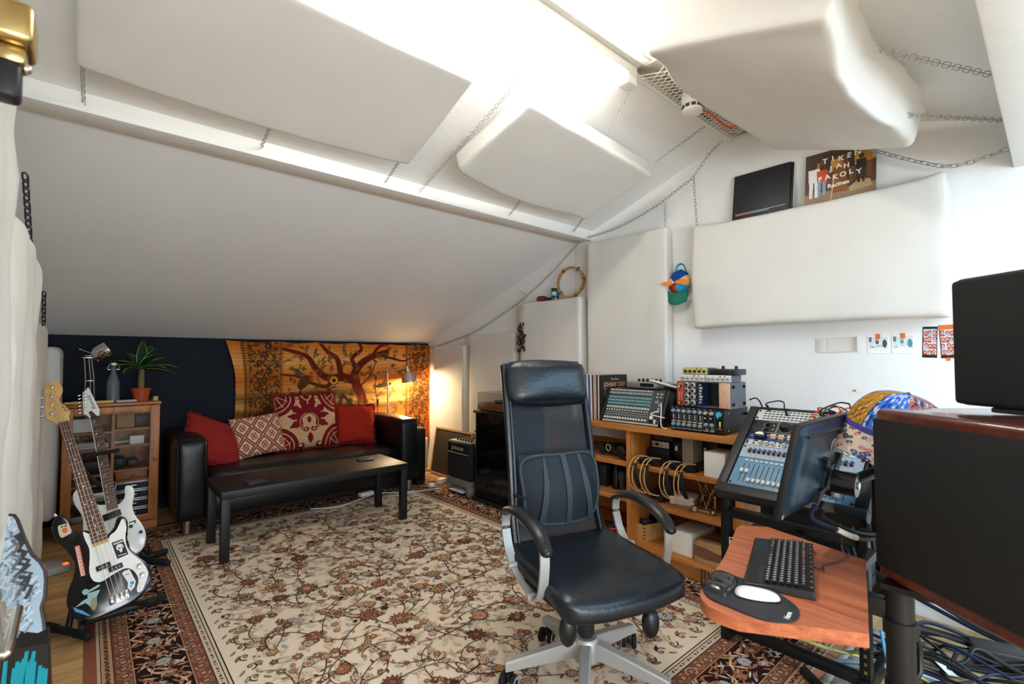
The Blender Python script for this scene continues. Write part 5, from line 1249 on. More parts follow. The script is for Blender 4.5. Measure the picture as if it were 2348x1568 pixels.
KGREY = mat('knob_grey', (150, 154, 158), .4); KCREAM = mat('knob_cream', (222, 196, 150), .4); LEDR = mat('led_red', (255, 60, 40), .4, emit=((255, 60, 30), 3)); LEDG = mat('led_green', (90, 255, 100), .4, emit=((120, 255, 90), 3)); LEDY = mat('led_amber', (255, 220, 90), .4, emit=((255, 200, 70), 3))
PRINT = mat('panel_print', (196, 198, 196), .5)
def knob_mesh(r, h_, cap, base=KDARK, n=14):
    m = MB(); m.lathe([(0, 0), (r, 0), (r*.9, h_*.5), (r*.62, h_*.55), (r*.58, h_), (0, h_)], n, 0); m.lathe([(0, h_*1.002), (r*.55, h_*1.002), (r*.5, h_*1.04), (0, h_*1.04)], n, 1); m.box(-r*.08, 0, h_*1.03, r*.08, r*.6, h_*1.07, 2)
    return m.build('knob', [base, cap, KWHITE])
# ---- mixing desk standing on its front edge
v_ = V((.105, 0, .235)).normalized()
mxM = frame((2.705, 2.135, .853), (0, -1, 0), v_, V((0, -1, 0)).cross(v_))
t = thing('analogue_mixer', 'grey mixing desk with rows of teal and white knobs propped on the shelf', 'mixing desk', mw=mxM)
MW, MH = .485, .245
MIXF = mat('mixer_grey_face', (64, 66, 66), .5)
MB().rbox(0, 0, -.07, MW, MH, 0, .003).build('mixer_body', BLACKM, t)
MB().box(.022, .012, 0, MW-.03, MH-.004, .0025).build('face_plate', MIXF, t)
MB().rbox(-.004, 0, -.07, .02, MH+.004, .012, .004).build('side_cheek', BLACK, t); MB().rbox(MW-.028, 0, -.07, MW+.002, MH+.004, .012, .004).build('side_cheek', BLACK, t)
MB().box(.022, .001, 0, MW-.03, .012, .006).build('front_strip', LGREY, t)
k1 = knob_mesh(.0085, .014, KWHITE, KGREY); k2 = knob_mesh(.0085, .014, KTEAL, KTEAL); k3 = knob_mesh(.0085, .014, KTEAL, KWHITE)
first = {}
def place(k, x, y, z=.0025):
    if k.name not in first: k.parent = t; k.location = (x, y, z); first[k.name] = 1
    else: part_copy(k, t, (x, y, z))
def rowx(c): return .038 + .0213*c
for b, k in ((.93, k1), (.845, k1), (.72, k2), (.63, k2), (.54, k2), (.435, k3)):
    for c in range(16): place(k, rowx(c), b*MH)
m = MB()
for c in range(16): m.sphere((rowx(c), .115*MH, .010), .0085, 7); m.sphere((rowx(c), .35*MH, .007), .0055, 6)
o = m.build('fader_cap', KWHITE, t); o['kind'] = 'stuff'
m = MB()
for c in range(16):
    m.box(rowx(c)-.007, .285*MH, .0025, rowx(c)+.007, .295*MH, .0035); m.flat([(rowx(c)-.004, .24*MH), (rowx(c)+.004, .24*MH), (rowx(c), .19*MH)], .003); m.box(rowx(c)+.0100, .05*MH, .0025, rowx(c)+.0107, .97*MH, .003)
m.build('panel_print', PRINT, t)
for x, y in ((.405, .87), (.405, .78), (.432, .87), (.432, .78), (.432, .56), (.432, .47), (.432, .37)): part_copy(k1, t, (x+.004, y*MH, .0025))
m = MB(); m.box(.395, .62*MH, .0025, .425, .70*MH, .004); m.build('display', mat('lcd_grey', (120, 136, 130), .3), t)
m = MB(); m.rbox(.42, .06*MH, .003, .434, .17*MH, .014, .002); m.build('master_fader', KWHITE, t)
m = MB()
for k in range(2): m.rbox(.388 + .014*k, .06*MH, .0025, .397 + .014*k, .22*MH, .010, .001)
m.build('button_bank', BLACK, t)
m = MB(); m.tube(smooth_path([(.395, .30*MH, .02), (.43, .35*MH, .03), (.455, .40*MH, .028)], 5), [.004]*10+[.006], n=8); m.tube(smooth_path([(.395, .30*MH, .02), (.42, .26*MH, .03), (.475, .235*MH, .03), (.50, .23*MH, .02)], 5), .0035, n=8); m.rbox(.392, .16*MH, .006, .412, .26*MH, .022, .002)
m.v = [tuple(mxM @ V(p)) for p in m.v]
tag(m.build('white_cable', PAPER), 'white plugs and cable poking out of the mixing desk', 'cable')
o = MB().tube(smooth_path([(2.665, 1.634, 1.01), (2.66, 1.628, .97), (2.655, 1.63, .90), (2.66, 1.625, .862), (2.655, 1.59, .857)], 5), .003).build('white_cable', PAPER); tag(o, 'thin white cable hanging down beside the blue knob preamp', 'cable')
# ---- gear behind the mixer
o = MB().rbox(2.925, 1.62, .8505, 3.10, 2.10, 1.075, .006).build('equipment_case', DGREY); tag(o, 'dark grey box standing behind the mixing desk', 'box')
t = thing('small_mixer', 'small silver mixer with black knobs lying on the box behind the mixing desk', 'mixer', mw=frame((3.0, 1.93, 1.0765), (0, -1, 0), (1, 0, 0), (0, 0, 1)) @ M.Identity(4))
t.matrix_world = M.Translation((3.0, 1.93, 1.0765)) @ M.Rotation(R(-4), 4, 'Z')
MB().rbox(-.10, -.14, 0, .09, .12, .045, .004).build('mixer_body', SILVER, t)
kk = MB().lathe([(0, 0), (.009, 0), (.008, .02), (0, .02)], 10).build('knob', BLACK, t); kk.location = (-.07, -.11, .045)
for i in range(5):
    for j in range(2):
        if i or j: part_copy(kk, t, (-.07 + .05*j, -.11 + .036*i, .045))
m = MB(); m.box(-.102, -.11, .012, -.0995, .0, .036); m.build('connector_panel', BLACK, t)
t = thing('flat_case', 'flat dark grey case lying beside the red module rack', 'case', (2.94, 1.60, 1.0765), R(8))
t.location = (2.99, 1.68, 1.0765)
MB().rbox(-.10, -.055, .0, .09, .055, .034, .004).build('case_body', DGREY, t)
t.location = (2.99, 1.70, 1.0765)
m = MB(); m.rbox(-.06, -.09, 0, .06, .09, .012, .004); o = m.build('white_tablet', PAPER, loc=(2.83, 1.70, 1.105), rot=(.25, .2, .3)); tag(o, 'white slim device tilted on the top edge of the mixing desk', 'device')
# ---- records
spc = [(228, 228, 224), (222, 214, 204), (196, 70, 54), (232, 232, 230), (206, 206, 200), (38, 38, 40), (226, 226, 222), (52, 88, 140), (214, 214, 210), (30, 30, 32), (206, 168, 150), (190, 160, 150), (40, 36, 36), (226, 220, 206), (24, 24, 26)]
lbls = ['white record sleeve at the end of the row nearest the chair', 'cream record sleeve second from the chair end of the row', 'red spined record sleeve on the shelf', 'bright white record sleeve right after the red spine', 'pale grey record sleeve before the thin black one', 'black spined record sleeve before the blue one', 'white record sleeve directly before the blue spine', 'blue spined record sleeve on the shelf', 'pale record sleeve directly after the blue spine', 'black record sleeve before the two pinkish ones', 'first pinkish record sleeve on the shelf', 'second pinkish record sleeve on the shelf', 'dark record sleeve behind the cream one by the mixing desk', 'cream record sleeve directly behind the black lettered one', 'black record sleeve lettered in orange at the end of the row']
y = 2.335
for i, c in enumerate(spc):
    th_ = .0122 if i != 7 else .014
    t = thing('record_sleeve', lbls[i], 'record', (2.725 + .006*random.uniform(-1, 1), y, .8505), 0, 'records on the shelf')
    lean_ = .006*(i/14)
    m = MB(); m.add([(0, -th_+lean_*0, 0), (.312, -th_, 0), (.312, -.001, 0), (0, -.001, 0), (0, -th_+.022*(1-i/14), .315), (.312, -th_+.022*(1-i/14), .315), (.312, -.001+.022*(1-i/14), .315), (0, -.001+.022*(1-i/14), .315)], [(0,3,2,1),(4,5,6,7),(0,1,5,4),(1,2,6,5),(2,3,7,6),(3,0,4,7)])
    m.build('sleeve', mat('sleeve_colour', c, .55, noise=(40, .15)), t)
    if i == 14:
        G = frame((0, -th_-.0006, 0), (1, 0, 0), (0, 0, 1), (0, -1, 0))
        ORT = mat('orange_print', (206, 150, 116), .5)
        m = MB(); m.text('JOHNNY CASH', G @ M.Translation((.165, .245, 0)), .048, sx=.78, bold=.001); m.text('The Great', G @ M.Translation((.165, .285, 0)), .022, bold=.0005); m.build('cover_lettering', ORT, t)
        m = MB().at(G); m.box(.05, .215, 0, .28, .219, .0006).box(.05, 0.03, 0, .054, .215, .0006).box(.276, .03, 0, .28, .215, .0006); m.build('cover_frame', ORT, t)
        m = MB().at(G); m.flat(smooth2([(.15, .05), (.13, .12), (.15, .19), (.20, .20), (.24, .16), (.25, .05)], 4), .0004); m.build('cover_figure', mat('cover_orange', (196, 104, 60), .5), t)
    y -= th_ + .0004
t = thing('leaning_booklet', 'white booklet with blue and red bands leaning by the records', 'booklet', mw=M.Translation((2.70, 2.37, .8512)) @ M.Rotation(R(-6), 4, 'X'))
MB().rbox(0, 0, 0, .2, .02, .27, .001).build('booklet_body', PAPER, t)
m = MB(); m.box(-.0008, 0, .17, 0, .02, .20); m.build('blue_band', KBLUE, t)
m = MB(); m.box(-.0008, 0, .10, 0, .02, .112); m.build('red_band', mat('red_print', (200, 70, 56), .5), t)

# ---- blue knob preamp box
t = thing('preamp_box', 'black preamp box with two rows of blue knobs on the shelf', 'preamp', mw=face(2.68, 1.578, .857))
BW, BH = .33, .137
MB().rbox(0, 0, -.31, BW, BH, 0, .003).build('box_body', BLACKM, t)
MB().box(.002, .003, 0, BW-.002, BH-.003, .002).build('face_plate', mat('gloss_face', (14, 15, 17), .3), t)
kb1 = knob_mesh(.0125, .018, KBLUE, KGREY, 8); kb2 = knob_mesh(.0125, .018, KCREAM, KGREY, 8)
first.clear()
for c in range(8):
    x = .022 + .034*c
    place(kb1 if c < 6 else kb2, x, .82*BH, .002); place(kb1, x, (.24 if c < 6 else .33)*BH, .002)
bt = MB().cyl((0, 0, 0), (0, 0, .004), .0035, n=8).build('push_button', KWHITE, t); bt.location = (.022, .66*BH, .002); n0 = 1
btr = MB().cyl((0, 0, 0), (0, 0, .004), .0035, n=8).build('push_button', mat('button_red', (190, 80, 70), .4), t); btr.location = (.022, .45*BH, .002)
for c in range(6):
    x = .022 + .034*c
    for q in (.66, .59, .52):
        if not (c == 0 and q == .66): part_copy(bt, t, (x, q*BH, .002))
    if c: part_copy(btr, t, (x, .45*BH, .002))
    for dx in (-.008, 0, .008): part_copy(bt, t, (x+dx, .375*BH, .001))
m = MB()
for c in range(8):
    x = .022 + .034*c; m.box(x-.014, .055*BH, .002, x+.013, .085*BH, .0026); m.box(x-.012, .945*BH, .002, x-.002, .965*BH, .0026); m.box(x+.0165, .08*BH, .002, x+.0170, .97*BH, .0024)
    if c < 6:
        for q in (.66, .59, .52, .45): m.box(x+.006, q*BH-.001, .002, x+.012, q*BH+.001, .0024)
    else:
        m.lathe([(.008, .002), (.008, .004), (.005, .004), (.005, .002)], 14, T=M.Translation((x+.004, .15*BH, 0))); m.sphere((x-.006, .60*BH, .004), (.006, .005, .003), 6)
m.build('panel_print', PRINT, t)
m = MB(); m.text('heritage', M.Translation((.304, .20*BH, .0026)), .009); m.build('maker_lettering', PRINT, t)
m = MB(); m.flat([(x*.042 + .288, y*.042 + .72*BH) for x, y in [(-.05,.35),(.0,.62),(.18,.5),(.30,.72),(.45,.55),(.75,.5),(.72,.2),(.62,.0),(.45,.02),(.35,-.05),(.22,-.2),(.18,-.42),(.05,-.15),(-.1,-.15),(.02,.05),(-.12,.15)]], .003); m.build('animal_emblem', mat('emblem_blue', (70, 186, 226), .4), t)
m = MB(); m.flat([(.288+.042*.5, .72*BH+.042*.36), (.288+.042*.64, .72*BH+.042*.38), (.288+.042*.56, .72*BH+.042*.24)], .0033); m.build('emblem_eye', BLACK, t)
for q, mm_ in ((.47, LEDG), (.38, LEDY), (.29, LEDR)): MB().sphere((.307, q*BH, .003), .0035, 6).build('indicator_light', mm_, t)
sc_ = MB().cyl((0, 0, 0), (.004, 0, 0), .005, n=10).build('screw_head', KGREY, t); sc_.location = (BW, .85*BH, -.05); part_copy(sc_, t, (BW, .12*BH, -.05))
m = MB(); m.cyl((BW, .72*BH, -.28), (BW+.012, .72*BH, -.28), .010, n=12); m.build('bumper', RUBBER, t)
# ---- module rack
t = thing('module_rack', 'grey module rack with a red module and an open slot on the preamp box', 'rack', mw=face(2.70, 1.545, .9985))
RW, RH = .325, .148
RKG = mat('rack_grey', (92, 94, 96), .5)
m = MB(); m.box(0, 0, -.20, RW, .004, 0).box(0, RH-.004, -.20, RW, RH, 0).box(0, .004, -.20, .003, RH-.004, 0).box(RW-.003, .004, -.20, RW, RH-.004, 0).box(.003, .004, -.20, RW-.003, RH-.004, -.19); m.build('rack_shell', RKG, t)
rm = MB().rbox(.003, .003, -.15, .046, RH-.003, .003, .001).build('module', mat('module_red', (176, 62, 40), .45), t); rm['label'] = 'red module'
m = MB(); m.text('GROOVE', M.Translation((.032, .5*RH, .0034)) @ M.Rotation(R(90), 4, 'Z'), .014); m.text('1BIT', M.Translation((.016, .46*RH, .0034)) @ M.Rotation(R(90), 4, 'Z'), .012)
m.v = m.v
m = MB(); rq = random.Random(2)
for k in range(13): a = R(-50 + 23*k); m.at(M.Translation((.025, .80*RH, 0)) @ M.Rotation(a, 4, 'Z')).box(.013, -.001, .003, .018, .001, .0036)
m.at(M.Identity(4))
for k in range(4):
    for x0_ in (.012, .028): m.tube(smooth_path([(x0_, (.56-.09*k)*RH, .0034), (x0_+.008, (.54-.09*k)*RH, .0034), (x0_+.002, (.50-.09*k)*RH, .0034)], 4), .0012, n=4)
m.build('panel_print', KWHITE, rm)
for q, r_ in ((.80, .010), (.13, .008)): kq = knob_mesh(r_, .014, KWHITE, KDARK); kq.parent = rm; kq.location = (.025, q*RH, .003)
rm = MB().rbox(.048, .003, -.15, .128, RH-.003, .003, .001).build('module', mat('module_dark', (24, 26, 30), .4), t); rm['label'] = 'dark module with eight silver knobs'
first.clear(); ks = MB(); ks.lathe([(0, 0), (.017, 0), (.017, .004), (.012, .006), (.0115, .012), (0, .012)], 18, 0); ks.lathe([(0, .0121), (.008, .0121), (.006, .016), (0, .016)], 14, 1); ks = ks.build('knob', [SILVER, BLACK]); ks.parent = rm; ks.location = (.068, .86*RH, .003)
for r_ in range(4):
    for c in range(2):
        if r_ or c: part_copy(ks, rm, (.068 + .038*c, (.86-.235*r_)*RH, .003))
m = MB()
for r_ in range(4):
    for c in range(3): m.sphere((.052 + .036*c, (.975-.235*r_)*RH - .002, .003), .0028, 5)
m.build('panel_print', KWHITE, rm)
m = MB(); m.box(.131, .006, -.15, .135, RH-.006, -.005); m.build('circuit_board', mat('circuit_blue', (36, 66, 110), .5), t)
m = MB()
for k in range(7): m.rbox(.136, .02 + .017*k, -.03, .136 + .006 + .004*(k % 3), .031 + .017*k, -.012, .001)
m.build('component_row', KCREAM, t)
m = MB(); m.box(.17, .01, -.185, .176, RH-.01, -.18).box(.21, .01, -.185, .216, RH-.01, -.18).box(.245, .01, -.185, .25, RH-.01, -.18); m.build('edge_connector', GREY, t)
bp_ = MB().rbox(.262, .002, -.01, RW-.001, RH-.002, .003, .001).build('blank_panel', mat('blank_pink_beige', (214, 170, 142), .5), t)
m = MB()
for x, y in ((.272, .95), (.312, .95), (.272, .05), (.312, .05)): m.cyl((x, y*RH, .002), (x, y*RH, .0036), .0022, n=8)
for k in range(3): m.box(.284, (.66-.06*k)*RH, .003, .287, (.675-.06*k)*RH, .0034); m.box(.291, (.66-.06*k)*RH, .003, .297, (.667-.06*k)*RH, .0034)
m.box(.276, .90*RH, .003, .306, .905*RH, .0034); m.build('panel_print', DGREY, bp_)
ft = MB().cyl((0, 0, 0), (.010, 0, 0), .009, n=12).build('bumper', RUBBER, t); ft.location = (RW, .83*RH, -.03)
for y, z in ((.83, -.17), (.17, -.03), (.17, -.17)): part_copy(ft, t, (RW, y*RH, z))
m = MB(); m.box(.262, -.006, -.18, .30, 0, -.15).box(.02, -.006, -.18, .06, 0, -.15).box(.02, -.006, -.05, .06, 0, -.02).box(.262, -.006, -.05, .30, 0, -.02); m.build('foot', RUBBER, t)
def small_unit(label, y0, w_, z0, h_, x0, dep, mface, mbody, kn, nk, group):
    t = thing('preamp_unit', label, 'preamp', mw=face(x0, y0, z0), group=group)
    MB().rbox(0, .002, -dep, w_, h_, -.002, .002).build('unit_body', mbody, t)
    MB().rbox(0, .001, -.002, w_, h_, .002, .001).build('face_plate', mface, t)
    for k in range(nk):
        q = knob_mesh(.0085, .015, kn, kn) if k == 0 else q
        if k == 0: q.parent = t; q.location = (.018 + (w_-.036)*k/(nk-1), .48*h_, .002)
        else: part_copy(q, t, (.018 + (w_-.036)*k/(nk-1), .48*h_, .002))
    m = MB()
    for x in (.62, .80): m.cyl((x*w_-.004, .82*h_, .002), (x*w_-.004, .82*h_, .005), .0035, n=8)
    m.box(.003, .45*h_, .002, .007, .52*h_, .003).box(w_-.007, .45*h_, .002, w_-.003, .52*h_, .003); m.build('push_button', BLACK, t)
    return t
ALF = mat('silver_face', (214, 212, 206), .4); GOLDF = mat('gold_face', (206, 192, 118), .35, metal=.3)
small_unit('silver faced preamp unit above the red module', 1.522, .155, 1.1475, .040, 2.70, .13, ALF, RKG, KGREY, 5, 'silver faced preamp units')
small_unit('silver faced preamp unit above the pink blank panel', 1.364, .150, 1.1475, .040, 2.70, .13, ALF, RKG, KGREY, 5, 'silver faced preamp units')
small_unit('gold faced preamp unit on top of the gear stack', 1.504, .152, 1.1885, .040, 2.70, .12, GOLDF, RKG, BLACK, 5, None)
t = thing('black_box_unit', 'black unit with knobs on its top beside the gold faced unit', 'preamp', mw=face(2.715, 1.348, 1.1885))
MB().rbox(0, .001, -.11, .165, .034, 0, .003).build('unit_body', DGREY, t); MB().rbox(.01, .004, 0, .115, .030, .002, .001).build('dark_panel', BLACK, t)
kk = MB().lathe([(0, 0), (.009, 0), (.008, .018), (0, .018)], 12, T=M.Rotation(R(-90), 4, 'X')).build('knob', BLACK, t); kk.location = (.065, .034, -.04); part_copy(kk, t, (.14, .034, -.04))
kk = MB().lathe([(0, 0), (.009, 0), (.007, .012), (0, .012)], 12).build('knob', BLACK, t); kk.location = (.138, .017, 0)
o = MB().tube(smooth_path([(2.93, 1.213, 1.04), (2.95, 1.18, 1.05), (2.99, 1.165, 1.0), (3.0, 1.16, .90), (2.99, 1.17, .856)], 6), .004).build('cable', BLACK); tag(o, 'black cable looping down behind the module rack', 'cable')

# ---- things in the shelf compartments
def sb(name, label, cat, y0, y1, z0, h_, x0, x1, m_, r=.004, group=None, rz=0):
    o = MB().rbox(-(x1-x0)/2, -(y1-y0)/2, 0, (x1-x0)/2, (y1-y0)/2, h_, r).build(name, m_, loc=((x0+x1)/2, (y0+y1)/2, z0 + .0006), rot=(0, 0, rz)); return tag(o, label, cat, group)
GREYC = mat('grey_card', (156, 148, 134), .7)
sb('carton', 'upright grey cardboard box on the upper shelf behind the headphones', 'box', 1.478, 1.550, .61, .185, 2.76, 3.0, GREYC)
sb('carton', 'white box at the front of the upper shelf by the desk', 'box', 1.238, 1.36, .61, .142, 2.66, 2.83, PAPER)
t = thing('audio_interface', 'black audio interface with a rounded silver front on the upper shelf', 'audio interface', mw=face(2.82, 1.80, .70))
MB().rbox(0, 0, -.15, .13, .045, 0, .008).build('unit_body', BLACK, t); MB().rbox(.002, .002, 0, .128, .043, .004, .0035, 3).build('face_plate', SILVER, t)
m = MB(); m.rbox(.03, .014, .004, .055, .032, .006, .001); m.build('display', BLACK, t)
m = MB(); m.cyl((.015, .022, .004), (.015, .022, .008), .005, n=10).cyl((.075, .022, .004), (.075, .022, .006), .004, n=10); m.build('button', DGREY, t)
sb('black_unit', 'black box under the audio interface on the upper shelf', 'box', 1.66, 1.82, .61, .088, 2.80, 3.05, BLACK)
sb('black_unit', 'dark box on top of the audio interface with a pale slot', 'box', 1.66, 1.80, .7455, .05, 2.84, 3.05, DGREY)
sb('small_remote', 'thin pale remote lying at the top of the upper shelf stack', 'remote', 1.69, 1.79, .796, .012, 2.82, 2.87, LGREY)
sb('black_unit', 'dark bag-like box beside the upright grey cardboard box', 'box', 1.56, 1.655, .61, .15, 2.82, 3.05, BLACK, .02)
o = MB().flat([(0, 0), (.02, 0), (.018, .03), (.004, .03)], 0).build('label_tag', PAPER, mw=face(2.815, 1.63, .70)); tag(o, 'little white paper tag on the dark bag-like box', 'tag')
t = thing('rack_unit', 'dark rack unit with red and yellow buttons standing beside the white box', 'rack unit', mw=face(2.86, 1.468, .612))
MB().rbox(0, 0, -.18, .095, .17, 0, .003).build('unit_body', BLACK, t)
for k in range(5):
    mm_ = (KDARK, KCREAM, mat('red_key', (196, 70, 44), .4), KCREAM, KDARK)[k]
    MB().rbox(.008, .02 + .028*k, 0, .026, .040 + .028*k, .006, .002).build('button', mm_, t)
m = MB()
for k in range(4):
    for j in range(2): m.rbox(.036 + .028*j, .03 + .034*k, 0, .058 + .028*j, .055 + .034*k, .004, .002)
m.build('pad_grid', DGREY, t)
TAN = mat('tan_headband', (206, 160, 110), .45); PADM = mat('ear_pad', (12, 12, 13), .8)
def headphones(label, y0):
    t = thing('headphones', label, 'headphones', (2.66, y0, .611), 0, 'studio headphones hung over the shelf edge')
    for dy, px_ in ((0, .055), (-.052, .06)):
        c = MB(); c.lathe([(0, 0), (.036, 0), (.042, .006), (.042, .018), (.036, .022), (.035, .028), (.030, .036), (.012, .042), (0, .042)], 22, T=M.Translation((px_ + (0 if dy == 0 else .09), dy*.3 - .03, 0 if dy == 0 else .0)))
        if dy == 0: cup = c.build('ear_cup', PADM, t); MB().lathe([(.0, .0425), (.016, .0425), (.016, .044), (0, .044)], 18, T=M.Translation((px_, -.03, 0))).build('tan_disc', TAN, cup)
        else: c.build('ear_cup', PADM, t)
    for k, oy in ((0, 0), (1, -.028)):
        m = MB(); m.tube(smooth_path([(.045, oy-.035, .046), (.0, oy-.012, .05), (-.035, oy+.008, .026), (-.058, oy+.016, -.03), (-.062, oy+.015, -.09), (-.045, oy+.005, -.14), (-.015, oy-.02, -.170), (.005, oy-.045, -.172)], 5), .0034, n=7); m.build('headband_wire', TAN, t)
    m = MB(); m.grid(lambda u, v: (-.048 + .012*u - .012*math.sin(v*3.1) + .03*v*v, -.006 - .022*u - .020*v, .01 - .155*v), 6, 12)
    o = m.build('head_strap', PADM, t, sharp=0); md = o.modifiers.new('thickness', 'SOLIDIFY'); md.thickness = .005
    m = MB(); m.cyl((-.012, -.012, .046), (-.012, -.046, .050), .006, n=8); m.build('slider', STEEL, t)
    return t
for lb, y0 in (('tan banded headphones hung over the shelf edge, next to the upright', 1.812), ('tan banded headphones on the shelf edge, second from the upright', 1.726), ('tan banded headphones on the shelf edge, third from the upright', 1.592), ('tan banded headphones on the shelf edge, closest to the white box', 1.497)):
    headphones(lb, y0)
o = MB()
for sgn in (0, 1): pass
# middle compartment, right column
sb('carton', 'small white carton under the hanging headphones', 'box', 1.50, 1.645, .382, .055, 2.76, 2.90, PAPER, .003, None, .2)
t = thing('shock_mount', 'gold wire spider shock mount on the middle shelf', 'shock mount', (2.79, 1.405, .384))
GOLDW = mat('old_gold_metal', (186, 168, 126), .3, metal=.9)
m = MB(); rs_ = random.Random(3)
pA = [(.05*math.cos(a), .05*math.sin(a), .015) for a in [k*math.pi/2+.3 for k in range(4)]]; pB = [(.032*math.cos(a), .032*math.sin(a), .09) for a in [k*math.pi/2+.9 for k in range(4)]]; pC = [(.055*math.cos(a), .055*math.sin(a), .165) for a in [k*math.pi/2+.3 for k in range(4)]]
for k in range(4):
    for a, b in ((pA[k], pA[(k+1) % 4]), (pA[k], pB[k]), (pA[k], pB[(k+3) % 4]), (pB[k], pC[k]), (pB[k], pC[(k+1) % 4]), (pC[k], pC[(k+1) % 4]), (pB[k], pB[(k+1) % 4])): m.cyl(a, b, .0022, n=6)
m.build('wire_cage', GOLDW, t)
m = MB(); m.sphere((.06, .03, .02), .014, 8).sphere((-.03, -.06, .09), .012, 8).cyl((-.03, -.06, .09), (-.03, -.06, .02), .006, n=8); m.build('clamp_knob', GOLDW, t)
t = thing('microphone_clamp', 'old gold microphone clamp ring lying at the front of the middle shelf', 'microphone clamp', (2.715, 1.40, .383))
m = MB(); m.lathe([(.018, 0), (.023, 0), (.023, .026), (.018, .026), (.018, 0)], 20, T=M.Translation((0, .05, 0)) @ M.Rotation(R(12), 4, 'Y')); m.build('ring', GOLDW, t)
m = MB(); m.rbox(-.012, -.05, .002, .012, .028, .02, .005).sphere((0, -.065, .014), .014, 8); m.build('clamp_arm', GOLDW, t)
t = thing('ball_mount', 'second wire mount with a round knob beside the spider shock mount', 'shock mount', (2.80, 1.28, .383))
m = MB(); m.cyl((0, 0, .002), (.0, .02, .15), .004, n=8).cyl((.02, -.02, .002), (-.01, .03, .12), .003, n=8).cyl((-.03, 0, .01), (.02, .03, .14), .003, n=8); m.build('rods', GOLDW, t)
m = MB(); m.sphere((0, 0, .045), .016, 8).sphere((.0, .02, .15), .012, 8); m.build('ball_knob', GOLDW, t)
o = MB()
for k in range(5): o.tube([(2.80 + .045*math.cos(a+k), 1.70 + .07*math.sin(a+k*.4), .388 + .006*k + .01*math.sin(3*a+k)) for a in [i*2*math.pi/24 for i in range(24)]], .005, n=6, closed=True)
q = o.build('coiled_cable', BLACK); tag(q, 'coiled black cable on the middle shelf behind the headphones', 'cable')
o = MB().rbox(-.02, -.018, 0, .02, .018, .11, .006).build('microphone_clip', BLACK, loc=(2.70, 1.69, .384), rot=(.5, .1, .3)); tag(o, 'black clip propped at the front of the middle shelf', 'clip')
o.location = (2.72, 1.69, .392)
# bottom compartment, right column
PINE = mat('pine_box_wood', (206, 168, 108), .55, wood=('y', 18, (176, 132, 78)))
t = thing('pine_box', 'pine wooden box with comb joints on the bottom shelf', 'box', (2.80, 1.835, .1125), R(-12))
m = MB(); m.box(-.085, -.068, 0, .085, -.058, .10).box(-.085, .058, 0, .085, .068, .10).box(-.085, -.058, 0, -.075, .058, .10).box(.075, -.058, 0, .085, .058, .10).box(-.075, -.058, 0, .075, .058, .008); m.build('box_body', PINE, t)
m = MB()
for k in range(4): m.box(-.0856, -.0686, .012 + .022*k, -.075, -.0575, .022 + .022*k)
m.build('comb_joint', mat('joint_dark', (120, 84, 48), .6), t)
o = MB()
for k in range(6): o.tube([(2.80 + (.055 + .004*(k % 3))*math.cos(a), 1.825 + (.05 + .003*(k % 2))*math.sin(a), .216 + .007*(k % 4) + .004*math.sin(2*a+k)) for a in [i*2*math.pi/28 for i in range(28)]], .0045, n=6, closed=True)
q = o.build('coiled_cable', BLACK); tag(q, 'coiled black cable on the pine box', 'cable')
o = MB().cyl((0, 0, 0), (0, .03, .004), .008, n=10).build('cable_plug', STEEL, loc=(2.745, 1.80, .225)); tag(o, 'silver plug of the cable on the pine box', 'plug')
sb('carton', 'white carton on the bottom shelf between pine box and cardboard box', 'box', 1.445, 1.592, .112, .135, 2.69, 2.95, PAPER, .003, None, -.05)
CARD = mat('brown_cardboard', (172, 134, 86), .8, noise=(14, .15)); TAPE = mat('brown_tape', (112, 76, 56), .35)
t = thing('cardboard_box', 'torn cardboard box with brown tape on the bottom shelf by the desk', 'box', (2.80, 1.335, .1125), 0)
MB().rbox(-.135, -.10, 0, .14, .095, .11, .003).build('box_body', CARD, t)
m = MB(); m.add([(-.1356, .095, .035), (-.1356, .02, .028), (-.1356, -.06, .032), (-.1356, -.10, .022), (-.1356, -.10, .085), (-.1356, -.05, .078), (-.1356, .03, .094), (-.1356, .095, .096)], [(7, 6, 5, 4, 3, 2, 1, 0)]); m.build('tape_strip', TAPE, t)
m = MB(); m.add([(-.136, .09, .11), (-.136, -.10, .11), (-.05, -.10, .128), (-.04, .09, .12)], [(0, 1, 2, 3)]); q = m.build('torn_flap', CARD, t); md = q.modifiers.new('thickness', 'SOLIDIFY'); md.thickness = .003
o = MB()
for k in range(3): o.tube(smooth_path([(2.625 - .004*k, 1.36 - .02*k, .10), (2.61, 1.355 - .02*k, .06), (2.60 + .01*k, 1.35 - .025*k, .02), (2.60 + .01*k, 1.30 - .02*k, .016), (2.62, 1.24, .016)], 5), .004, n=6)
q = o.build('black_cable', BLACK); tag(q, 'black cables hanging in front of the shelf base beside the desk', 'cable')
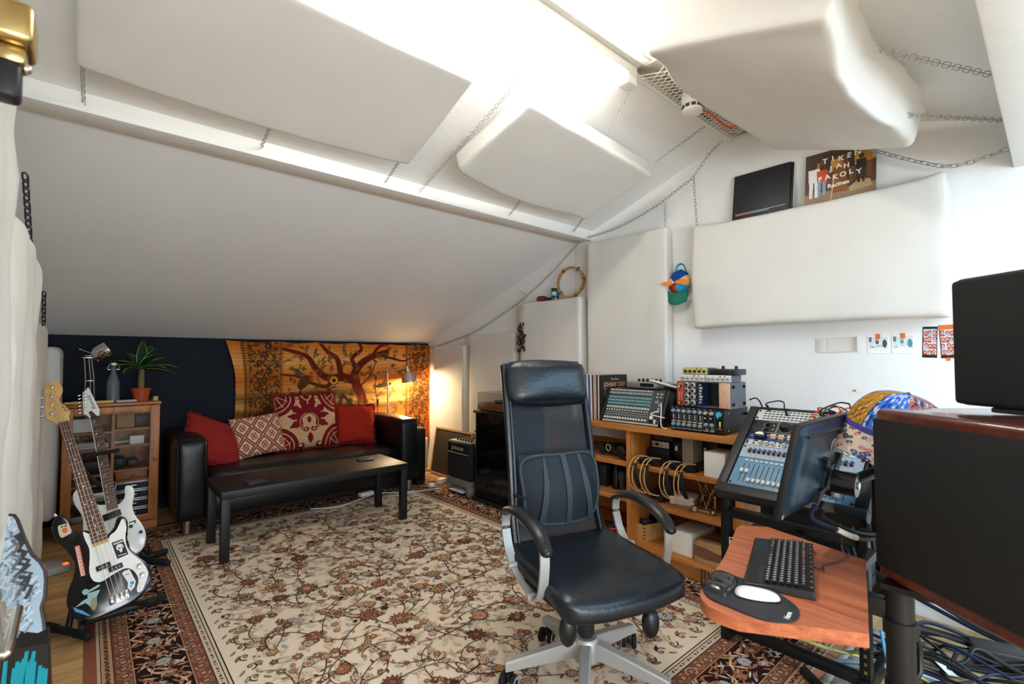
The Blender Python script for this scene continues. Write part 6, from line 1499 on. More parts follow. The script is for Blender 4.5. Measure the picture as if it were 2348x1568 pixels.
# left column
def darkphones(label, x, y, z, rz):
    t = thing('headphones', label, 'headphones', (x, y, z), rz, 'black headphones heaped on the shelf')
    for s_ in (-1, 1): MB().lathe([(0, 0), (.038, 0), (.044, .008), (.044, .024), (.034, .034), (0, .036)], 20, T=M.Translation((0, .05*s_, .044)) @ M.Rotation(R(70*s_), 4, 'X')).build('ear_cup', PADM, t)
    m = MB(); m.tube([(.09*math.sin(a), .075*math.cos(a), .048 + .02*math.sin(a)) for a in [i*math.pi/14 for i in range(15)]], .009, n=8, sx=.5, sy=1.2); m.build('headband', BLACK, t)
darkphones('black headphones with a pale ring on the upper shelf nearest the chair', 2.74, 2.10, .611, .4)
darkphones('black headphones in the middle of the upper shelf heap', 2.76, 2.0, .611, -.6)
darkphones('black headphones against the upright on the upper shelf', 2.72, 1.935, .611, 1.2)
o = MB().tube([(2.695, 2.06 + .018*math.cos(a), .675 + .022*math.sin(a)) for a in [i*2*math.pi/24 for i in range(24)]], .0022, n=5, closed=True).build('pale_ring', KCREAM); tag(o, 'thin pale cable ring on the black headphones', 'cable')
o = MB().sphere((2.70, 1.91, .628), (.03, .022, .017), 8).build('computer_mouse', BLACK); tag(o, 'black rounded mouse beside the upright on the upper shelf', 'mouse')
sb('dark_case', 'dark case standing on the middle shelf nearest the chair', 'case', 2.13, 2.22, .382, .15, 2.76, 3.0, BLACK, .01)
o = MB().lathe([(0, 0), (.025, 0), (.026, .11), (.012, .14), (.012, .165), (0, .165)], 16).build('dark_bottle', BLACKM, loc=(2.78, 2.06, .3825)); tag(o, 'dark bottle-like tube on the middle shelf', 'bottle')
o = MB().lathe([(0, 0), (.02, 0), (.022, .06), (.03, .07), (.03, .12), (.024, .13), (0, .132)], 16).build('microphone', DGREY, loc=(2.77, 2.0, .3825)); tag(o, 'grey microphone standing on the middle shelf', 'microphone')
sb('notebook', 'reddish flat book lying on the middle shelf by the upright', 'book', 1.885, 1.98, .382, .02, 2.70, 2.9, mat('dull_red', (96, 44, 40), .6))
sb('carton', 'narrow white box standing against the upright on the middle shelf', 'box', 1.878, 1.892, .403, .11, 2.69, 2.9, PAPER)
o = MB()
for k in range(4): o.tube([(2.78 + .06*math.cos(a), 2.03 + (.10 + .01*k)*math.sin(a), .118 + .007*k + .01*math.sin(2*a+k)) for a in [i*2*math.pi/26 for i in range(26)]], .005, n=6, closed=True)
q = o.build('coiled_cable', BLACK); tag(q, 'heap of black cable on the bottom shelf behind the chair arm', 'cable')
o = MB().cyl((2.70, 2.06, .125), (2.705, 2.0, .135), .007, .005, n=10).build('red_plug', mat('red_plug', (206, 66, 40), .4)); tag(o, 'red plug lying on the bottom shelf', 'plug')
sb('blue_box', 'blue box at the back of the bottom shelf by the upright', 'box', 1.885, 1.95, .112, .12, 2.9, 3.0, mat('blue_card', (28, 82, 160), .5))

# ================================================================ studio rack desk
DESKB = mat('desk_black_laminate', (26, 26, 27), .5, bump=(200, .2, .002))
DESKM = mat('desk_black_steel', (20, 21, 24), .4, metal=.3)
th4 = R(40); Sa, Sb, Sn = V((0, -1, 0)), V((math.cos(th4), 0, math.sin(th4))), V((-math.sin(th4), 0, math.cos(th4)))
SO = V((2.19, 1.055, .70))
SM = frame(SO, Sa, Sb, Sn)
def Sx(a, b, h): return frame(SO + Sa*a + Sb*b + Sn*h, Sa, Sb, Sn)
desk = thing('studio_rack_desk', 'black sloping rack desk with a cherry keyboard shelf beside the bookshelf', 'rack desk', (0, 0, 0))
m = MB(SM); m.rbox(-.006, -.03, -.05, .57, .018, .012, .004); m.build('front_lip', DESKB, desk)
for a0 in (-.006, .53): MB(SM).rbox(a0, .018, -.05, a0+.04, .515, .010, .003).build('side_rail', DESKB, desk)
m = MB(SM); m.rbox(.034, .507, -.05, .53, .52, .004, .002); m.build('back_rail', DESKB, desk)
for y in (1.02, .495):
    for x in (2.215, 2.66): MB().rbox(x, y, .01, x+.05, y+.035, .69 if x < 2.5 else .98, .003).build('post', DESKM, desk)
for y in (1.02, .495): MB().rbox(2.265, y, .01, 2.66, y+.03, .06, .003).build('foot_rail', DESKM, desk)
MB().rbox(2.215, .53, .045, 2.255, 1.02, .085, .003).build('cross_bar', DESKM, desk); MB().rbox(2.66, .53, .3, 2.70, 1.02, .34, .003).build('cross_bar', DESKM, desk)
MB().rbox(2.20, .53, .565, 2.26, 1.02, .60, .003).build('cross_bar', DESKM, desk)
m = MB()
for k in range(14):
    z = .10 + .03*k; m.box(2.2135, .505, z, 2.216, .515, z+.012)
m.build('cage_nut', BRASS, desk)
MB().rbox(2.205, .489, .01, 2.30, .534, .075, .002).build('foot_block', DESKM, desk); MB().rbox(2.205, 1.018, .01, 2.30, 1.058, .075, .002).build('foot_block', DESKM, desk)
MB().box(2.705, .53, .12, 2.712, 1.02, .93).build('back_panel', DESKB, desk)
# keyboard shelf with a curved front
tray = smooth2([(1.993,.864),(1.944,.862),(1.824,.826),(1.624,.766),(1.431,.722),(1.347,.703),(1.302,.676),(1.276,.63),(1.281,.565)], 4, False) + [(1.444,.324),(1.963,.444),(2.055,.788)]
m = MB(); m.prism(tray, .577, .611); b_ = m.build('keyboard_shelf', CHERRY, desk, sharp=50); b_['label'] = 'cherry wood keyboard shelf'
md = b_.modifiers.new('bevel', 'BEVEL'); md.width = .004; md.segments = 2; md.limit_method = 'ANGLE'
m = MB(); m.rbox(1.55, .70, .545, 2.21, .74, .576, .003).rbox(1.55, .46, .545, 2.21, .50, .576, .003).rbox(1.70, .50, .55, 1.74, .70, .576, .003); m.build('shelf_bracket', DESKM, desk)
# lower rack units
t = thing('rack_unit', 'white faced rack unit low in the desk beside the cherry shelf', 'rack unit', mw=face(2.213, 1.015, .43))
MB().rbox(0, 0, -.30, .48, .043, 0, .002).build('unit_body', BLACKM, t); MB().box(.0, .0, .0005, .48, .043, .003).build('face_plate', ALF, t)
m = MB(); m.text('ORION', M.Translation((.055, .018, .0032)), .018, sx=1.2); m.build('face_lettering', DGREY, t)
m = MB(); m.cyl((.012, .035, .003), (.012, .035, .006), .006, n=10).cyl((.468, .035, .003), (.468, .035, .006), .006, n=10); m.build('rack_screw', BLACK, t)
for k, lb in enumerate(('black rack unit under the white faced one in the desk', 'lower black rack unit in the desk')):
    t = thing('rack_unit', lb, 'rack unit', mw=face(2.213, 1.015, .383 - .047*k))
    MB().rbox(0, 0, -.30, .48, .043, 0, .002).build('unit_body', BLACKM, t)
    m = MB()
    for q in range(8): m.cyl((.06+.05*q, .022, 0), (.06+.05*q, .022, .012), .008, n=12)
    m.build('knob', DGREY, t)
    if k == 0:
        m = MB(); m.text('FOCUS', M.Translation((.035, .034, .0005)), .012); m.build('face_lettering', PAPER, t)
# ---- slanted units
UW = .485
def unit(name, label, b0, b1, mface, cat='rack unit'):
    t = thing(name, label, cat, mw=Sx(.038, b0, 0))
    MB().rbox(0, 0, -.045, UW, b1-b0-.0015, .002, .001).build('face_plate', mface, t)
    s_ = MB().lathe([(.0, .002), (.0055, .002), (.0055, .005), (.0025, .006), (0, .0045)], 12).build('rack_screw', BLACK, t); s_.location = (.009, .012, 0)
    for x, y in ((.009, b1-b0-.012), (UW-.009, .012), (UW-.009, b1-b0-.012)): part_copy(s_, t, (x, y, 0))
    return t
STEELB = mat('steel_blue_panel', (104, 146, 176), .45)
t = unit('fader_console', 'steel blue fader mixer with white faders and maroon knobs in the sloping desk', .022, .262, STEELB, 'mixing desk')
m = MB(); m.box(.0005, .164, .002, UW-.0005, .238, .0032); m.build('knob_panel', mat('pale_blue_panel', (160, 178, 190), .45), t)
m = MB(); m.box(.0, .1625, .002, UW, .164, .0036); m.build('panel_seam', DGREY, t)
NF = 20
sl_ = MB().box(-.0016, .022, .002, .0016, .128, .0027).build('fader_slot', BLACK, t); sl_.location = (.040, 0, 0)
cp = MB().rbox(-.0075, -.0105, .002, .0075, .0105, .013, .003).build('fader_cap', KWHITE, t); cp.location = (.040, .082, 0)
bt = MB().rbox(-.0065, -.005, .002, .0065, .005, .007, .002).build('channel_button', KWHITE, t); bt.location = (.044, .145, 0)
MAROON = mat('knob_maroon', (86, 34, 50), .4); KSLATE = mat('knob_slate', (92, 120, 146), .4)
kr = MB(); kr.lathe([(0, 0), (.0075, 0), (.006, .012), (0, .012)], 10); kr = kr.build('pan_knob', MAROON, t); kr.location = (.038, .199, .003)
ks_ = MB(); ks_.lathe([(0, 0), (.0065, 0), (.0055, .010), (0, .010)], 10); ks_ = ks_.build('send_knob', KSLATE, t); ks_.location = (.040, .214, .003)
for k in range(1, NF):
    x = .040 + .0213*k
    part_copy(sl_, t, (x, 0, 0)); part_copy(cp, t, (x, .082 if k == 1 else (.118 if k == 19 else .033), 0)); part_copy(bt, t, (x+.004, .145, 0)); part_copy(kr, t, (x-.002, .199, .003)); part_copy(ks_, t, (x, .214, .003))
m = MB()
for k in range(NF):
    x = .040 + .0213*k
    for q in range(9): m.box(x+.004, .03 + .011*q, .002, x+.0075, .0308 + .011*q, .0024)
    for q in (.172, .181, .226, .232): m.disc(x, q, .0034, .0034, 8)
m.box(.20, .006, .002, .25, .009, .0024).box(.40, .006, .002, .44, .010, .0024); m.build('panel_print', PRINT, t)
t = unit('channel_preamp', 'silver rack preamp with five silver knobs in the sloping desk', .264, .301, ALF)
kq = knob_mesh(.0115, .016, SILVER, SILVER); kq.parent = t; kq.location = (.072, .015, .002)
for x in (.10, .128, .175, .203, .29, .318, .346, .393, .42): part_copy(kq, t, (x, .015, .002))
m = MB()
for x in (.047, .072, .10, .128, .158, .178, .203, .265, .29, .346): m.rbox(x-.011, .0255, .002, x+.008, .0335, .0028, .0004)
m.cyl((.04, .012, .002), (.04, .012, .006), .004, n=8).cyl((.155, .012, .002), (.155, .012, .006), .004, n=8); m.build('label_block', BLACK, t)
BLUEF = mat('royal_blue_face', (30, 66, 150), .4)
t = unit('tube_compressor', 'blue rack compressor with cream knobs and a round meter in the sloping desk', .303, .343, BLUEF)
m = MB(); m.rbox(.034, .002, .002, .085, .036, .024, .003); m.build('meter_housing', BLACK, t)
m = MB(); m.flat([(.0595 + .02*math.cos(a), .014 + .017*math.sin(a)) for a in [math.pi*i/16 for i in range(17)]], .0243); m.build('meter_dial', PAPER, t)
kc_ = MB()
kc_.prism([(.0135*(1 + .18*math.cos(6*a))*math.cos(a), .0135*(1 + .18*math.cos(6*a))*math.sin(a)) for a in [2*math.pi*i/48 for i in range(48)]], 0, .012); kc_.prism([(-.012, -.004), (.012, -.004), (.012, .004), (-.012, .004)], .012, .018)
kc_ = kc_.build('chicken_head_knob', KCREAM, t); kc_.location = (.118, .02, .002)
for x in (.152, .190, .29, .33, .37): part_copy(kc_, t, (x, .02, .002))
m = MB(); m.box(.012, .018, .002, .03, .022, .0025).box(.098, .006, .002, .0985, .034, .0025); m.cyl((.092, .026, .002), (.092, .026, .008), .004, n=8); m.build('panel_print', KCREAM, t)
t = unit('stereo_equaliser', 'black rack unit with one large round knob in the sloping desk', .345, .429, mat('matt_black_face', (30, 30, 31), .5))
m = MB(); 
for (x0, x1) in ((.055, .115), (.118, .205), (.208, .30)): m.box(x0, .006, .002, x1, .0074, .0026).box(x0, .0755, .002, x1, .077, .0026).box(x0, .006, .002, x0+.0012, .077, .0026).box(x1-.0012, .006, .002, x1, .077, .0026)
for k in range(14): a = 2*math.pi*k/14; m.disc(.152 + .031*math.cos(a), .045 + .031*math.sin(a), .0014, .0026, 6)
for x, y in ((.098, .055), (.10, .03), (.19, .06), (.193, .025)): m.disc(x, y, .004, .0026, 8)
m.build('panel_print', PRINT, t)
MB().lathe([(0, .002), (.025, .002), (.022, .006), (.020, .022), (.017, .026), (0, .026)], 28).build('large_knob', BLACK, t).location = (.152, .045, 0)
kq = MB().lathe([(0, .002), (.0115, .002), (.010, .005), (.009, .016), (0, .017)], 16).build('knob', BLACK, t); kq.location = (.070, .057, 0)
for x, y in ((.070, .025), (.225, .06), (.225, .025), (.29, .057), (.29, .025)): part_copy(kq, t, (x, y, 0))
t = unit('patchbay', 'silver patchbay with four rows of sockets at the top of the sloping desk', .431, .505, mat('patch_silver', (206, 206, 202), .45))
m = MB()
for r_ in range(4):
    for c in range(24): m.rbox(.034 + .0180*c, .010 + .0165*r_, .002, .046 + .0180*c, .0155 + .0165*r_, .0032, .0005)
m.build('socket_row', BLACK, t)
GREENC = mat('green_cable', (20, 92, 66), .5); REDC = mat('red_cable', (196, 50, 36), .5); DBLUE = mat('dark_blue_cable', (18, 32, 62), .45); LBLUE = mat('light_blue_cable', (74, 150, 190), .5); GREYCB = mat('grey_cable', (120, 132, 140), .5); YELC = mat('yellow_cable', (206, 196, 120), .5)
def SP3(a, b, h): return SO + Sa*a + Sb*b + Sn*h
def cable(label, pts, r, m_, name='cable', ex=None, group=None):
    o = MB().tube(smooth_path(pts, 7), r, n=8)
    if ex: ex(o)
    return tag(o.build(name, m_), label, 'cable', group)
def patch(label, p0, p1, hgt, m_, skew=0):
    A, B = SP3(*p0), SP3(*p1); mid = (A+B)/2 + V((.04, skew, hgt)); up_ = Sn*.035
    def plug(o): o.cyl(A, A + up_, .0055, n=8).cyl(B, B + up_, .0055, n=8)
    cable(label, [A+up_*.6, A+up_*1.4, A.lerp(mid, .6) + V((.01, 0, hgt*.35)), mid, B.lerp(mid, .6) + V((.01, 0, hgt*.35)), B+up_*1.4, B+up_*.6], .0035, m_, 'patch_cable', plug, 'patch cables on the patchbay')
patch('black patch cable looping alone at the left of the patchbay', (.085, .50, .0), (.175, .475, .003), .055, BLACK)
patch('orange patch cable arching over the monitor corner', (.305, .445, .003), (.40, .49, .003), .06, ORANGE)
patch('green patch cable among the orange ones', (.335, .46, .003), (.43, .48, .003), .055, GREENC, .02)
patch('red patch cable at the bunch on the patchbay', (.315, .49, .003), (.36, .445, .003), .04, REDC, -.01)
patch('black patch cable in the middle of the bunch', (.33, .48, .003), (.45, .46, .003), .075, BLACK, -.02)
patch('short orange patch cable at the far end of the bunch', (.39, .455, .003), (.45, .49, .003), .05, ORANGE, .01)
patch('dark looped patch cable lying low in the bunch', (.36, .48, .003), (.40, .45, .003), .035, BLACK, .015)

# ================================================================ monitor on a pole arm
bV = V((0, -.067, .306)).normalized(); nV = V((1, 0, 0)).cross(bV)
MM = frame((1.65, .592, .763), (1, 0, 0), bV, nV)
MWd, MHt = .56, .318
MONB = mat('monitor_back_plastic', (24, 44, 60), .3, bump=(400, .15, .001))  # black plastic, blue reflected daylight put into the base colour
t = thing('computer_monitor', 'black computer monitor seen from behind on a pole arm', 'monitor', mw=MM)
m = MB(); m.rbox(0, 0, -.03, MWd, MHt, -.008, .006); m.build('bezel', BLACK, t)
m = MB(); m.box(.012, .014, -.0312, MWd-.012, MHt-.012, -.030); m.build('screen', mat('dark_screen', (8, 9, 10), .1), t)
def backf(u, v):
    x, y = .004 + (MWd-.008)*u, .004 + (MHt-.008)*v
    e = min(1, min(u, 1-u)*9)*min(1, min(v, 1-v)*6)
    b_ = .030*math.exp(-((u-.5)/.28)**4 - ((v-.42)/.30)**4)
    return (x, y, -.010 + .016*(1-(1-e)**2) + b_)
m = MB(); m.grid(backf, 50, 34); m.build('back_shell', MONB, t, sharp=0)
m = MB(); m.tube([(.05, MHt*.875, .0075), (MWd-.05, MHt*.875, .0075)], .004, n=6); m.build('vent_groove', BLACKM, t)
m = MB(); m.lathe([(.0245, .0), (.0245, .003), (.022, .003), (.022, .0)], 36, T=M.Translation((.28, .232, .022))); m.text('DELL', M.Translation((.28, .232, .026)), .015, bold=.0006); m.build('round_emblem', SILVER, t)
m = MB(); m.lathe([(.004, 0), (.0075, 0), (.0075, .002), (.004, .002)], 18, T=M.Translation((.012, .016, -.004))); m.build('lock_slot', SILVER, t)
m = MB(); m.rbox(.20, .075, .03, .31, .175, .040, .006); m.build('mount_plate', BLACKM, t)
for sx_, sy_ in ((-1, 1), (-1, -1), (1, 1), (1, -1)):
    MB().prism([(.255 + sx_*.02, .125 + sy_*.02), (.255 + sx_*.075, .125 + sy_*.035), (.255 + sx_*.085, .125 + sy_*.075), (.255 + sx_*.06, .125 + sy_*.08)], .024, .042).build('mount_arm', BLACKM, t)
t = thing('monitor_pole', 'black monitor pole with a chrome screwed joint clamped to the rack desk', 'monitor mount', (2.15, .445, 0))
m = MB(); m.cyl((0, 0, .655), (0, 0, 1.06), .020, n=18); m.build('pole', BLACKM, t)
m = MB(); m.rbox(-.03, -.035, .64, .06, .055, .665, .004); m.build('clamp', BLACKM, t)
m = MB(); m.cyl((0, 0, .86), (0, 0, .93), .028, n=18); m.build('collar', BLACKM, t)
jp = MM @ V((.255, .118, .045)); jl = V((jp.x-2.15, jp.y-.445, jp.z))
m = MB(); m.tube([(0, 0, .895), (jl.x*.55, jl.y*.2-.05, .905), (jl.x, jl.y-.045, jl.z)], .018, n=10, sx=1, sy=1.2); m.build('arm', BLACKM, t)
m = MB(); m.cyl((jl.x, jl.y-.006, jl.z), (jl.x, jl.y-.075, jl.z-.004), .038, n=28); m.build('joint', GBLK, t)
m = MB(); m.cyl((jl.x, jl.y-.076, jl.z-.004), (jl.x, jl.y-.080, jl.z-.004), .012, n=18); m.build('screw_cap', CHROME, t)
# ================================================================ patchwork cap on the pole
CAPM = mat('patchwork_cloth', (120, 120, 160), .9, attr='pattern', bump=(260, .3, .003), spec=.1)
capT = M.Translation((2.165, .40, 1.005)) @ M.Scale(1.06, 4) @ M.Rotation(R(14), 4, V((.75, -.66, 0))) @ M.Rotation(R(10), 4, V((.66, .75, 0))) 
t = thing('patchwork_cap', 'patchwork cap of blue, gold and red printed cloth hanging on the monitor pole', 'cap', mw=capT)
Cw = 2*math.pi*.13; cv = Canvas(Cw, .26, 420, (60, 80, 170)); rp = random.Random(6)
secs = 8; bgs = [(60, 120, 210), (190, 116, 100), (190, 110, 96), (60, 120, 210), (150, 70, 60), (168, 124, 50), (66, 90, 190), (168, 124, 50)]
for i in range(secs):
    x0 = Cw*i/secs; x1 = Cw*(i+1)/secs; cv.rect(x0, 0, x1, .26, bgs[i])
    for k in range(90):
        x, y = rp.uniform(x0, x1), rp.uniform(0, .26)
        if i in (0, 3, 6): cv.poly([(x, y), (x+.006, y+.012), (x+.003, y+.034), (x-.004, y+.018)], (206, 206, 230) if rp.random() < .7 else (40, 60, 150))
        elif i in (7, 5): cv.line([(x, y), (x+.006, y+.016)], .003, (44, 34, 24)); cv.disc(x+.012, y, .006, (206, 120, 40) if k % 5 == 0 else (190, 150, 70))
        else: cv.disc(x, y, .009, ((206, 196, 170), (66, 76, 120), (206, 84, 66))[k % 3], .013); cv.disc(x, y, .004, (40, 44, 80), .006)
cv.rect(0, 0, Cw, .028, (78, 70, 150))
def capf(U, W):
    th = U*2*math.pi + 2.6; ph = W*math.pi/2*.98
    r = .142*np.cos(ph)**.75 + .004*npn(U, W, 3, 3); z = .15*np.sin(ph) - .0
    return r*np.cos(th), r*np.sin(th), z
cv.mesh('crown', capf, CAPM, t)
MB().sphere((0, 0, .150), .007, 6).build('top_button', mat('cap_button', (90, 80, 150), .8), t)
cv = Canvas(.22, .11, 160, (214, 196, 176))
for k in range(90):
    x, y = rp.uniform(0, .22), rp.uniform(0, .11); c = ((70, 84, 130), (206, 110, 100), (190, 160, 140), (60, 60, 90))[k % 4]
    cv.disc(x, y, .0055, c, .008); cv.disc(x, y, .0015, (226, 214, 196), .002)
dirb = math.atan2(.42, -.70)     # the peak points to the room
def brim(U, W):
    th = dirb + .25 + (U-.5)*2.0; r = .138 + .095*W*np.cos((U-.5)*2.6)
    return r*np.cos(th), r*np.sin(th), .004 - .055*W - .03*W*np.abs(U-.5)*2
cv.mesh('peak', brim, CAPM, t, thick=.004)

# ================================================================ keyboard, pad, mouse
ka, kb2_ = V((-.954, -.299, 0)), V((.299, -.954, 0))
KM = frame((1.874, .765, .6125), ka, kb2_, (0, 0, 1))
t = thing('computer_keyboard', 'black keyboard with a palm rest on the cherry shelf', 'keyboard', mw=KM)
m = MB(); m.add([(0,0,0),(.425,0,0),(.425,.185,0),(0,.185,0),(.004,.002,.008),(.421,.002,.008),(.421,.183,.022),(.004,.183,.022)], [(0,3,2,1),(4,5,6,7),(0,1,5,4),(1,2,6,5),(2,3,7,6),(3,0,4,7)]); o = m.build('case', BLACK, t); md = o.modifiers.new('bevel', 'BEVEL'); md.width = .003; md.segments = 2
m = MB(); m.add([(.01,.006,.0088),(.415,.006,.0088),(.415,.048,.0118),(.01,.048,.0118)], [(0,1,2,3)]); m.build('palm_rest', GBLK, t)
KEY = mat('key_black', (30, 31, 33), .45)
m = MB(); pr_ = MB(); rk = random.Random(1)
for r_ in range(6):
    y0 = .056 + .0185*r_; zt = .012 + .014*(y0/.185); x = .012
    while x < .408:
        if .284 < x < .290: x = .292
        if .343 < x < .347: x = .349
        w_ = .0152
        if r_ == 0 and x < .2: w_ = rk.choice((.022, .024)) if not (.08 < x < .1) else .09
        if x + w_ > .412: break
        m.rbox(x, y0, zt, x+w_, y0+(.0148 if r_ < 5 else .011), zt+.0055, .0015, 1); zz = zt+.0057
        pr_.add([(x+.003, y0+.005, zz), (x+.009, y0+.005, zz), (x+.009, y0+.011, zz), (x+.003, y0+.011, zz)], [(0,1,2,3)], 1 if r_ == 5 and rk.random() < .25 else 0)
        x += w_ + .0035
m.build('key', KEY, t, sharp=30)['kind'] = 'stuff'
pr_.build('key_print', [PRINT, ORANGE], t)
m = MB()
for k in range(10): m.cyl((.03+.04*k, .176, .0205), (.03+.04*k, .176, .0225), .003, n=8)
m.build('media_button', mat('orange_print_key', (190, 110, 60), .5), t)
cable('black keyboard cable curving across the cherry shelf to the rack', [KM @ V((.20, .183, .012)), KM @ V((.20, .21, .006)), V((1.80, .52, .615)), V((1.90, .49, .615)), V((1.99, .50, .616)), V((2.03, .53, .63)), V((2.10, .54, .66))], .0024, BLACK)
PAD = mat('mouse_pad_cloth', (38, 38, 42), .75, bump=(300, .2))
GEL = mat('gel_rest', (28, 27, 30), .18, coat=.4)
t = thing('mouse_pad', 'black mouse pad with a padded wrist rest on the cherry shelf', 'mouse pad', (0, 0, .6115))
pad = smooth2([(1.355,.700),(1.41,.722),(1.471,.728),(1.500,.700),(1.508,.650),(1.500,.571),(1.449,.487),(1.391,.462),(1.344,.475),(1.313,.519),(1.312,.60),(1.318,.66)], 5)
MB().prism(pad, 0, .005).build('pad', PAD, t)
g0, gu, gv = V((1.350, .690, 0)), V((.140, .024, 0)), V((.0, -.082, 0))
def gel(u, v):
    s_ = 2*u-1; q = 2*v-1; hh = .022*max(0, 1-abs(s_)**4)**.5*max(0, 1-abs(q)**3)**.5*(1-.35*math.exp(-(s_/.45)**2)*(q > 0 and 1 or 1))
    p = g0 + gu*u + gv*(v-.22) + V((0, 0, .005 + hh)); lat_ = gv*(.22*s_*s_*(1-v)*0 + .18*(abs(s_)**2)*(.5-v)); return (p + lat_)[:]
MB().grid(gel, 30, 18).build('wrist_rest', GEL, t, sharp=0)
m = MB(); m.text('Hama', M.Translation((1.378, .482, .0054)) @ M.Rotation(R(10), 4, 'Z'), .018, bold=.0006); m.build('pad_lettering', PAPER, t)
o = MB(); mA = V((.052, -.088, 0)).normalized(); mB_ = V((.088, .052, 0)).normalized()
def mouse(u, v):
    a = u*2*math.pi; ph = v*math.pi/2
    sx_ = math.copysign(abs(math.cos(a))**.75, math.cos(a)); sy_ = math.copysign(abs(math.sin(a))**.75, math.sin(a))
    r_ = math.cos(ph)**.5
    return (mA*sx_*.057*r_ + mB_*sy_*.029*r_ + V((0, 0, .004 + .017*math.sin(ph)*(1-.25*sx_*r_))))[:]
t = thing('computer_mouse', 'white flat computer mouse on the black mouse pad', 'mouse', (1.418, .575, .617))
MB().grid(mouse, 40, 12, closed_u=True).build('mouse_shell', mat('glossy_white_shell', (244, 244, 242), .15, coat=.5), t, sharp=0)
m = MB(); m.prism([((mA*.05*math.cos(a) + mB_*.024*math.sin(a)).x, (mA*.05*math.cos(a) + mB_*.024*math.sin(a)).y) for a in [2*math.pi*i/30 for i in range(30)]], .0004, .0048); m.build('base_plate', LGREY, t)

# ================================================================ loudspeakers and stand
SPB = mat('speaker_black_grille', (8, 10, 10), .85, bump=(700, .4, .002))
fA, fN = V((-.6, -.8, 0)), V((-.8, .6, 0))
LM = frame((1.83, .385, .62), fA, (0, 0, 1), fN)
t = thing('studio_loudspeaker', 'large mahogany loudspeaker with a black grille close to the camera', 'loudspeaker', mw=LM)
LW, LH, LD = .43, .508, .41
m = MB(); m.rbox(.002, 0, -LD, LW, LH, .0, .016, 4); m.build('cabinet', MAHOG, t)
m = MB(); m.rbox(-.001, .034, -.03, LW-.002, LH-.030, .004, .004); m.build('grille', SPB, t)
SM2 = frame(V((1.83, .385, 1.1315)) + fA*.078 - fN*.18, fA, (0, 0, 1), fN)
t = thing('small_loudspeaker', 'smaller black loudspeaker standing on the large mahogany one', 'loudspeaker', mw=SM2)
m = MB(); m.rbox(0, .014, -.20, .27, .385, -.006, .022, 4); m.build('cabinet', mat('dark_cabinet', (36, 36, 36), .55), t)
m = MB(); m.rbox(.004, .018, -.03, .266, .378, .0, .012, 3); m.build('grille', SPB, t)
m = MB(); m.rbox(.09, 0, -.17, .26, .014, -.02, .004); m.build('pad', DGREY, t)
o = MB(SM2).rbox(.055, -.0025, -.08, .085, .006, -.02, .001).build('white_strip', PAPER); bpy.data.objects.remove(o)
t = thing('speaker_stand', 'thick black tripod speaker stand under the mahogany loudspeaker', 'speaker stand', (1.838, .335, 0))
m = MB(); m.cyl((0, 0, .12), (0, 0, .602), .036, n=24); m.build('pole', BLACK, t)
MB().lathe([(.036, .46), (.042, .46), (.042, .505), (.036, .505)], 24).build('collar', BLACK, t); MB().lathe([(.036, .30), (.041, .30), (.041, .32), (.036, .32)], 24).build('collar', BLACK, t)
m = MB(); m.box(-.06, -.20, .602, .10, .035, .6185); 
m.v = [tuple(M.Rotation(math.atan2(.8, -.6) - math.pi/2, 4, 'Z') @ V((x, y, z))) if False else (x, y, z) for x, y, z in m.v]; m.build('top_plate', BLACKM, t)
for k, (dx, dy) in enumerate(((.335, .355), (-.36, .10), (.10, -.42))):
    m = MB(); m.tube([(dx*.06, dy*.06, .16), (dx*.5, dy*.5, .06), (dx, dy, .028)], .016, n=10); lg = m.build('leg', RUBBER, t)
    d_ = V((dx, dy, -.03)).normalized(); MB().cyl(V((dx, dy, .028)) - d_*.05, V((dx, dy, .028)) + d_*.03, .019, n=14).build('rubber_foot', RUBBER, lg)
m = MB(); m.rbox(.03, -.03, .435, .085, -.004, .470, .004).cyl((.075, -.032, .452), (.075, .0, .452), .010, n=12).tube([(.082, -.02, .45), (.094, -.03, .40), (.088, -.03, .33), (.06, -.022, .31)], .008, n=8); m.build('lever_clamp', BLACK, t)
m = MB(); m.cyl((.075, -.0335, .452), (.075, -.0325, .452), .006, n=12); m.build('rivet', STEEL, t)
m = MB(); m.rbox(-.02, .03, .50, .02, .11, .555, .003); m.build('side_bracket', BLACK, t)

# ================================================================ floor clutter by the stand
cable('thick dark blue cable dropping down the white wall to the floor', [(3.135, .62, .66), (3.12, .55, .50), (3.10, .40, .30), (3.06, .22, .14), (2.95, .02, .03), (2.80, -.12, .012), (2.6, -.3, .012)], .011, DBLUE)
cable('white cable slung beside the dark blue one on the wall', [(3.14, .58, .56), (3.125, .46, .36), (3.11, .30, .20), (3.10, .10, .10), (3.05, -.1, .05), (2.95, -.3, .012)], .006, PAPER)
cable('second dark blue cable along the foot of the wall', [(3.10, .55, .12), (3.05, .30, .06), (3.02, .1, .03), (2.92, -.1, .02), (2.75, -.25, .03), (2.5, -.45, .012)], .010, DBLUE)
cable('black cable with a wide sag across the wall foot', [(3.02, .62, .22), (3.0, .45, .16), (2.98, .25, .09), (2.97, .1, .08), (2.93, -.05, .10), (2.86, -.14, .16)], .008, BLACK)
rcb = random.Random(21)
names = ['black cable nearest the stand pole on the floor', 'black cable looping over the pale board', 'black cable running under the power block', 'thin black cable on the pale board', 'black cable bundle strand against the wall', 'black cable crossing towards the blue carpet', 'black cable curled at the foot of the rack', 'black cable hidden low behind the rack post']
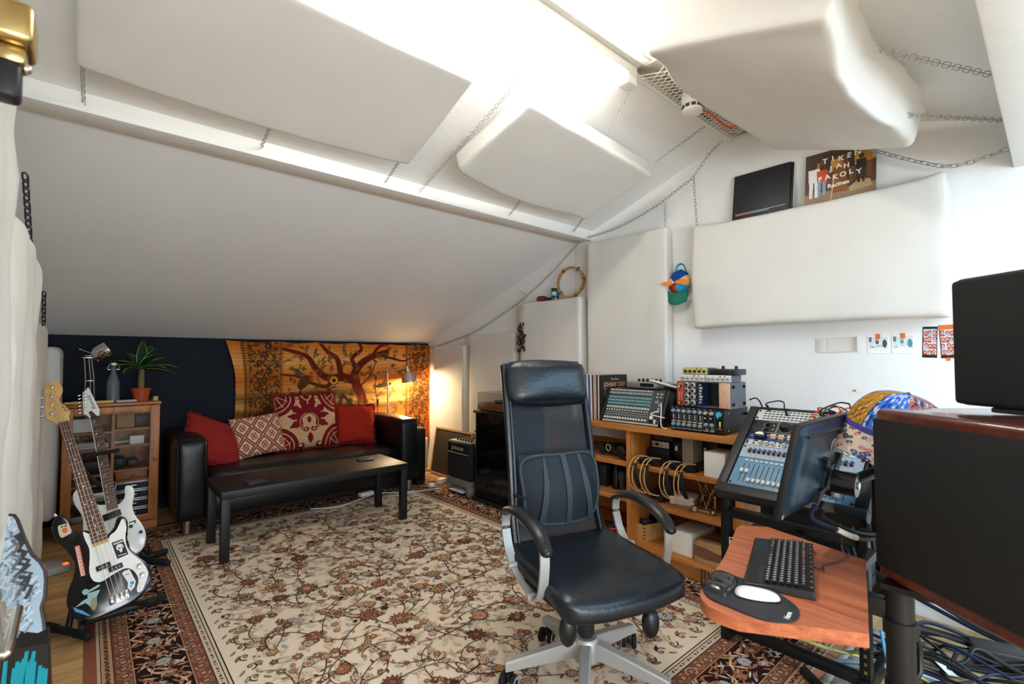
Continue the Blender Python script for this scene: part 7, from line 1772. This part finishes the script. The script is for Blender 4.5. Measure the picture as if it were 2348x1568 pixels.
for k, lb in enumerate(names):
    x0, y0 = 2.52 + .06*k, .62 - .02*k; pts = [(x0, y0, .02 + .02*(k % 3))]
    for q in range(1, 6): pts.append((x0 + .05*math.sin(q*1.3+k) + .03*q*(1 if k % 2 else -.3), y0 - .16*q + .05*math.sin(q*2+k*1.7), .012 + .012*((q+k) % 4)))
    cable(lb, pts, .006 if k % 3 else .008, BLACK, group='black cables on the floor behind the stand')
cable('pale grey cable curving beside the stand pole', [(2.32, .70, .02), (2.42, .52, .05), (2.50, .36, .02), (2.44, .22, .012), (2.30, .12, .012)], .010, GREYCB)
cable('thin white cable over the pale board', [(2.46, .60, .03), (2.52, .42, .025), (2.50, .24, .025), (2.42, .05, .02), (2.40, -.1, .012)], .005, PAPER)
cable('yellowish cable beside the grey one', [(2.40, .66, .05), (2.46, .46, .05), (2.44, .30, .03), (2.36, .16, .02)], .004, YELC)
cable('light blue cable beside the rack foot', [(2.31, .48, .24), (2.30, .46, .14), (2.31, .42, .06), (2.34, .36, .02)], .006, LBLUE)
cable('white cable under the cherry shelf, behind the cross bar', [(2.34, .95, .10), (2.36, .84, .16), (2.33, .70, .12), (2.36, .60, .16)], .006, PAPER)
cable('cream cable under the cherry shelf, lying on the floor', [(2.42, .98, .012), (2.40, .82, .04), (2.44, .66, .03), (2.38, .56, .10)], .008, YELC)
cable('black cable loop under the cherry shelf', [(2.38, .90, .22), (2.42, .74, .10), (2.36, .60, .16), (2.40, .55, .26)], .006, BLACK)
t = thing('power_block', 'black power supply block lying among the floor cables', 'power supply', (2.86, .20, .02), .35)
MB().rbox(-.055, -.085, 0, .055, .085, .07, .008).build('block_body', BLACK, t); m = MB(); m.box(-.0556, -.05, .02, -.055, .02, .05); m.build('rating_label', DGREY, t)
o = MB().rbox(-.045, -.03, 0, .045, .03, .002, .0005).build('paper_label', PAPER, loc=(2.63, .34, .040), rot=(.25, -.3, .9)); tag(o, 'white paper label hanging on a floor cable', 'label')
for k in range(12):
    x0, y0 = 2.50 + .05*(k % 6), .52 - .03*(k // 6); pts = []
    for q in range(7): pts.append((x0 + .06*math.sin(q*1.1 + k*2.3) + .045*q*(1 if k % 3 else .2), y0 - .13*q + .06*math.cos(q*1.7 + k), .03 + .018*((q*3 + k) % 5)))
    cable(('first', 'second', 'third', 'fourth', 'fifth', 'sixth', 'seventh', 'eighth', 'ninth', 'tenth', 'eleventh', 'twelfth')[k] + ' dark cable in the tangled heap behind the stand pole', pts, (.0065, .005, .008)[k % 3], (BLACK, BLACK, BLACK, DBLUE)[k % 4], group='tangled heap of cables behind the stand pole')
o = MB().rbox(-.22, -.16, 0, .22, .16, .014, .003).build('pale_board', mat('worn_pale_board', (190, 160, 120), .7, noise=(10, .4)), loc=(2.62, .26, .0015), rot=(0, 0, .5)); tag(o, 'worn pale board lying on the floor under the cables', 'board')
o = MB().rbox(-.30, -.26, 0, .24, .26, .012, .003).build('blue_carpet', mat('blue_carpet', (40, 88, 134), .95, noise=(120, .6), bump=(300, .6)), loc=(2.86, -.22, .0015), rot=(0, 0, .2)); tag(o, 'blue carpet piece on the floor by the wall', 'carpet')
t = thing('floor_device', 'white-edged dark device lying on the floor next to the blue carpet', 'device', (2.56, .02, .016), .6)
MB().rbox(-.15, -.10, 0, .15, .10, .035, .012, 3).build('device_body', LGREY, t); MB().rbox(-.13, -.08, .0352, .13, .08, .038, .002).build('device_top', DGREY, t)
o = MB().sphere((0, 0, .03), (.09, .07, .035), 8).build('black_bag', mat('black_plastic_bag', (16, 18, 20), .3, bump=(20, .8, .03)), loc=(2.42, .30, .001)); tag(o, 'crumpled black plastic bag on the floor beside the stand', 'bag')
# monitor cables
cable('blue-black monitor cable hanging in a loop with a white sleeve', [MM @ V((.24, .02, .02)), MM @ V((.245, -.03, .02)), V((1.93, .52, .70)), V((2.0, .46, .665)), V((2.12, .42, .66)), V((2.20, .40, .66))], .0075, DBLUE)
o = MB().tube(smooth_path([(1.93, .515, .700), (1.955, .49, .683), (1.98, .472, .672)], 5), .0095, n=10).build('cable_sleeve', PAPER); tag(o, 'white sleeve around the monitor cable', 'cable sleeve')
cable('black monitor cable with a thick ferrite lump', [MM @ V((.28, .03, .03)), MM @ V((.29, -.02, .03)), V((1.96, .50, .70)), V((2.05, .44, .675)), V((2.16, .405, .675))], .006, BLACK, ex=lambda o: o.cyl(MM @ V((.285, -.005, .03)), MM @ V((.293, -.04, .028)), .011, n=12))
for k in range(4):
    cable(('first black rack cable hanging under the console end', 'second black rack cable hanging under the console end', 'third black rack cable hanging under the console end', 'fourth black rack cable hanging under the console end')[k], [(2.30 + .05*k, .62 - .03*k, .70), (2.31 + .05*k, .61 - .03*k, .62), (2.29 + .05*k, .60 - .025*k, .52), (2.31 + .05*k, .57 - .02*k, .44)], .007, BLACK, group='rack cables under the console end')

# ================================================================ office chair
CHL = mat('chair_leather', (9, 19, 29), .34, bump=(70, .3, .004), noise=(7, .15), spec=.6)  # black leather, blue of the window light mixed into the base colour
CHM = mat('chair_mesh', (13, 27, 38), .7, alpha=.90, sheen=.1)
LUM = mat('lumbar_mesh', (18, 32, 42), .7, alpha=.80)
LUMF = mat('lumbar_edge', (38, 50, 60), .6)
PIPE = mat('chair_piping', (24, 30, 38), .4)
CGR = mat('chair_grey_metal', (176, 176, 174), .42, metal=.35)
ARMP = mat('arm_pad_black', (20, 21, 23), .38)
t = thing('office_chair', 'high backed black office chair with mesh back on the rug', 'office chair', (1.51, 1.27, 0), R(-17.5))
def seatf():
    bm = bmesh.new(); bmesh.ops.create_cube(bm, size=1); bmesh.ops.subdivide_edges(bm, edges=bm.edges[:], cuts=18, use_grid_fill=True)
    w_, d_, h_ = .53, .53, .085
    for v in bm.verts:
        u = v.co; p = V((u.x*w_, u.y*d_, u.z*h_)); hx, hy, hz = w_/2, d_/2, h_/2; r = .04
        k = V((max(-hx+.06, min(hx-.06, p.x)), max(-hy+.06, min(hy-.06, p.y)), 0)); d = V((p.x-k.x, p.y-k.y, 0))
        if d.length > 1e-6:
            L = max(abs(d.x), abs(d.y)); d2 = d.normalized()*L; p.x, p.y = k.x + d2.x, k.y + d2.y
        q = V((max(-hx+r, min(hx-r, p.x)), max(-hy+r, min(hy-r, p.y)), max(-hz+r, min(hz-r, p.z)))); dd = p - q
        if dd.length > 1e-6: p = q + dd.normalized()*min(dd.length, r)
        ty = -p.y/hy
        p.z += -.035*max(0, ty-.35)**2*1.6 + .012*max(0, -ty)**2 - .010*math.exp(-((p.x/.13)**2 + ((p.y-.02)/.16)**2)) + .010*(abs(p.x)/hx)**3
        p.z += .0025*mnoise.noise(V((p.x*14, p.y*14, 0)))
        if ty > 0: p.y -= .03*ty*(1-(p.x/hx)**2) - .008*ty
        v.co = p + V((0, -.035, .46))
    m = MB(); bm.verts.index_update(); m.add([v.co[:] for v in bm.verts], [[v.index for v in f.verts] for f in bm.faces]); bm.free(); return m
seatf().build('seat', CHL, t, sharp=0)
m = MB(); loop = [( .262*math.copysign(abs(math.cos(a))**.35, math.cos(a)), -.035 + .262*math.copysign(abs(math.sin(a))**.35, math.sin(a)), .445 - (.035 if math.sin(a) < -.6 else 0)*(-math.sin(a)-.6)*2) for a in [2*math.pi*i/72 for i in range(72)]]
m.tube(loop, .005, n=6, closed=True); m.build('seat_piping', PIPE, t)
prof = smooth_path([(0, .19, .47), (0, .235, .60), (0, .255, .75), (0, .285, .92), (0, .325, 1.10), (0, .365, 1.25)], 6)
def bw(z): return .212 - .012*max(0, (z-.47)/.78)
for s_ in (-1, 1):
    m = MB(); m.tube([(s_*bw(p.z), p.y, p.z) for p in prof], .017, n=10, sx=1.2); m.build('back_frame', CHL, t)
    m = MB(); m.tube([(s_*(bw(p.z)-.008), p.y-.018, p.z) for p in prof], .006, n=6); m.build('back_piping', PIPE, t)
m = MB(); n_ = len(prof)
m.grid(lambda u, v: ((2*u-1)*bw(prof[min(n_-1, int(round(v*(n_-1))))].z), prof[min(n_-1, int(round(v*(n_-1))))].y + .030*(1-(2*u-1)**2), prof[min(n_-1, int(round(v*(n_-1))))].z), 14, n_)
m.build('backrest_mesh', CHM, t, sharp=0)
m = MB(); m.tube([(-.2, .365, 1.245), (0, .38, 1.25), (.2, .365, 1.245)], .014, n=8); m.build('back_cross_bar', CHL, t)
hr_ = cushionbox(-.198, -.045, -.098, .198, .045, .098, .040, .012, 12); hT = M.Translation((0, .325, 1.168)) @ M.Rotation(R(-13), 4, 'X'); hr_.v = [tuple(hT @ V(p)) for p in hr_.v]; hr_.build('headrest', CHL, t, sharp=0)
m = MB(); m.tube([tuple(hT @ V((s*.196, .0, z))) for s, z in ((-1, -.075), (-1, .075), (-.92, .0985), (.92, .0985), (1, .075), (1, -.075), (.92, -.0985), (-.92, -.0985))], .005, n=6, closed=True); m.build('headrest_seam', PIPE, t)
for s_ in (-1, 1):
    m = MB(); m.tube(smooth_path([(s_*.205, .19, .50), (s_*.20, .215, .43), (s_*.18, .20, .365), (s_*.12, .12, .355)], 5), .022, n=10, sx=1.3); m.build('back_bracket', BLACK, t)
# lumbar support
lp = thing('lumbar_support', 'black mesh lumbar support strapped to the office chair back', 'lumbar support', (1.51, 1.27, 0), R(-17.5))
lz0, lz1, lw = .585, .865, .195
def ly(u, v): return .135 + .06*(2*u-1)**2 - .035*math.sin(math.pi*v) + .05*v
fr = []
for i in range(64):
    a = 2*math.pi*i/64; x = lw*math.copysign(abs(math.cos(a))**.42, math.cos(a)); zz_ = math.copysign(abs(math.sin(a))**.42, math.sin(a))
    u = (x/lw+1)/2; v = (zz_+1)/2; fr.append((x*(1 - .10*(1-v)), ly(u, v), lz0 + (lz1-lz0)*v))
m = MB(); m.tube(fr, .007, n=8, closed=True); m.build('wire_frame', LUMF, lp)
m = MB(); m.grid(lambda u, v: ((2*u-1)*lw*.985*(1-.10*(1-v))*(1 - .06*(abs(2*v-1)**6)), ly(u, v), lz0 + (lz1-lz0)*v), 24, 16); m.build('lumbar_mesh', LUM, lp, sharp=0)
for x_ in (-.105, .0, .105):
    m = MB(); m.tube([(x_*(1.15 - .4*v), ly((x_/lw+1)/2, v) - .004, lz0 + (lz1-lz0)*v) for v in [k/10 for k in range(11)]], .018, n=4, sx=.12, sy=1.0, up=(0, 1, 0)); m.build('stiff_rib', LUMF, lp)
m = MB(); m.tube([(-.19, .17, .70), (-.21, .24, .70)], .008, n=6).tube([(.19, .17, .70), (.21, .24, .70)], .008, n=6); m.build('strap', BLACK, lp)
# arms
for s_ in (-1, 1):
    X_ = s_*.272
    m = MB(); pp = smooth_path([(X_, .185, .640), (X_, .15, .668), (X_, .05, .690), (X_, -.06, .682), (X_, -.14, .655), (X_, -.185, .618)], 5); nn = len(pp)
    m.tube(pp, [.020 + .010*math.sin(math.pi*i/(nn-1)) + .004*(i/(nn-1)) for i in range(nn)], n=12, sx=.62, sy=1.0, up=(0, 0, 1)); m.sphere(pp[-1][:], (.022, .018, .016), 8); m.sphere(pp[0][:], (.018, .014, .012), 8); m.build('arm_pad', ARMP, t)
    m = MB(); m.tube(smooth_path([(X_, -.165, .625), (X_, -.168, .56), (X_, -.150, .47), (X_, -.115, .428), (X_, -.05, .432), (X_, .07, .462), (X_, .14, .52), (X_, .172, .60), (X_, .165, .65)], 6), .025, n=4, sx=.24, sy=1.0, up=(0, .2, 1)); m.build('arm_bracket', CGR, t, sharp=50)
    b_ = MB().cyl((X_-s_*.05, -.085, .428), (X_+s_*.028, -.085, .428), .013, n=14).build('arm_bolt', CGR, t); part_copy(b_, t, (0, .17, .045))
# mechanism, levers, column, star base
m = MB(); m.rbox(-.09, -.14, .36, .09, .14, .42, .02, 3); m.build('tilt_mechanism', BLACK, t)
for x_, y_, a in ((-.155, -.13, .2), (.125, -.20, -.15)):
    m = MB(); m.tube([(x_*.5, y_*.6, .38), (x_, y_, .36), (x_*1.06, y_*1.1, .335)], [.012, .014, .018], n=8); m.sphere((x_*1.08, y_*1.12, .315), (.034, .028, .056), 10); m.build('lever', ARMP, t)
MB().cyl((0, 0, .17), (0, 0, .37), .025, n=20).cyl((0, 0, .20), (0, 0, .30), .034, n=20).build('gas_column', BLACK, t)
m = MB(); m.lathe([(0, .095), (.045, .095), (.05, .12), (.05, .175), (.042, .185), (0, .185)], 28); m.build('base_hub', CGR, t)
def starleg():
    m = MB(); rows = []
    for i in range(9):
        q = i/8; x = .03 + .292*q; zt = .178 - .065*q**1.1; zb = zt - (.062 - .027*q); w_ = .023 - .006*q
        rows += [(x, -w_, zb), (x, w_, zb), (x, w_, zt-.006), (x, w_*.75, zt), (x, -w_*.75, zt), (x, -w_, zt-.006)]
    fs = [(i*6+j, i*6+(j+1) % 6, (i+1)*6+(j+1) % 6, (i+1)*6+j) for i in range(8) for j in range(6)] + [[5, 4, 3, 2, 1, 0], [48+k for k in range(6)]]
    return m.add(rows, fs)
l0 = starleg().build('base_leg', CGR, t, sharp=30)
def caster(parent):
    m = MB(); m.cyl((0, 0, .062), (0, 0, .092), .007, n=10).rbox(-.018, -.010, .032, .026, .010, .066, .008); h_ = m.build('caster', BLACK, parent)
    for s_ in (-1, 1):
        MB().lathe([(0, -.010), (.024, -.010), (.030, -.006), (.030, .006), (.024, .010), (0, .010)], 22, T=M.Translation((.016, s_*.022, .0315)) @ M.Rotation(R(90), 4, 'X')).build('caster_wheel', RUBBER, h_)
        MB().lathe([(.016, -.0005), (.026, -.0005), (.026, .001), (.016, .001)], 22, T=M.Translation((.016, s_*.0325, .0315)) @ M.Rotation(R(90), 4, 'X')).build('wheel_ring', CGR, h_)
    return h_
c0 = caster(t); c0.location = (.302*math.cos(0), 0, 0)
base = R(218 + 17.5)
for k in range(5):
    a = base + k*2*math.pi/5
    if k == 0: l0.rotation_euler = (0, 0, a); c0.location = (.302*math.cos(a), .302*math.sin(a), .0085); c0.rotation_euler = (0, 0, a + .9)
    else:
        part_copy(l0, t, (0, 0, 0), (0, 0, a)); c = part_copy(c0, t, (.302*math.cos(a), .302*math.sin(a), .0085), (0, 0, a + (1.4, .6, 2.2, 1.0)[k-1]))
        for g in c0.children: d = g.copy(); COL.objects.link(d); d.parent = c

# ================================================================ things on and along the gable wall
rl = V((.16, 0, .987)).normalized()
def coverM(y, x, z): return frame((x, y, z), (0, -1, 0), rl, V((0, -1, 0)).cross(rl))
SLV = mat('dark_sleeve', (30, 30, 32), .5)
t = thing('record_sleeve', 'plain dark record sleeve with a thin coloured line standing on the wide wall panel', 'record', mw=coverM(1.362, 3.074, 2.150))
MB().rbox(0, 0, -.006, .335, .312, 0, .0008).build('sleeve', SLV, t)
m = MB(); m.box(.02, .045, 0, .315, .0475, .0006); m.build('grey_line', mat('print_grey', (200, 202, 206), .5), t)
m = MB(); m.box(.02, .036, 0, .12, .041, .0006); m.build('orange_line', ORANGE, t)
m = MB(); m.box(.12, .036, 0, .22, .041, .0006); m.build('blue_line', KTEAL, t)
t = thing('record_sleeve', 'black record sleeve peeking out behind the plain dark one', 'record', mw=coverM(1.352, 3.086, 2.150))
MB().rbox(0, 0, -.006, .337, .310, 0, .0008).build('sleeve', BLACK, t)
t = thing('record_sleeve', 'brown photo record sleeve with white hand lettering on the wide wall panel', 'record', mw=coverM(.948, 3.078, 2.150))
MB().rbox(0, 0, -.006, .335, .312, 0, .0008).build('sleeve', SLV, t)
cv = Canvas(.335, .312, 220, (86, 62, 44)); rp = random.Random(3)
cv.rect(0, 0, .335, .07, (140, 116, 92)); cv.rect(0, .22, .335, .312, (58, 42, 32)); cv.rect(.27, .2, .335, .312, (170, 160, 140))
for k in range(6): cv.rect(0, .22+.016*k, .2, .226+.016*k, (96, 70, 46))
def fig(x, y, h_, c1_, c2_, skin=(70, 46, 36)):
    cv.disc(x, y+h_*.90, h_*.075, skin, h_*.09); cv.poly([(x-h_*.14, y+h_*.80), (x+h_*.14, y+h_*.80), (x+h_*.12, y+h_*.42), (x-h_*.12, y+h_*.42)], c1_)
    cv.poly([(x-h_*.11, y+h_*.45), (x-h_*.01, y+h_*.45), (x-h_*.03, y), (x-h_*.10, y)], c2_); cv.poly([(x+h_*.11, y+h_*.45), (x+h_*.01, y+h_*.45), (x+h_*.03, y), (x+h_*.10, y)], c2_)
for k in range(9): fig(.07 + .028*k, .09 + .008*(k % 3), .20, ((176, 120, 44), (110, 66, 40), (60, 44, 36), (190, 140, 60))[k % 4], ((120, 74, 40), (70, 50, 40))[k % 2])
fig(.045, .045, .215, (226, 226, 226), (220, 220, 220)); fig(.085, .05, .19, (196, 76, 44), (130, 150, 170))
cv.poly([(.13, .05), (.21, .05), (.2, .2), (.14, .2)], (132, 84, 40)); cv.poly([(.22, .04), (.32, .05), (.31, .09), (.26, .10), (.22, .07)], (176, 150, 112)); fig(.27, .08, .17, (50, 40, 40), (60, 48, 40))
cv.line([(.13, 0), (.145, .16)], .006, (206, 160, 100)); cv.c *= (1 + .08*np.random.RandomState(4).randn(cv.ny, cv.nx, 1))
PH = mat('printed_photo', (120, 100, 80), .45, attr='pattern')
cv.mesh('cover_photo', lambda U, W_: (U*.335, W_*.312, .0006 + 0*U), PH, t)
m = MB(); T_ = lambda x, y: M.Translation((x, y, .0012))
for s_, x, y, sz in (('TIKEN', .175, .252, .046), ('JAH', .165, .200, .044), ('FAKOLY', .168, .148, .044)):
    for q, ch in enumerate(s_): m.text(ch, T_(x + (q-(len(s_)-1)/2)*sz*.84, y + .006*math.sin(q*2.1)) @ M.Rotation(.12*math.sin(q*1.7), 4, 'Z'), sz*.9, bold=.0012)
m.text('Racines', T_(.165, .098) @ M.Rotation(.06, 4, 'Z'), .034, sx=1.0, bold=.0008); m.build('hand_lettering', PAPER, t)
# notes and photos
NOTEP = mat('note_paper', (216, 213, 204), .8)
wx = 3.149
def onwall(y, z, rz=0): return frame((wx, y, z), (0, -1, 0), (0, 0, 1), (-1, 0, 0)) @ M.Rotation(rz, 4, 'Z')
m = MB(); m.grid(lambda u, v: (.06*u, .078*v, .002 + .004*math.sin(u*3)), 8, 4); m.grid(lambda u, v: (.004 + .05*u, .066 + .0*u, .0075) if False else (.006 + .05*u, .062 + .001*v, .0065), 3, 2)
o = m.build('paper_note', NOTEP, mw=onwall(.925, 1.318)); tag(o, 'small white paper note at the start of the row of wall notes', 'note', 'papers on the white wall')
m = MB(); m.grid(lambda u, v: (.145*u, .080*v + .006*u, .005 + .03*max(0, u-.75)**1.5*4), 16, 4); o = m.build('paper_note', NOTEP, mw=onwall(.868, 1.316)); tag(o, 'wide white paper note with a curling end on the wall', 'note', 'papers on the white wall')
TAPEO = mat('orange_tape', (226, 112, 44), .5)
def polaroid(label, y, z, seed, tint):
    t = thing('instant_photo', label, 'photo', mw=onwall(y, z), group='instant photos on the wall')
    MB().box(0, 0, 0, .092, .094, .0012).build('photo_frame', PAPER, t)
    cv = Canvas(.080, .072, 70, (212, 220, 222)); rr = random.Random(seed)
    cv.rect(.0, .045, .012, .072, (110, 116, 120)); cv.rect(.03, .034, .042, .066, tint); cv.rect(.033, .05, .039, .06, (220, 224, 226))
    for k in range(26): cv.line([(rr.uniform(0, .08), rr.uniform(0, .03)), (rr.uniform(0, .08), rr.uniform(0, .03))], .002, tint if k % 2 else (236, 238, 238))
    cv.poly([(.0, .0), (.08, .0), (.08, .012), (.04, .018), (.0, .010)], (230, 232, 232)); cv.disc(.068, .035, .010, tint, .022)
    cv.mesh('picture', lambda U, W_: (.006 + U*.080, .018 + W_*.070, .0014 + 0*U), PH, t)
    m = MB(); m.box(.036, .078, .0015, .056, .104, .0022); m.build('orange_tape', TAPEO, t)
polaroid('instant photo with an orange tape tab, nearer the paper notes', .680, 1.309, 1, (72, 80, 92)); polaroid('teal tinted instant photo with an orange tape tab, nearer the photo strips', .576, 1.309, 2, (84, 140, 146))
def strip(label, y, z, rz, seed):
    t = thing('photo_strip', label, 'photo strip', mw=onwall(y, z, rz), group='photo strips on the wall')
    MB().box(0, 0, 0, .056, .154, .0012).build('strip_paper', BLACK, t)
    cv = Canvas(.050, .128, 60, (226, 190, 186)); rr = random.Random(seed)
    for k in range(4):
        y0 = .032*k; cv.rect(0, y0, .05, y0+.0305, ((226, 190, 186), (222, 200, 200))[k % 2])
        for q in range(3):
            x, yy = .009 + .016*q + rr.uniform(-.003, .003), y0 + .012 + rr.uniform(-.003, .004)
            cv.disc(x, yy+.003, .0075, (60, 36, 34), .009); cv.disc(x, yy+.002, .005, (222, 160, 140), .0065); cv.disc(x, y0+.002, .009, ((190, 60, 50), (150, 180, 210), (200, 90, 60))[(q+k) % 3], .005)
        cv.rect(0, y0+.0305, .05, y0+.032, (240, 236, 236))
    cv.mesh('pictures', lambda U, W_: (.003 + U*.05, .014 + W_*.128, .0014 + 0*U), PH, t)
    return t
strip('photo booth strip fully in view on the wall', .455, 1.288, R(-2), 4)
t = strip('photo booth strip with orange tape half hidden by the small loudspeaker', .383, 1.284, R(2), 5)
m = MB(); m.box(-.002, .140, .0015, .058, .162, .0022); m.build('orange_tape', TAPEO, t)
m = MB(); m.box(.018, -.014, .0015, .034, .002, .0022); m.build('orange_tape', TAPEO, t)
o = MB().cyl((0, 0, 0), (-.006, 0, 0), .005, n=10).cyl((-.006, 0, 0), (-.012, .004, .002), .002, n=6).build('wall_screw', STEEL, loc=(3.149, .742, 1.108)); tag(o, 'tiny screw hook in the bare white wall over the patch cables', 'screw')
# tambourine, tin, boxes on the cloth panel
TAMB = mat('tambourine_wood', (184, 138, 78), .4, wood=('z', 30, (150, 104, 54))); JIN = mat('jingle_metal', (120, 104, 84), .35, metal=.9)
tmM = frame((3.085, 2.735, 1.932), V((.18, -.98, 0)).normalized(), V((.1, 0, .995)), V((-.98, -.18, .08)).normalized())
t = thing('tambourine', 'headless wooden tambourine standing on the cloth panel', 'tambourine', mw=tmM)
for z in (.0, .024):
    m = MB(); m.tube([(.128*math.cos(a), .128*math.sin(a), z) for a in [2*math.pi*i/60 for i in range(60)]], .0075, n=4, closed=True, sx=.55, sy=1.1, up=(0, 0, 1)); m.build('hoop', TAMB, t)
for a0 in (0.15, 1.0, 2.2, 3.9, 5.2, 5.8):
    a = a0; T = M.Translation((.128*math.cos(a), .128*math.sin(a), .012)) @ M.Rotation(a, 4, 'Z')
    m = MB()
    for dz in (-.004, .004): m.lathe([(0, .002), (.008, .002), (.018, -.001), (.0182, 0), (.008, .0032), (0, .003)], 18, T=T @ M.Translation((0, dz*.5, 0)) @ M.Rotation(R(90), 4, 'X') @ M.Translation((0, 0, dz)))
    m.cyl(T @ V((0, 0, -.012)), T @ V((0, 0, .012)), .0018, n=6); m.build('jingle', JIN, t)
t = thing('tin_can', 'small teal and black tin standing beside the tambourine', 'tin', (3.085, 2.925, 1.8055))
MB().cyl((0, 0, .004), (0, 0, .096), .034, n=28).build('can_wall', mat('tin_dark', (22, 36, 44), .35), t)
m = MB()
for z in (.0, .094): m.lathe([(.0, z), (.036, z), (.036, z+.005), (0, z+.005)], 28)
m.build('rim', STEEL, t)
m = MB(); m.grid(lambda u, v: (-.0345*math.cos((u-.5)*1.9+.5), -.0345*math.sin((u-.5)*1.9+.5)*1.0, .025 + .045*v), 10, 2); m.grid(lambda u, v: (-.0348*math.cos((u-.5)*.9+.5), -.0348*math.sin((u-.5)*.9+.5), .042 + .014*v), 6, 2, mi=1); m.build('can_label', [mat('tin_teal', (70, 160, 168), .35), PAPER], t)
REDBX = mat('dark_red_box', (120, 34, 26), .4)
o = MB().rbox(-.035, -.045, 0, .035, .045, .030, .002).build('small_box', REDBX, loc=(3.09, 3.085, 1.8055)); tag(o, 'small dark red box at the free end of the cloth panel top', 'box', 'small boxes on the cloth panel')
o = MB().rbox(-.03, -.026, 0, .03, .026, .020, .002).build('small_box', mat('dark_brown_red_box', (70, 26, 24), .4), loc=(3.09, 3.005, 1.8055)); tag(o, 'smaller dark box between the red box and the tin', 'box', 'small boxes on the cloth panel')
o = MB().rbox(-.03, -.03, 0, .03, .03, .010, .002).build('small_box', BLACK, loc=(3.09, 3.09, 1.8365)); tag(o, 'flat black box lying on the dark red box', 'box', 'small boxes on the cloth panel')
# seed pod rattle
ROPE = mat('natural_rope', (186, 158, 116), .85); POD = mat('seed_pod', (58, 36, 30), .45, noise=(30, .3))
t = thing('seed_pod_rattle', 'brown seed pod rattle hanging by a natural rope from the chain', 'rattle', (3.02, 3.29, 1.34))
m = MB(); m.tube(smooth_path([(.05, -.03, .53), (.02, -.025, .505), (.0, -.005, .42), (-.01, .01, .32), (0, .005, .25)], 5), .006, n=8); m.tube(smooth_path([(.04, -.01, .545), (.05, .03, .56), (.03, .05, .575)], 4), .005, n=6); m.sphere((.045, -.02, .525), .014, 6); m.build('rope', ROPE, t); MB().tube([(0, .01, .02), (.0, .008, -.10)], .004, n=6).build('rope_tail', ROPE, t)
rr = random.Random(9)
for k in range(22):
    z = .02 + .245*(k/21); a = rr.uniform(0, 6.28); q = .022 + .016*math.sin(k*1.3)
    T = M.Translation((q*math.cos(a)*.8, .01 + q*math.sin(a), z)) @ M.Rotation(rr.uniform(0, 6.28), 4, 'Z') @ M.Rotation(rr.uniform(-.6, .6), 4, 'X')
    m = MB(T); m.sphere((0, 0, 0), (.020, .011, .025), 6); m.build('seed_pod', POD, t)
# propeller cap
pcM = frame((3.088, 1.742, 1.805), (0, -1, 0), (0, 0, 1), (-1, 0, 0)) @ M.Rotation(R(-7), 4, 'Z')
t = thing('propeller_cap', 'multicoloured cap with an orange propeller hanging on the white wall', 'cap', mw=pcM)
cv = Canvas(2*math.pi, 1, 260, (226, 190, 130))
deg = np.degrees(cv.X)
for a0, a1, c in ((40, 150, (22, 68, 136)), (150, 205, (232, 204, 150)), (205, 275, (196, 66, 26)), (275, 350, (62, 150, 196)), (350, 361, (230, 190, 120)), (0, 40, (230, 190, 120))): cv.put((deg >= a0) & (deg < a1), c)
def pcap(U, W_):
    a = U*2*math.pi; r = np.sin(W_*math.pi/2); ry = np.where(np.sin(a) > 0, .098, .070)
    fold = 1 + .03*np.sin(a*9)*W_
    return .078*r*np.cos(a)*fold, ry*r*np.sin(a)*fold, .062*np.cos(W_*math.pi/2) - .012
cv.mesh('crown', pcap, CAPM, t)
GRN = mat('green_peak', (12, 110, 90), .7)
m = MB(); m.grid(lambda u, v: ((2*u-1)*(.082 - .008*v**2*(1)), -.045 - .022*(1-(2*u-1)**2) - (.072 + .012*(1-(2*u-1)**2))*v, .012 + .022*(1-(2*u-1)**2) - .008*v), 16, 8); o = m.build('peak', GRN, t, sharp=0); md = o.modifiers.new('thickness', 'SOLIDIFY'); md.thickness = .004
m = MB(); m.tube(smooth_path([(-.035, .075, .0), (-.022, .118, .006), (.008, .136, .01), (.034, .118, .006), (.042, .085, .0)], 5), .010, n=6, sx=.3, sy=1); m.build('strap', mat('teal_strap', (70, 164, 176), .7), t)
m = MB(); m.cyl((0, 0, .045), (0, 0, .072), .008, n=12); m.build('hub', mat('hub_dark_red', (120, 40, 30), .4), t)
OPL = mat('orange_plastic_blade', (240, 136, 60), .35)
for s_, tilt in ((1, .15), (-1, .10)):
    pts = smooth2([(.006, .004), (.03, .016), (.065, .018), (.092, .006), (.086, -.008), (.055, -.014), (.02, -.008)], 4)
    T = M.Translation((0, 0, .066)) @ M.Rotation(tilt if s_ > 0 else math.pi + tilt, 4, 'Z') @ M.Rotation(.35, 4, 'X')
    m = MB(T); m.prism(pts, -.001, .001); m.build('blade', OPL, t)
m = MB(); m.sphere((0, 0, .075), .006, 6); m.build('pin', PAPER, t)
